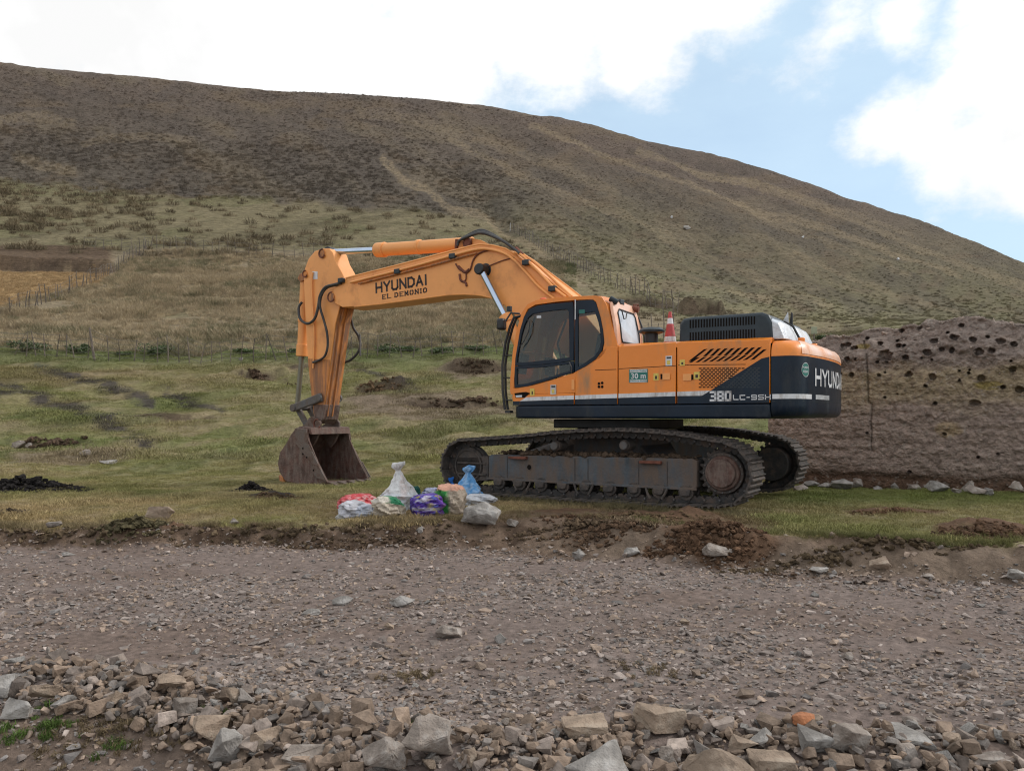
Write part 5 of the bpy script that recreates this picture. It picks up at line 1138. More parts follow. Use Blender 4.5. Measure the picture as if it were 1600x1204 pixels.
def rock_mesh(seed, dims, cuts=2, box=False, npts=12, rough=.085):
    V, Fs = hull(npts, seed, 1.0, box); bm = bmesh.new(); vs = [bm.verts.new(v) for v in V]
    for f in Fs: bm.faces.new([vs[i] for i in f])
    bmesh.ops.dissolve_limit(bm, angle_limit=R(14), verts=bm.verts, edges=bm.edges); bmesh.ops.triangulate(bm, faces=bm.faces)
    bmesh.ops.bevel(bm, geom=list(bm.edges), offset=.045, segments=1, affect='EDGES', profile=.5, clamp_overlap=True)
    bmesh.ops.triangulate(bm, faces=bm.faces); bmesh.ops.subdivide_edges(bm, edges=bm.edges, cuts=cuts, use_grid_fill=True)
    bmesh.ops.triangulate(bm, faces=bm.faces); bm.normal_update()
    A = np.array([v.co[:] for v in bm.verts]); N_ = np.array([v.normal[:] for v in bm.verts])
    d_ = fbm(A[:, 0]*3+A[:, 2]*2, A[:, 1]*3-A[:, 2]*1.3, 4, seed)*rough*1.6
    A = A+N_*d_[:, None]; A *= np.array(dims)[None]
    Fs = np.array([[v.index for v in f.verts] for f in bm.faces]); bm.free()
    return npmesh('rock', A, Fs, None, False, None)
def rock(px, py, w, h, seed, m, label, group=None, cat='rock', d=None, rz=None, tilt=0, box=False, sink=.18, Y=None, up=0):
    """w, h: width and height in metres"""
    p = gp(px, py) if Y is None else Vector(((px-800)/F*Y, Y, gz((px-800)/F*Y, Y)))
    me = rock_mesh(seed, (w/2, (d or w*.75)/2, h/2), 2 if w > .12 else 1, box); me.materials.append(M[m]); o = link('rock', me)
    o.location = (p.x, p.y, p.z+h*(.5-sink)+up); o.rotation_euler = (tilt, tilt*.6, rz if rz is not None else random.uniform(-.5, .5)); tag(o, label, cat, group)
    me.polygons.foreach_set('use_smooth', np.ones(len(me.polygons), bool)); me.set_sharp_from_angle(angle=R(28))
    return o
def at_bottom(px, py): return 1.55*F/(py-650)
BIG = [ # px, py(base centre), w px, h px, seed, mat, label, rz, tilt, box
 (593, 1206, 78, 62, 1, 'rock', 'upright brown boulder at the bottom edge, left of the big grey block', .3, .1, False),
 (674, 1190, 104, 70, 17, 'rock', 'large pale grey block with a brown flank in the near rubble', .4, .1, False),
 (940, 1212, 124, 56, 3, 'rock_grey', 'wide flat grey boulder cut off by the bottom edge', .1, .08, False),
 (1125, 1220, 105, 55, 4, 'rock_tan', 'pale tan wedge shaped boulder at the bottom edge, right of centre', -.3, .15, False),
 (1030, 1146, 66, 32, 15, 'rock_tan', 'brown angular block lying just above the rubble, right of centre', .5, .12, True),
 (1257, 1156, 42, 26, 8, 'rock_orange', 'small bright orange stone on top of the near rubble', .1, .05, False),
 (67, 1093, 48, 34, 7, 'rock_tan', 'tan boulder with a sunken face near the left end of the rubble', .3, .1, False),
 (8, 1085, 44, 40, 8, 'rock_grey', 'grey boulder half cut off by the left edge', .6, -.2, False),
 (30, 1107, 40, 24, 9, 'rock_grey', 'grey brown stone below the boulder at the left edge', .2, .1, True),
 (102, 1100, 36, 22, 10, 'rock_grey', 'blue grey stone lying right of the tan sunken boulder', .2, -.1, False),
 (183, 1098, 34, 24, 11, 'rock_tan', 'rounded brown stone in the middle of the left rubble', .8, .1, False),
 (268, 1088, 42, 26, 32, 'rock_tan', 'brown angular stone on the crest of the left rubble', .4, .2, True),
 (327, 1134, 52, 32, 13, 'rock_tan', 'tilted rust brown slab in the rubble, leaning on a grey one', .3, .5, True),
 (352, 1160, 40, 50, 14, 'rock_grey', 'upright blue grey slab beside the rust brown slab', .9, .35, True),
 (372, 1104, 38, 32, 35, 'rock_tan', 'brown stone at the right end of the left rubble crest', .2, .1, False),
 (290, 1112, 34, 30, 16, 'rock', 'pale brown block between the crest stone and the rust slab', .6, .1, True),
 (360, 1206, 46, 36, 17, 'rock_tan', 'square brown block at the bottom edge left of centre', .1, .05, True),
 (417, 1200, 46, 24, 18, 'rock_tan', 'rounded tan stone at the bottom edge beside the square block', .3, .0, False),
 (418, 1150, 46, 24, 19, 'rock_tan', 'flat brown stone with a pale top in the rubble slope', .2, .2, True),
 (472, 1180, 56, 22, 20, 'rock', 'long flat pale stone in the rubble, left of the upright boulder', .1, .1, True),
 (731, 1200, 36, 30, 21, 'rock_tan', 'small pale tan stone touching the big grey block', .3, .1, False),
 (912, 1160, 62, 22, 22, 'rock_tan', 'long brown stone lying above the wide flat boulder', .1, .05, True),
 (1188, 1168, 40, 30, 23, 'rock_grey', 'grey stone right of the brown angular block', .4, .1, False),
 (1165, 1170, 40, 18, 24, 'rock_tan', 'flat tan stone below the orange stone', .2, .1, True),
 (1205, 1196, 62, 22, 25, 'rock_tan', 'long flat brown slab at the bottom edge, right part', .1, .05, True),
 (1275, 1172, 62, 24, 26, 'rock_grey', 'pale grey slab under the orange stone', .2, .2, True),
 (1330, 1180, 44, 36, 27, 'rock', 'grey brown block in the rubble right of the pale slab', .5, .2, True),
 (1430, 1172, 62, 14, 28, 'rock_grey', 'thin tilted pale slab near the right end of the rubble', -.2, .25, True),
 (1413, 1190, 34, 26, 29, 'rock', 'rounded stone below the thin tilted slab', .4, .1, False),
 (1487, 1178, 38, 18, 30, 'rock_tan', 'small tan stone at the right end of the rubble', .4, .1, False),
 (1040, 1184, 32, 26, 31, 'rock', 'round pale stone right of the wide flat boulder', .4, .0, False),
 (1550, 1198, 50, 14, 33, 'rock', 'long low stone near the bottom right corner', -.2, .1, True),
 (1075, 1132, 30, 12, 34, 'rock_grey', 'small white stone beside the brown angular block', .2, .2, False),
]
for (px, py, w, h, sd_, m_, lab, rz, tl, bx) in BIG:
    Y = min(at_bottom(px, py), 4.75); k = Y/F
    rock(px, py, w*k*1.18, h*k*1.25, sd_+500, m_, lab, rz=rz, tilt=tl, box=bx, Y=Y+w*k*.12, sink=.16, up=.05 if m_ == 'rock_orange' else .02)
MIDR = [
 (752, 822, 76, 44, 40, 'rock_grey', 'large grey boulder beside the sacks on the lip of the bank', 10.4),
 (802, 822, 22, 14, 41, 'rock', 'smaller brown stone right of the boulder beside the sacks', None),
 (903, 874, 24, 17, 42, 'rock_grey', 'white pointed stone at the foot of the bank below the tracks', None),
 (985, 868, 36, 16, 43, 'rock_grey', 'flat grey stone at the bank foot right of the white stone', None),
 (1118, 868, 60, 22, 44, 'rock', 'half buried brown boulder in the bank below the rear track', None),
 (1375, 890, 34, 24, 45, 'rock_tan', 'pinkish wedge shaped slab standing in the bank on the right', None),
 (247, 812, 52, 24, 46, 'rock_tan', 'tan boulder on the mossy clods of the left bank', None),
 (365, 820, 18, 12, 47, 'rock', 'small pale stone on the bank edge below the bucket', None),
 (85, 824, 34, 16, 48, 'rock', 'low rounded stone in the left end of the bank', None),
 (656, 833, 10, 13, 49, 'rock_grey', 'small white stone standing on the bank below the purple sack', None),
 (627, 946, 44, 19, 50, 'rock_grey', 'pale grey flat boulder lying in the road left of centre', None),
 (708, 992, 66, 22, 51, 'rock', 'broad brown half buried boulder in the middle of the road', None),
 (781, 1004, 24, 16, 52, 'rock_grey', 'round pale stone right of the half buried road boulder', None),
 (535, 944, 34, 15, 53, 'rock_grey', 'low blue grey stone in the road left of the pale flat boulder', None),
 (488, 960, 34, 9, 54, 'rock_grey', 'flat white stone in the left half of the road', None),
 (105, 868, 28, 7, 55, 'rock_grey', 'flat white stone near the top of the road at the left', None),
 (486, 1005, 18, 11, 56, 'rock_tan', 'small orange tan stone in the road left of centre', None),
 (608, 982, 18, 12, 57, 'rock_tan', 'small tan stone below the pale flat boulder', None),
 (1068, 974, 20, 9, 58, 'rock_tan', 'small warm tan stone flush in the road right of centre', None),
 (1060, 1022, 24, 8, 59, 'rock_tan', 'flat tan stone in the road above the angular block', None),
 (1270, 1128, 34, 18, 60, 'rock_tan', 'yellowish stone lying on the road above the orange stone', None),
 (1425, 1132, 36, 14, 61, 'rock', 'grey brown stone on the road near the lower right', None),
 (1455, 1128, 24, 10, 62, 'rock', 'small pale stone touching the lower right road stone', None),
 (1325, 1030, 20, 12, 63, 'rock', 'small grey stone in the right half of the road', None),
 (1585, 905, 34, 18, 64, 'rock_grey', 'pale stone at the bank foot by the right edge', None),
 (1450, 903, 24, 9, 65, 'rock', 'flat pale stone at the bank foot right of the pinkish slab', None),
 (1280, 893, 40, 10, 66, 'rock_grey', 'flat grey stone where the right bank meets the road', None),
 (28, 700, 24, 14, 67, 'rock', 'grey boulder in the eroded edge at the far left', None),
 (46, 702, 13, 9, 68, 'rock', 'smaller round boulder next to the far left one', None),
 (172, 725, 34, 9, 69, 'rock_grey', 'flat pale bluish rock in the pasture on the left', None),
 (134, 712, 22, 12, 70, 'rock', 'brownish rock left of the flat bluish rock', None),
 (377, 563, 9, 5, 71, 'rock_grey', 'white rounded rock beside the fence left of the arm', None),
 (1073, 359, 13, 7, 72, 'rock_grey', 'dark blue grey boulder alone on the upper hillside', None),
]
for (px, py, w, h, sd_, m_, lab, Y) in MIDR:
    p = gp(px, py); k = p.y/F
    rock(px, py, w*k*1.1, h*k*1.25, sd_+500, m_, lab, sink=.2)
# rocks at the foot of the wall
WR = [(1318, 764, 46, 13), (1338, 762, 22, 12), (1400, 764, 14, 8), (1428, 765, 18, 9), (1465, 768, 34, 16), (1510, 769, 24, 16), (1530, 760, 24, 16), (1524, 772, 30, 15), (1545, 773, 26, 10), (1587, 771, 24, 17), (1268, 760, 30, 9), (1250, 766, 24, 8), (1290, 762, 22, 7), (1495, 770, 14, 8), (1370, 765, 14, 6)]
wl_ = ['long flat grey stone at the wall foot nearest the tracks', 'rounded grey stone right of the long flat one', 'small stone alone under the middle of the wall', 'oval grey stone under the middle of the wall', 'wide rounded boulder under the wall, left of the cluster', 'left boulder of the cluster under the wall', 'top boulder of the cluster under the wall', 'middle boulder of the cluster under the wall', 'flat stone right of the cluster under the wall', 'round boulder under the wall at the right edge', 'pale flat stone behind the rear end of the track', 'pale stone in the grass close behind the track', 'thin stone between the track and the long flat stone', 'small stone wedged left of the boulder cluster', 'smallest flat stone at the wall foot']
for i, ((px, py, w, h), lab) in enumerate(zip(WR, wl_)):
    p = gp(px, py); k = p.y/F; rock(px, py+1, w*k*1.35, h*k*1.6, 700+i, 'rock' if i % 2 else 'rock_grey', lab, 'stones along the foot of the earth wall', sink=.12)
# the many smaller rocks: shared meshes
RM = []
for i in range(14):
    me = rock_mesh(900+i, (1, random.uniform(.7, .95), random.uniform(.5, .8)), 1, i % 3 == 0); me.polygons.foreach_set('use_smooth', np.ones(len(me.polygons), bool)); me.set_sharp_from_angle(angle=R(28))
    for mm in ('rock', 'rock_tan', 'rock_grey'):
        m2 = me.copy(); m2.materials.append(M[mm]); RM.append(m2)
LM = [(b[0], b[1], b[6]) for b in BIG]; MM = [(b[0], b[1], b[6]) for b in MIDR if 860 < b[1] < 1140]; used_lab = {}
def where(X, Y, mname, marks):
    z = -.25; px = 800+F*X/Y; py = 650-F*(z-CZ)/Y; d = sorted(marks, key=lambda q: (q[0]-px)**2+((q[1]-py)*1.5)**2)[0]; dx, dy = px-d[0], py-d[1]
    rel = ('right of' if dx > 0 else 'left of') if abs(dx) > abs(dy) else ('below' if dy > 0 else 'above'); short = ' '.join(d[2].split()[:6])
    for cut in (' at', ' in', ' on', ' with', ' the', ' near', ' lying', ' of', ' a', ' beside', ' under', ' leaning', ' and', ' above', ' right', ' left', ' below', ' its', ' cut'):
        if short.endswith(cut): short = short[:-len(cut)]
    key = (rel, short, mname); used_lab[key] = used_lab.get(key, 0)+1; k = used_lab[key]
    o_ = ['', 'second ', 'third ', 'fourth ', 'fifth ', 'sixth ', 'seventh ', 'eighth '][min(k-1, 7)]
    return o_+'small '+mname+' stone '+rel+' the '+short
def small_rock(X, Y, s, label, group, up=0):
    me_ = random.choice(RM); label = where(X, Y, {'rock': 'brown', 'tan_rock': 'tan', 'grey_rock': 'grey'}[me_.materials[0].name], LM if 'rubble' in label else MM)
    o = bpy.data.objects.new('rock', me_); COL.objects.link(o); o.scale = (s*random.uniform(.8, 1.3), s*random.uniform(.8, 1.2), s*random.uniform(.7, 1.1))
    o.location = (X, Y, gz(X, Y)+s*.30+up); o.rotation_euler = (random.gauss(0, .35), random.gauss(0, .35), random.uniform(0, 6.3)); tag(o, label, 'rock', group)
px_, py_ = berm_pts(175)
for x, y in zip(px_, py_):
    Y = 1.6*F/(y-650); X = (x-800)/F*Y; small_rock(X, Y, random.uniform(.024, .048), 'fist sized brown or grey stone in the rubble along the near road edge', 'fist sized stones of the near rubble', .015)
for k in range(60):
    Y = random.uniform(4.6, 8.8); X = random.uniform(-.66, .66)*Y
    if Y > np.interp(X, BX, BY)-.1: Y -= 1.2
    small_rock(X, Y, random.uniform(.022, .045), 'single pale stone lying loose among the road gravel', 'loose stones on the road', -.006)

# ================================================================== SOIL CLODS
_bm = bmesh.new(); bmesh.ops.create_icosphere(_bm, subdivisions=2, radius=1); CA = np.array([v.co[:] for v in _bm.verts]); CF = np.array([[v.index for v in f.verts] for f in _bm.faces]); _bm.free()
CLV = [CA*(1+.95*fbm(CA[:, 0]*2.2+k*7, CA[:, 1]*2.2+CA[:, 2]*1.9, 3, k))[:, None] for k in range(40)]
def clods(name, px, py, n, rx, ry, h, col, label, smin=.02, smax=.07):
    c = gp(px, py); q = np.random.rand(n)**.6; t = np.random.rand(n)*6.283; x = c.x+rx*q*np.cos(t); y = c.y+ry*q*np.sin(t)
    sz = np.random.uniform(smin, smax, n)*(1.1-.5*q); z = height(x, y)+h*(1-q)**1.2*np.random.rand(n)
    w = np.random.randint(0, 40, n); B = np.stack(CLV)[w]*sz[:, None, None]*np.random.uniform([[[.8, .7, .5]]], [[[1.6, 1.1, .9]]], (n, 1, 3))
    a = np.random.rand(n)*6.283; ca, sa = np.cos(a)[:, None], np.sin(a)[:, None]
    B = np.stack([B[..., 0]*ca-B[..., 1]*sa, B[..., 0]*sa+B[..., 1]*ca, B[..., 2]], -1)+np.stack([x, y, z], 1)[:, None]
    Fs = CF[None]+(np.arange(n)*len(CA))[:, None, None]; T = np.repeat(np.array([col])*np.random.uniform(.6, 1.4, (n, 1)), len(CA), 0)
    me = npmesh(name, B.reshape(-1, 3), Fs.reshape(-1, 3), T, False, M['clod']); o = link(name, me); tag(o, label, 'soil', kind='stuff')
BR = (.105, .062, .038)
clods('turned_soil', 1110, 830, 260, .62, .26, .08, BR, 'heap of red brown turned soil in front of the rear track', .012, .055)
clods('turned_soil', 985, 808, 220, 1.1, .22, .035, (.125, .085, .05), 'low spread of churned turf along the front of the track', .010, .04)
clods('turned_soil', 1150, 862, 120, .45, .20, .03, BR, 'red brown soil spilled down the bank below the heap', .010, .035)
clods('turned_soil', 890, 806, 70, .5, .2, .02, BR, 'small brown clods below the middle of the track', .010, .03)
clods('turned_soil', 1540, 836, 240, .7, .36, .08, BR, 'large brown soil heap on the grass at the right edge', .015, .06)
clods('turned_soil', 1390, 800, 110, .6, .16, .05, (.13, .075, .045), 'low reddish soil mound on the grass before the wall', .012, .04)
clods('turned_soil', 30, 763, 420, 1.35, .55, .20, (.026, .023, .022), 'black soil pile spread over the grass at the left edge', .02, .07)
clods('turned_soil', 393, 762, 130, .40, .2, .13, (.022, .019, .018), 'small black soil heap on the grass left of the bucket', .015, .045)
clods('turned_soil', 430, 776, 90, .5, .18, .05, (.10, .066, .04), 'brown turf clods just below the bucket heel', .015, .05)
clods('turned_soil', 205, 822, 210, .46, .18, .12, (.095, .080, .045), 'mossy clods heaped on the left bank beside the tan boulder', .015, .05)
clods('turned_soil', 1240, 900, 60, .5, .12, .02, (.12, .08, .055), 'crumbled brown soil where the right bank meets the road', .01, .025)
clods('turned_soil', 1345, 912, 30, .18, .06, .02, (.05, .035, .028), 'small dark clods on the road below the right bank', .01, .022)
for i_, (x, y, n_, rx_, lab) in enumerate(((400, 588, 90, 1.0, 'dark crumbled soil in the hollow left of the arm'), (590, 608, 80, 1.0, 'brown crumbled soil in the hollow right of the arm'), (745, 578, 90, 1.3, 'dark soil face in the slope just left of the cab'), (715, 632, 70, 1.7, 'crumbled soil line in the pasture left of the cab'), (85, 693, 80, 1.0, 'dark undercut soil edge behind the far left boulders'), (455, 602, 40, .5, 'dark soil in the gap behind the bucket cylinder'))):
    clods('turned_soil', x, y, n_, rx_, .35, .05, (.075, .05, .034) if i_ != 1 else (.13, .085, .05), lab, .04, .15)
clods('turned_soil', 960, 826, 200, .8, .25, .03, (.11, .07, .045), 'churned dark earth between the boulder and the soil heap', .010, .05)
clods('turned_soil', 1060, 850, 160, .5, .22, .03, BR, 'lower lumps of the soil heap running down the bank', .012, .05)
clods('turf_clods', 480, 828, 200, 2.6, .20, .05, (.115, .083, .052), 'broken turf along the lip of the bank below the sacks', .012, .05)
clods('turf_clods', 100, 835, 110, 1.6, .20, .05, (.115, .083, .052), 'broken turf along the lip of the bank at the left', .012, .05)
clods('turf_clods', 1350, 855, 200, 1.6, .12, .05, (.095, .068, .042), 'broken turf along the lip of the bank on the right', .012, .05)
clods('turf_clods', 900, 825, 160, .9, .18, .05, (.10, .07, .045), 'loose earth lumps on the bank right of the big boulder', .010, .045)
clods('turned_soil', 15, 800, 60, .5, .25, .03, (.06, .045, .032), 'dark clods on the grass below the black pile', .015, .04)
clods('turned_soil', 590, 845, 200, 1.3, .10, .02, (.11, .075, .05), 'crumbled soil along the foot of the bank below the sacks', .008, .028)
clods('turned_soil', 640, 1090, 60, .17, .06, .008, (.10, .065, .045), 'dark reddish crumbs in a shallow hollow of the near road', .005, .012)

# ================================================================== EARTH WALL
WA = Vector((5.28, 16.3)); WBv = Vector((9.05, 13.9)); wd = (WBv-WA).normalized(); wn_ = Vector((-wd.y, wd.x)); wn_ = wn_ if wn_.y > 0 else -wn_   # away from the camera
WLN = 8.2
def wall_sz(px, py):                   # wall-face coordinates of a pixel
    u = (px-800)/F; s_ = (u*WA.y-WA.x)/(wd.x-u*wd.y); Y = WA.y+wd.y*s_; return s_, CZ+(650-py)*Y/F
HOL = [(430,305,25),(450,290,18),(495,310,18),(770,200,15),(875,185,18),(650,285,15),(690,355,28),(805,368,14),(935,340,22),(970,265,18),(1093,248,20),(1200,260,16),(1365,272,20),(1240,335,18),(1315,328,20),(1080,325,14),(460,378,14),(490,472,13),(825,470,16),(965,485,18),(1255,490,18),(1435,440,16),(1480,558,18),(1380,545,10),(1218,635,18),(980,638,9),(1035,818,12),(685,605,8),(650,475,10),(830,1040,9),(760,298,12),(795,298,9),(1020,318,12),(1130,170,12),(750,265,8),(1050,215,8),(570,250,9),(415,472,12),(1445,290,14),(925,535,8),(1125,503,7),(1235,955,7),(1350,935,7),(640,398,9),(1180,460,8)]
HOLES = [(*wall_sz(1200+x/3.76, 460+y/3.76), r/3.76/84.) for x, y, r in HOL]
for k in range(16): HOLES.append((random.uniform(4.7, 8), random.uniform(1.4, 2.7), random.uniform(.03, .06)))
for k in range(12): HOLES.append((random.uniform(1.0, 4.6), random.choice((random.uniform(2.1, 2.8), random.uniform(.5, 2.8))), random.uniform(.012, .026)))
CRK = [wall_sz(1200+x/3.76, 460+y/3.76) for x, y in ((555, 270), (575, 340), (582, 420), (585, 500), (588, 560), (590, 630), (610, 645), (606, 720), (603, 760), (610, 800), (606, 870), (608, 920))]
def make_wall():
    ns = 620; ts = []
    s = np.linspace(0, WLN, ns)
    top = np.interp(s, [0, .3, 1.155, 1.6, 2.27, 2.7, 3.41, 3.9, 4.37, 5.5, 7, 8.2], [2.42, 2.6, 2.86, 2.95, 3.10, 3.06, 3.10, 3.04, 2.98, 2.95, 2.9, 2.6])+.13*fbm(s*2.6, s*0, 4, 7)
    # profile parameter: front face bottom to top, over the crest, down the back
    nf = 260; tb = np.linspace(0, 1, nf); nt = 30; nb = 40
    S, T = np.meshgrid(s, tb, indexing='ij'); TOP = top[:, None]
    z0 = -.25; Z = z0+(TOP-z0)*T
    dep = np.zeros_like(Z)             # depth behind the front plane
    dep += .10*ss(2.0, 3.0, Z)+.30*ss(.80, 1.0, T)**1.5           # crest leans back
    dep += .07*np.exp(-((Z-.12)/.10)**2)*(.6+.4*fbm(S*1.4, Z*0, 2, 3))                # undercut base
    n1 = fbm(S*2.2, Z*7, 4, 71); n2 = fbm(S*9, Z*16, 3, 72); n3 = fbm(S*26, Z*30, 2, 73)
    up = ss(1.9, 2.3, Z+.12*fbm(S*2, Z*2, 2, 75))
    dep += .020*n1+.016*n2+.012*n3 + .012*fbm(S*16, Z*16, 3, 79)*1.5 + up*(.13*fbm(S*2.6, Z*3.6, 3, 74)+.05*np.abs(fbm(S*8, Z*8, 3, 76)))
    bed = np.sin(Z*26+2*fbm(S*1.2, Z*1.5, 2, 77)*2)*.5+.5; dep += (.010*bed+.020*fbm(S*1.8, Z*11, 4, 78))*ss(2.2, 1.6, Z)
    hol = np.zeros_like(Z)
    for (hs, hz, hr) in HOLES:
        q = np.sqrt((S-hs)**2/(1.15**2)+(Z-hz)**2)/hr + .55*fbm(S*13, Z*13, 3, int(hs*100))
        k = ss(1.15, .75, q); hol = np.maximum(hol, k); dep += -.02*ss(1.8, 1.1, q)*(q > 1)
    dep += .15*hol
    dc = np.full(Z.shape, 9.)
    for (a, b), (c, d_) in zip(CRK[:-1], CRK[1:]):
        dx, dz = c-a, d_-b; t = np.clip(((S-a)*dx+(Z-b)*dz)/(dx*dx+dz*dz), 0, 1); dc = np.minimum(dc, np.hypot(S-a-t*dx, Z-b-t*dz))
    ck = ss(.020, .006, dc+.014*n3+.010*n1); dep += .05*ck
    # colour
    c = np.tile(np.array([.33, .255, .215]), (Z.size, 1)); zf = Z.ravel(); sf = S.ravel()
    f1 = fbm(sf*1.1, zf*3, 4, 81); f2 = fbm(sf*5, zf*12, 3, 82)
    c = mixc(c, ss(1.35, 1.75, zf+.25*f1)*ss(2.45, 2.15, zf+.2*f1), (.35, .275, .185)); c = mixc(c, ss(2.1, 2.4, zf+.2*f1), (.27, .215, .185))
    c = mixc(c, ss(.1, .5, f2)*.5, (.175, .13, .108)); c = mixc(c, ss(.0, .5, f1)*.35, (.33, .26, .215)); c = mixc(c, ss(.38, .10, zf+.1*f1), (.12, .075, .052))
    sp_ = ((sf-3.35)/.22)**2+((zf-1.05)/.14)**2; c = mixc(c, ss(1.4, .5, sp_+.6*f2)*.9, (.35, .26, .165))
    for (x, y, w_) in ((1545, 602, .16), (1345, 540, .10)): a, b = wall_sz(x, y); c = mixc(c, ss(1.2, .4, ((sf-a)/w_/1.6)**2+((zf-b)/w_*1.7)**2+.7*f2)*.7, (.26, .20, .05))
    c = mixc(c, ss(.38, .6, fbm(sf*18, zf*22, 2, 85))*.5, (.38, .33, .29)); c = mixc(c, ss(.35, .6, fbm(sf*11, zf*15, 2, 86))*.5, (.13, .095, .078))
    c *= (1+.2*f2)[:, None]
    # end rounding
    endk = 1-np.sqrt(np.clip(1-(1-np.clip(S/.28, 0, 1))**2, 0, 1))
    dep = dep+.30*endk
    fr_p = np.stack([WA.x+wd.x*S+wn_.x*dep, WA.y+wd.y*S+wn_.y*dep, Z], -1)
    # crest + back
    tt = np.linspace(0, 1, nt)[1:]; base_d = dep[:, -1:]; S2, T2 = np.meshgrid(s, tt, indexing='ij')
    full = .75-.30*endk[:, -1:]; D2 = base_d+(full-base_d)*T2; Z2 = top[:, None]+.05*np.sin(T2*3.14)+.05*fbm(S2*5, T2*3, 3, 90)-.25*T2**3
    D2 = np.maximum(D2, 0)
    cr_p = np.stack([WA.x+wd.x*S2+wn_.x*D2, WA.y+wd.y*S2+wn_.y*D2, Z2], -1)
    tb2 = np.linspace(0, 1, nb)[1:]; S3, T3 = np.meshgrid(s, tb2, indexing='ij'); Z3 = Z2[:, -1:]*(1-T3)+z0*T3; D3 = full+.04*fbm(S3*4, Z3*4, 3, 91)
    bk_p = np.stack([WA.x+wd.x*S3+wn_.x*D3, WA.y+wd.y*S3+wn_.y*D3, Z3], -1)
    A = np.concatenate([fr_p, cr_p, bk_p], 1); npf = A.shape[1]; V = A.reshape(-1, 3)
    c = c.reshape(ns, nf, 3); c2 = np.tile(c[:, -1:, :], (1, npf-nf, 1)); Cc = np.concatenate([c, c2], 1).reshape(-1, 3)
    idx = np.arange(ns*npf).reshape(ns, npf); q = np.stack([idx[:-1, :-1], idx[1:, :-1], idx[1:, 1:], idx[:-1, 1:]], -1).reshape(-1, 4)
    cap = []
    for e in (0, ns-1):                 # close the ends by pairing front rows with back rows
        col_ = idx[e]; m_ = npf
        for k in range(m_//2-1): cap.append([col_[k], col_[k+1], col_[m_-2-k], col_[m_-1-k]])
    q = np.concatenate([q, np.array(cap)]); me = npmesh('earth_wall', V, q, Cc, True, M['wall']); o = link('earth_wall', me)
    fl_ = fr_p.reshape(-1, 3); pk = np.random.randint(0, len(fl_), 1500); crp = cr_p[:, :18].reshape(-1, 3); ck_ = np.random.randint(0, len(crp), 500)
    P = np.concatenate([fl_[pk], crp[ck_]]); zz_ = P[:, 2]; kp = (np.arange(len(P)) >= 1500) | (zz_ > 2.0) | (np.random.rand(len(P)) < .55); kp &= zz_ > .05; P = P[kp]
    sz = np.clip(np.random.lognormal(math.log(.012), .5, len(P)), .006, .05); sz[P[:, 2] > 2.4] *= 1.7
    st = bake_stones('wall_stones', P, sz, PEB, np.clip(np.array([[.30, .235, .195]])*np.random.uniform(.6, 1.5, (len(P), 1)), .03, .5), None, None, tilt=1.2, sink=.5); st.parent = o
    tag(o, 'weathered rammed earth wall with nest holes and a vertical crack behind the excavator', 'earth wall')
make_wall()

# ================================================================== FENCES
def fence(name, label, pts, spacing, ph_, posts_thick, wires, jitter=.12, big=()):
    root_p = gp(*pts[0]); root = empty(name, root_p); tag(root, label, 'fence')
    W_ = [gp(*p) for p in pts]; d = [0]
    for a, b in zip(W_[:-1], W_[1:]): d.append(d[-1]+(Vector((b.x-a.x, b.y-a.y))).length)
    n = int(d[-1]/spacing); P = []
    for k in range(n+1):
        s_ = d[-1]*k/n+random.uniform(-.2, .2)*spacing; s_ = min(max(s_, 0), d[-1]); i = max(j for j in range(len(W_)-1) if d[j] <= s_+1e-9); t = (s_-d[i])/(d[i+1]-d[i])
        x = W_[i].x+(W_[i+1].x-W_[i].x)*t; y = W_[i].y+(W_[i+1].y-W_[i].y)*t; P.append((x, y, gz(x, y)))
    tops = []
    for k, (x, y, z) in enumerate(P):
        h = ph_*random.uniform(.75, 1.2); r_ = posts_thick*random.uniform(.7, 1.3)
        if k in big: h = ph_*1.35; r_ = posts_thick*2.6
        lx, ly = random.gauss(0, jitter), random.gauss(0, jitter)*.5
        p0 = Vector((x, y, z-.15))-root_p; p2 = Vector((x+lx*h, y+ly*h, z+h))-root_p; p1 = (p0+p2)/2+Vector((random.gauss(0, .02), 0, 0))
        mb = MB(); mb.tube([p0, p1, p2], [r_, r_*.9, r_*.7], 6); mb.build('fence_post', M['wood'], root, smooth=50); tops.append((p0, p2))
    for w in wires:
        mb = MB(); l = [a+(b-a)*w + Vector((0, 0, random.gauss(0, .02))) for a, b in tops]; mb.tube(l, .010 if P[0][1] < 70 else .016, 4); mb.build('fence_wire', M['wire'], root)
fence('wire_fence', 'rough stick and wire fence running across the pasture below the tall grass', [(-40, 553), (40, 556), (150, 564), (260, 565), (400, 565), (470, 562), (560, 560), (650, 559), (750, 556), (800, 554), (900, 552), (990, 546), (1060, 538), (1140, 532)], .62, 1.35, .028, (.25, .42, .6, .78, .95), jitter=.16, big=(11, 57))
fence('wire_fence', 'far stick fence between the tall grass field and the upper slope', [(130, 388), (235, 388), (330, 396), (420, 402), (480, 402), (560, 400), (700, 398)], 1.15, 1.7, .045, (.3, .6, .9))
fence('wire_fence', 'diagonal stick fence along the ochre plot on the left', [(-30, 500), (10, 494), (60, 478), (105, 461), (150, 440), (190, 415), (232, 390)], .75, 1.6, .040, (.25, .5, .75, .95))
fence('wire_fence', 'thin fence climbing down the slope behind the boom and cab', [(800, 362), (850, 392), (900, 418), (960, 448), (1010, 472), (1060, 490)], 1.1, 1.7, .042, (.3, .6, .9))
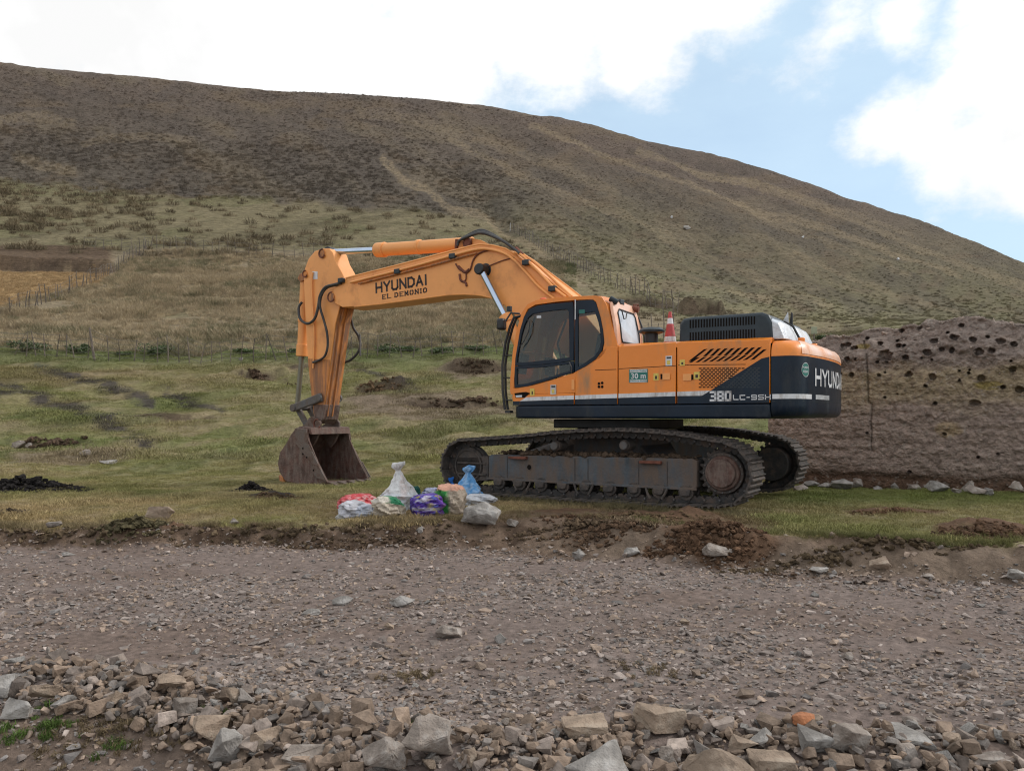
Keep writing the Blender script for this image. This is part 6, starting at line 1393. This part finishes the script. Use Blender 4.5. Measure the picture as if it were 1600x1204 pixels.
for (x, y, h, lab) in ((797, 362, 1.6, 'white post standing on the slope above the boom bend'), (1018, 536, 1.75, 'leaning pale stick behind the black intake cap'), (1037, 528, 1.9, 'tall thin stick left of the traffic cone'), (1052, 528, 2.3, 'tall thin stick just behind the traffic cone')):
    p = gp(x, y); mb = MB(); mb.tube([(0, 0, -.2), (.02, 0, h*.5), (random.uniform(-.05, .05), 0, h)], [.04, .035, .03], 6); o = mb.build('wooden_post', M['wood'] if y > 400 else M['white'], None); o.location = p; tag(o, lab, 'post')
p = gp(1272, 535); mb = MB(); mb.tube([(0, 0, -.2), (0, 0, .5)], .04, 6); r0 = empty('marker_post', p); tag(r0, 'pale square marker post between the counterweight and the earth wall', 'marker'); mb.build('post', M['wood'], r0)
mb = MB(); mb.box(-.16, .16, -.03, .03, .45, .85); mb.build('marker_plate', mat('pale_plate', (.30, .31, .22), .8), r0, bevel=.01)
# white sheep-like specks: pale stones on the hill
for (x, y, lab) in ((1255, 372, 'white rock high on the right hillside'), (1050, 341, 'white rock on the hillside above the dark boulder'), (1403, 406, 'pale rock farthest right on the hillside')):
    p = gp(x, y); rock(x, y, 5*p.y/F*1.2, 4*p.y/F*1.3, 950+x, 'rock_grey', lab, cat='rock').data.materials[0] = M['white']

# ================================================================== VEGETATION
def blade_mesh(name, nb, rad_, h, w, bend, seed, dome=False, seg_=2):
    rnd = random.Random(seed); V = []; Fs = []
    for _ in range(nb):
        q = rnd.uniform(0, 6.283); r_ = rad_*math.sqrt(rnd.random()); x, y = r_*math.cos(q), r_*math.sin(q)
        hh = h*rnd.uniform(.55, 1.1)*((1-.45*(r_/rad_)**2) if dome else 1); ax = q+rnd.gauss(0, .8) if dome else rnd.uniform(0, 6.283); bd_ = bend*hh*rnd.uniform(.3, 1.4)*((.3+r_/rad_) if dome else 1)
        px, py = -math.sin(ax)*w/2, math.cos(ax)*w/2; dx, dy = math.cos(ax)*bd_, math.sin(ax)*bd_; fa = rnd.uniform(0, 6.283); px, py = math.cos(fa)*w/2, math.sin(fa)*w/2
        o = len(V)
        V += [(x-px, y-py, -.02*h), (x+px, y+py, -.02*h), (x+px*.8+dx*.35, y+py*.8+dy*.35, hh*.6), (x-px*.8+dx*.35, y-py*.8+dy*.35, hh*.6), (x+dx, y+dy, hh)]
        Fs += [(o, o+1, o+2, o+3), (o+3, o+2, o+4)]
    me = bpy.data.meshes.new(name); me.from_pydata(V, [], Fs); me.materials.append(M['grass']); return me
def scatter(name, P, S, C, me, label, cat='grass', tilt=.1):
    n = len(P); pm = bpy.data.meshes.new(name); pm.vertices.add(n); pm.vertices.foreach_set('co', np.asarray(P, np.float32).ravel())
    a = pm.attributes.new('size', 'FLOAT', 'POINT'); a.data.foreach_set('value', np.asarray(S, np.float32))
    a = pm.attributes.new('turn', 'FLOAT_VECTOR', 'POINT'); rv = np.random.randn(n, 3)*tilt; rv[:, 2] = np.random.rand(n)*6.283; a.data.foreach_set('vector', rv.astype(np.float32).ravel())
    a = pm.attributes.new('tint', 'FLOAT_COLOR', 'POINT'); t = np.ones((n, 4), np.float32); t[:, :3] = C; a.data.foreach_set('color', t.ravel())
    proto = bpy.data.objects.new(name+'_tuft', me)
    o = link(name, pm); tag(o, label, cat, kind='stuff')
    ng = bpy.data.node_groups.new(name, 'GeometryNodeTree'); ng.interface.new_socket('Geometry', in_out='INPUT', socket_type='NodeSocketGeometry'); ng.interface.new_socket('Geometry', in_out='OUTPUT', socket_type='NodeSocketGeometry')
    N = ng.nodes; L = ng.links; gi = N.new('NodeGroupInput'); go = N.new('NodeGroupOutput'); io = N.new('GeometryNodeInstanceOnPoints'); ob = N.new('GeometryNodeObjectInfo'); ob.inputs['Object'].default_value = proto
    ob.inputs['As Instance'].default_value = True
    def na(nm, ty): q = N.new('GeometryNodeInputNamedAttribute'); q.data_type = ty; q.inputs[0].default_value = nm; return q
    m2p = N.new('GeometryNodeMeshToPoints'); L.new(gi.outputs[0], m2p.inputs[0])
    L.new(m2p.outputs[0], io.inputs['Points']); L.new(ob.outputs['Geometry'], io.inputs['Instance'])
    s_ = na('size', 'FLOAT'); L.new(s_.outputs['Attribute'], io.inputs['Scale']); r_ = na('turn', 'FLOAT_VECTOR')
    e2r = N.new('FunctionNodeEulerToRotation'); L.new(r_.outputs['Attribute'], e2r.inputs[0]); L.new(e2r.outputs[0], io.inputs['Rotation']); L.new(io.outputs[0], go.inputs[0])
    md = o.modifiers.new('scatter', 'NODES'); md.node_group = ng; return o
def sample(n, pxr, Yr, power=1.0):
    px = np.random.uniform(*pxr, n); Y = Yr[0]+(Yr[1]-Yr[0])*np.random.rand(n)**power; return (px-800)/F*Y, Y
def pixof(X, Y):
    z, u, Ye = zbase(X, Y); return 800+F*u, 650-F*(z-CZ)/Ye
SOILP = ((1000, 803, 170, 11), (1090, 832, 110, 20), (905, 815, 70, 16), (240, 830, 90, 12), (830, 812, 60, 10), (480, 822, 70, 6))
def bare(X, Y):                         # true where the soil is bare
    b = np.zeros(len(X), bool)
    for (bx, by, rx, ry, h) in BUMPS: b |= (((X-bx)/rx)**2+((Y-by)/ry)**2) < .55+.3*np.random.rand(len(X))
    px, py = pixof(X, Y)
    for (x, y, rx, ry) in SOILP: b |= ((((px-x)/rx)**2+((py-y)/ry)**2 + .9*fbm(X*3, Y*3, 3, 172)) < .9) & (np.random.rand(len(X)) < .85)
    return b
# wall and machine footprints stay clear
def in_wall(X, Y):
    s_ = (X-WA.x)*wd.x+(Y-WA.y)*wd.y; d_ = (X-WA.x)*wn_.x+(Y-WA.y)*wn_.y; return (s_ > -.05) & (s_ < WLN) & (d_ > -.22) & (d_ < .85)
# 1 short pasture turf near
me = blade_mesh('turf', 46, .13, .030, .0042, .9, 1)
X, Y = sample(62000, (-450, 2050), (8.2, 23), .95)
yb = np.interp(X, BX, BY)+np.interp(X, BX, BW)*.9; k = (Y > yb+.05*np.random.randn(len(X))) & ~bare(X, Y) & ~in_wall(X, Y)
X, Y = X[k], Y[k]; C = ground_colour(X, Y)*np.random.uniform(.8, 1.5, (len(X), 1))*np.array([[1.12, 1.14, .98]]); S = np.random.uniform(.7, 1.5, len(X))*(.75+.7*ss(.0, .5, fbm(X*1.3, Y*1.3, 3, 200)))
scatter('pasture_grass', np.stack([X, Y, height(X, Y)], 1), S, C, me, 'short grazed pasture grass around the excavator')
# ragged grass on the lip of the bank
me = blade_mesh('lip', 30, .06, .085, .004, 1.0, 2)
n = 7000; X = np.random.uniform(-9.5, 9.5, n); yb = np.interp(X, BX, BY)+np.interp(X, BX, BW)*.95; Y = yb+np.abs(np.random.randn(n))*.25+.02
k = (fbm(X*2, Y*2, 3, 210) > -.15) & ~bare(X, Y); X, Y = X[k], Y[k]; C = np.array([[.20, .155, .085]])*np.random.uniform(.6, 1.3, (len(X), 1)); g = X > 1.5; C[g] = C[g]*np.array([[.72, .9, .6]])
scatter('bank_grass', np.stack([X, Y, height(X, Y)], 1), np.random.uniform(.4, 1.0, len(X)), C, me, 'ragged dry grass hanging over the lip of the bank', tilt=.35)
# longer grass thrown up by the track
n = 1300; X, Y = [], []
for _ in range(n):
    a = random.uniform(-2.6, 2.7); b = 1.37+abs(random.gauss(0, .22))+.18; X.append(EC[0]-EcC*a-EcS*b); Y.append(EC[1]+EcS*a-EcC*b)
X = np.array(X); Y = np.array(Y); C = np.array([[.15, .125, .065]])*np.random.uniform(.6, 1.3, (n, 1)); scatter('track_grass', np.stack([X, Y, height(X, Y)], 1), np.random.uniform(.4, 1.1, n), C, me, 'flattened longer grass along the foot of the near track', tilt=.5)
# 2 pasture farther off
me = blade_mesh('turf2', 34, .32, .055, .012, .9, 3)
X, Y = sample(58000, (-600, 1500), (21, 47), .8); C = ground_colour(X, Y)*np.random.uniform(.8, 1.4, (len(X), 1))*np.array([[1.08, 1.12, 1.0]]); px, py = pixof(X, Y)
k = np.random.rand(len(X)) < .9
scatter('far_pasture_grass', np.stack([X, Y, height(X, Y)], 1)[k], (np.random.uniform(.7, 1.5, len(X))*(.6+.9*ss(-.1, .5, fbm(X*.5, Y*.9, 3, 202))))[k], C[k], me, 'grazed pasture grass rising towards the fence')
# 3 tall dry field beyond the fence
me = blade_mesh('ichu', 60, .30, .55, .016, .75, 4, True)
X, Y = sample(54000, (-700, 1260), (46.5, 101), .75); px, py = pixof(X, Y); g = fbm(X*.22, Y*.3, 4, 203)
plot = (px+(py-440)*.9 < 165) & (py > 384) & (py < 480-px*.22)
k = ~plot & (g > -.45) & ~(px > 900); X, Y, g, px = X[k], Y[k], g[k], px[k]
C = np.array([[.37, .295, .19]])*np.random.uniform(.65, 1.3, (len(X), 1)); t = np.random.rand(len(X)) + .8*fbm(X*.15, Y*.15, 3, 204); C[t > .75] = np.array([.215, .195, .115])*np.random.uniform(.6, 1.2, ((t > .75).sum(), 1)); C[t < -.1] = np.array([.42, .34, .225])*np.random.uniform(.8, 1.2, ((t < -.1).sum(), 1))
C[px > 880] = C[px > 880]*np.array([[.68, .78, .66]])
S = (.55+.75*ss(-.3, .5, g))*np.random.uniform(.6, 1.35, len(X))*np.where(px > 880, .5, 1)
scatter('tall_dry_grass', np.stack([X, Y, height(X, Y)], 1), S, C, me, 'tall dry bunch grass filling the fenced field')
# short stubble on the ochre plot
X, Y = sample(12000, (-500, 170), (66, 92)); px, py = pixof(X, Y); k = (px+(py-440)*.9 < 168) & (py > 419) & (py < 482-px*.22); X, Y = X[k], Y[k]
scatter('stubble', np.stack([X, Y, height(X, Y)], 1), np.random.uniform(.3, .6, len(X)), np.array([[.38, .265, .14]])*np.random.uniform(.7, 1.2, (len(X), 1)), me, 'ochre stubble on the small plot at the left')
# 4 bunch grass of the slope
me = blade_mesh('tussock', 84, .55, .58, .045, .95, 5, True)
X, Y = sample(84000, (-600, 2200), (98, 298), .85); X2, Y2 = sample(16000, (870, 2200), (50, 98), .85); X = np.concatenate([X, X2]); Y = np.concatenate([Y, Y2]); px, py = pixof(X, Y)
line = np.interp(px, [0, 300, 600, 760, 820, 880, 1050, 1200, 1400, 1600], [283, 312, 322, 340, 372, 430, 500, 540, 548, 548])
dn = line-py; cl = fbm(X*.09, Y*.09, 4, 220); cl2 = fbm(X*.03, Y*.03, 3, 221)
dens = np.where(dn > 0, .40+.5*cl+.3*np.exp(-((dn-50)/60)**2)*ss(1000, 600, px), .05*(1+0*cl)+np.where(cl > .25, .5, 0)); dens = dens*(1-.2*ss(600, 1100, px))
dens = np.where(dn < 0, .035+.22*ss(.1, .4, cl)+np.where((px < 240) & (py < 368), .10, 0), dens)
k = np.random.rand(len(X)) < dens; X, Y, px, py, dn, cl = X[k], Y[k], px[k], py[k], dn[k], cl[k]
C = ground_colour(X, Y)*np.random.uniform(.82, 1.4, (len(X), 1)); gul = (seg(px, py, [(600, 250), (640, 282), (690, 312), (740, 335), (800, 362), (850, 392)], 9) > .2); low = dn < 0; C[low] = np.array([.17, .135, .085])*np.random.uniform(.6, 1.4, (low.sum(), 1))
S = np.random.uniform(.38, 1.0, len(X))*(1-.4*ss(560, 1120, px+.8*(py-250)))*np.where(low, 1.9, 1)*np.where(dn > 90, .75, 1)*np.where(Y < 98, .6, 1)*np.where(gul, .35, 1)
scatter('tussock_grass', np.stack([X, Y, height(X, Y)], 1), S, C, me, 'dark bunch grass tussocks covering the hillside')
# green weeds in the near left corner
me = blade_mesh('weed', 40, .045, .045, .007, .9, 6)
W8 = []
for (x, y, n, r_) in ((20, 1178, 14, .10), (85, 1180, 14, .08), (330, 1165, 6, .04), (650, 1200, 4, .03), (60, 1150, 5, .05), (170, 1195, 6, .06)):
    c = Vector(((x-800)/F*(1.75*F/(y-650)), 1.75*F/(y-650), 0))
    for _ in range(n): W8.append((c.x+random.gauss(0, r_), c.y+random.gauss(0, r_*.6)))
X = np.array([w[0] for w in W8]); Y = np.array([w[1] for w in W8])
scatter('green_weeds', np.stack([X, Y, height(X, Y)], 1), np.random.uniform(.4, .9, len(X)), np.array([[.07, .11, .025]])*np.random.uniform(.6, 1.4, (len(X), 1)), me, 'small green weeds between the near stones', 'weeds')
W8 = []
for (x, y, n, r_) in ((210, 1165, 60, .22), (140, 1180, 30, .2), (640, 1088, 26, .12), (1000, 1075, 20, .2)):
    Yc = 1.72*F/(y-650)
    for _ in range(n): W8.append(((x-800)/F*Yc+random.gauss(0, r_), Yc+random.gauss(0, r_*.45)))
X = np.array([w[0] for w in W8]); Y = np.array([w[1] for w in W8])
scatter('dry_weeds', np.stack([X, Y, height(X, Y)], 1), np.random.uniform(.3, .8, len(X)), np.array([[.16, .12, .07]])*np.random.uniform(.6, 1.3, (len(X), 1)), me, 'tangled dry weeds on the near left verge', 'weeds', tilt=.5)
# shrubs by the fence
def shrub(px, py, w, h, lab, seed, col=None):
    p = gp(px, py); root = empty('shrub', p); tag(root, lab, 'shrub', 'green shrubs along the fence'); rnd = random.Random(seed); k = p.y/F; W_, H_ = w*k*rnd.uniform(.7, 1.2), h*k*rnd.uniform(.45, .85)
    V = []; Fs = []; lobes = [(rnd.uniform(-.35, .35)*W_, rnd.uniform(-.2, .2)*W_, rnd.uniform(.3, .7)*H_, rnd.uniform(.22, .4)) for _ in range(7)]
    for _ in range(900):
        lx, ly, lz, lr = rnd.choice(lobes); v = Vector((rnd.gauss(0, 1), rnd.gauss(0, 1), rnd.gauss(0, 1))).normalized()*rnd.uniform(.5, 1.1)
        c = Vector((lx+v.x*lr*W_*.8, ly+v.y*lr*W_*.6, max(.03, lz+v.z*lr*H_*1.1))); s_ = .05*rnd.uniform(.7, 1.5); a = Vector((rnd.gauss(0, 1), rnd.gauss(0, 1), rnd.gauss(0, .6))).normalized()*s_; b = a.cross(Vector((rnd.gauss(0, 1), rnd.gauss(0, 1), rnd.gauss(0, 1)))).normalized()*s_*.6
        o = len(V); V += [c-a, c+b, c+a, c-b]; Fs.append((o, o+1, o+2, o+3))
    me = bpy.data.meshes.new('foliage'); me.from_pydata(V, [], Fs); me.materials.append(M['leaf']); link('foliage', me, root)
    mb = MB()
    for (lx, ly, lz, lr) in lobes: mb.tube([(0, 0, -.05), (lx*.6, ly*.6, lz*.6), (lx, ly, lz)], [.03, .02, .01], 5)
    mb.build('stem', M['wood'], root)
for i, (x, y, w, h, lab) in enumerate(((35, 548, 70, 22, 'long low green shrub behind the fence at the far left'), (125, 553, 46, 24, 'green shrub behind the fence left of the thick post'), (245, 556, 46, 22, 'dark green shrub just right of the thick post'), (190, 556, 36, 10, 'low green bush beside the thick fence post'), (460, 552, 30, 16, 'green shrub behind the fence just left of the arm'),
    (520, 555, 26, 14, 'small shrub behind the arm at the fence'), (600, 552, 44, 20, 'dark green shrub under the boom lettering at the fence'), (640, 550, 40, 18, 'green shrub behind the fence under the middle of the boom'), (690, 552, 50, 14, 'bright low shrub behind the fence left of the cab'), (745, 548, 40, 16, 'green shrub behind the fence close to the cab'), (380, 552, 36, 10, 'low shrub behind the fence above the white rock'), (1290, 530, 30, 10, 'low bush at the left end of the earth wall top'))):
    shrub(x, y, w, h, lab, i)

# ================================================================== SACKS
def sack(name, label, px, py, W, Dp, Hh, colf, rz=0, neck=None, flare=.5, lean=(0, 0), seed=0, flat=False, group='sacks heaped on the grass', m='cloth', tie=None):
    """neck: height share at which the mouth is tied (None: closed pillow)"""
    p = gp(px, py); rnd = random.Random(seed); ns, nr = 56, 40; V = []; C = []; 
    for i in range(nr):
        t = i/(nr-1)
        if neck is None:
            q = math.sin(math.pi*min(max(t, .0), 1))**.42 if 0 < t < 1 else 0; r_ = q; z = t*Hh
            z = Hh*(.5-.5*math.cos(math.pi*t))
        else:
            z = t*Hh
            if t < .06: r_ = .80+.2*math.sqrt(t/.06)
            elif t < neck*.38: r_ = 1.0+.04*math.sin(t*9)
            elif t < neck: k = (t-neck*.38)/(neck*.62); r_ = 1.0-(1-.13)*(k**.85)
            else: k = (t-neck)/(1-neck+1e-6); r_ = .13+flare*.20*math.sin(min(k, 1)*2.2)
            if i == 0: r_ = .0
            if i == nr-1: r_ *= .3
        for j in range(ns):
            th = 2*math.pi*j/ns; c, s_ = math.cos(th), math.sin(th); e = .60
            x = math.copysign(abs(c)**e, c)*r_*W/2; y = math.copysign(abs(s_)**e, s_)*r_*Dp/2
            V.append((x, y, z)); C.append((t, th))
    V = np.array(V); C = np.array(C); t = C[:, 0]; th = C[:, 1]
    rr_ = np.hypot(V[:, 0], V[:, 1])+1e-6
    fold = np.zeros(len(V))
    if neck is not None: fold = .24*np.sin(th*7+4*fbm(t*3, th, 2, seed+1))*ss(neck*.3, neck, t)*rr_/1
    nz = fbm(V[:, 0]/W*4+V[:, 2]/Hh*3+seed, V[:, 1]/W*4-V[:, 2]/Hh*2.5, 4, seed); cr = np.abs(fbm(V[:, 0]/W*7+V[:, 1]/W*5+seed, V[:, 2]/Hh*6+V[:, 1]/W*3, 3, seed+9))
    cr2 = np.abs(fbm(V[:, 0]/W*2.6+V[:, 2]/Hh*2.2+seed*3, V[:, 1]/W*2.6-V[:, 2]/Hh*1.2, 2, seed+13)); sc_ = 1+(.24*nz-.32*cr-.50*cr2+.27)*(rr_ > 1e-4)+fold/rr_*.8
    V[:, 0] *= sc_; V[:, 1] *= sc_; V[:, 2] *= 1+.10*fbm(V[:, 0]/W*3, V[:, 1]/W*3+seed, 3, seed+4)
    V[:, 0] += lean[0]*t**1.5; V[:, 1] += lean[1]*t**1.5
    idx = np.arange(nr*ns).reshape(nr, ns); a = idx[:-1]; b = np.roll(a, -1, 1); d_ = idx[1:]; c2 = np.roll(d_, -1, 1); Fs = np.stack([a, b, c2, d_], -1).reshape(-1, 4)
    col = np.clip(colf(t, th, V/np.array([W, Dp, Hh]), fbm(V[:, 0]*14+seed, V[:, 2]*14+V[:, 1]*9, 3, seed+5)), .005, .9)
    me = npmesh(name, V, Fs, col, True, M[m]); me.set_sharp_from_angle(angle=R(24))
    if tie or neck:
        root = empty(name, (p.x, p.y, p.z-.015), rz); tag(root, label, 'sack', group); link('sack_body', me, root)
        if neck:
            z = neck*Hh; cx, cy = lean[0]*neck**1.5, lean[1]*neck**1.5; mb = MB(); mb.tube([(cx+.14*W/2*math.cos(k*R(30)), cy+.14*Dp/2*math.sin(k*R(30)), z+.004*k/3) for k in range(26)], .006, 5); mb.build('tie_cord', M[tie or 'wire'], root)
        return root
    o = link(name, me); o.location = (p.x, p.y, p.z-.015); o.rotation_euler = (0, 0, rz); tag(o, label, 'sack', group); return o
def flatc(c, c2=None, k=.0):
    def f(t, th, q, n):
        o = np.tile(np.array(c), (len(t), 1))*(1+.10*n)[:, None]
        if c2 is not None: o = mixc(o, ss(k-.05, k+.1, n), c2)
        return o
    return f
kx = 10.3/F
WH = (.50, .51, .53)
# red and white sack at the left, pale sheet draped over its front
def redf(t, th, q, n):
    o = mixc(np.tile(np.array([.50, .05, .06]), (len(t), 1)), ss(.15, .3, np.abs(n)), (.62, .30, .30)); return mixc(o, (q[:, 0] < -.25)*.6, (.50, .03, .05))
sack('sack', 'red and white sack lying at the left end of the heap', 560, 803, .48, .42, .29, redf, .2, seed=3)
sack('sack', 'pale grey crumpled sack slumped in front of the red one', 549, 810, .34, .24, .25, flatc((.40, .40, .43), (.50, .50, .55), .1), .5, lean=(.05, .06), seed=11)
sack('sack', 'small dirty white bag at the lower left corner of the heap', 537, 812, .19, .14, .09, flatc((.46, .45, .43), (.3, .25, .22), .3), .2, seed=12)
sack('sack', 'light grey bulging bag between the red and the beige sacks', 575, 810, .30, .26, .21, flatc((.38, .40, .46), (.52, .53, .58), .05), 0, seed=13)
sack('sack', 'salmon coloured tied bag end sticking up behind the grey bag', 579, 790, .09, .08, .17, flatc((.52, .30, .22), (.6, .4, .3), .1), 0, neck=.6, flare=1.2, seed=14)
def beige(t, th, q, n):
    o = np.tile(np.array([.42, .36, .29]), (len(t), 1))*(1+.12*n)[:, None]; o = mixc(o, (q[:, 2] > .72-.25*q[:, 0]*1.0).astype(float)*(q[:, 0] > -.35), (.02, .16, .075)); return mixc(o, ((q[:, 2] > .80)*(q[:, 0] < -.05)).astype(float), (.50, .46, .40))
sack('sack', 'beige sack with a green printed top slouching before the tall white one', 608, 810, .38, .34, .31, beige, .5, lean=(-.02, .04), seed=21)
def whitef(t, th, q, n):
    o = np.tile(np.array([.60, .60, .60]), (len(t), 1))*(1+.08*n)[:, None]; o = mixc(o, ((q[:, 2] < .36)).astype(float)*.5, (.50, .55, .62)); st = (np.abs(q[:, 0]-.18) < .14)*(q[:, 2] > .25)*(q[:, 2] < .78)*(q[:, 1] < 0)*ss(.05, .15, np.abs(n)); return mixc(o, st*.6, (.55, .45, .42))
sack('sack', 'tall white woven sack tied at the top, highest of the heap', 624, 795, .47, .42, .72, whitef, .1, neck=.82, flare=1.0, lean=(-.02, 0), seed=31)
sack('sack', 'dark green sack corner peeping out right of the tall white sack', 647, 783, .16, .2, .26, flatc((.012, .07, .055), (.02, .13, .10), .1), 0, seed=33)
def purp(t, th, q, n):
    o = np.tile(np.array([.075, .035, .26]), (len(t), 1)); o = mixc(o, ss(.22, .3, n)*1., (.42, .40, .50)); o = mixc(o, ((n > -.05)*(n < .01)).astype(float)*.8, (.10, .18, .50)); o = mixc(o, (np.abs(q[:, 2]-.4) < .07)*(q[:, 1] < 0)*(n < .1)*.8, (.42, .40, .45)); o = mixc(o, ((n < -.45)).astype(float)*.8, (.34, .30, .06)); return mixc(o, (q[:, 0] > .36).astype(float)*.5, (.20, .06, .36))
sack('sack', 'purple printed sack in the middle of the heap', 668, 806, .40, .34, .32, purp, .3, seed=41)
sack('sack', 'bright blue knotted bag top at the left of the purple sack', 641, 790, .10, .09, .19, flatc((.02, .16, .55), (.10, .30, .65), .2), 0, neck=.55, flare=1.1, seed=42)
sack('sack', 'pale blue and white bag behind the purple sack', 676, 782, .28, .22, .22, flatc((.42, .44, .58), (.05, .06, .12), .22), 0, seed=43)
def greenbei(t, th, q, n):
    o = np.tile(np.array([.40, .33, .26]), (len(t), 1))*(1+.12*n)[:, None]; o = mixc(o, ss(.06, .0, q[:, 0]), (.03, .20, .045)); o = mixc(o, ((q[:, 2] > .83)).astype(float), (.52, .28, .20)); return mixc(o, (np.abs(q[:, 2]-.42+q[:, 0]*.2) < .04)*(q[:, 0] > .1)*.5, (.30, .24, .19))
sack('sack', 'green and beige sack with a salmon mouth beside the purple one', 703, 803, .38, .32, .42, greenbei, -.15, lean=(-.04, .05), seed=51)
sack('sack', 'blue sack tied high, leaning against the track behind the green one', 726, 784, .46, .34, .58, flatc((.10, .28, .55), (.24, .40, .62), .0), .2, neck=.80, flare=1.1, lean=(.08, 0), seed=61)
sack('sack', 'short bright blue knotted bag between the green and the leaning blue sacks', 708, 776, .22, .16, .36, flatc((.02, .14, .50), (.08, .26, .62), .1), 0, neck=.75, flare=1.1, lean=(-.04, 0), seed=62)
def whfl(t, th, q, n): return mixc(np.tile(np.array([.56, .57, .60]), (len(t), 1))*(1+.08*n)[:, None], ((np.abs(q[:, 0]-.15) < .12)*(q[:, 2] > .6)).astype(float)*.35, (.3, .35, .42))
sack('sack', 'white sack lying flat at the right end of the heap by the track', 748, 788, .50, .36, .17, whfl, -.1, seed=71)
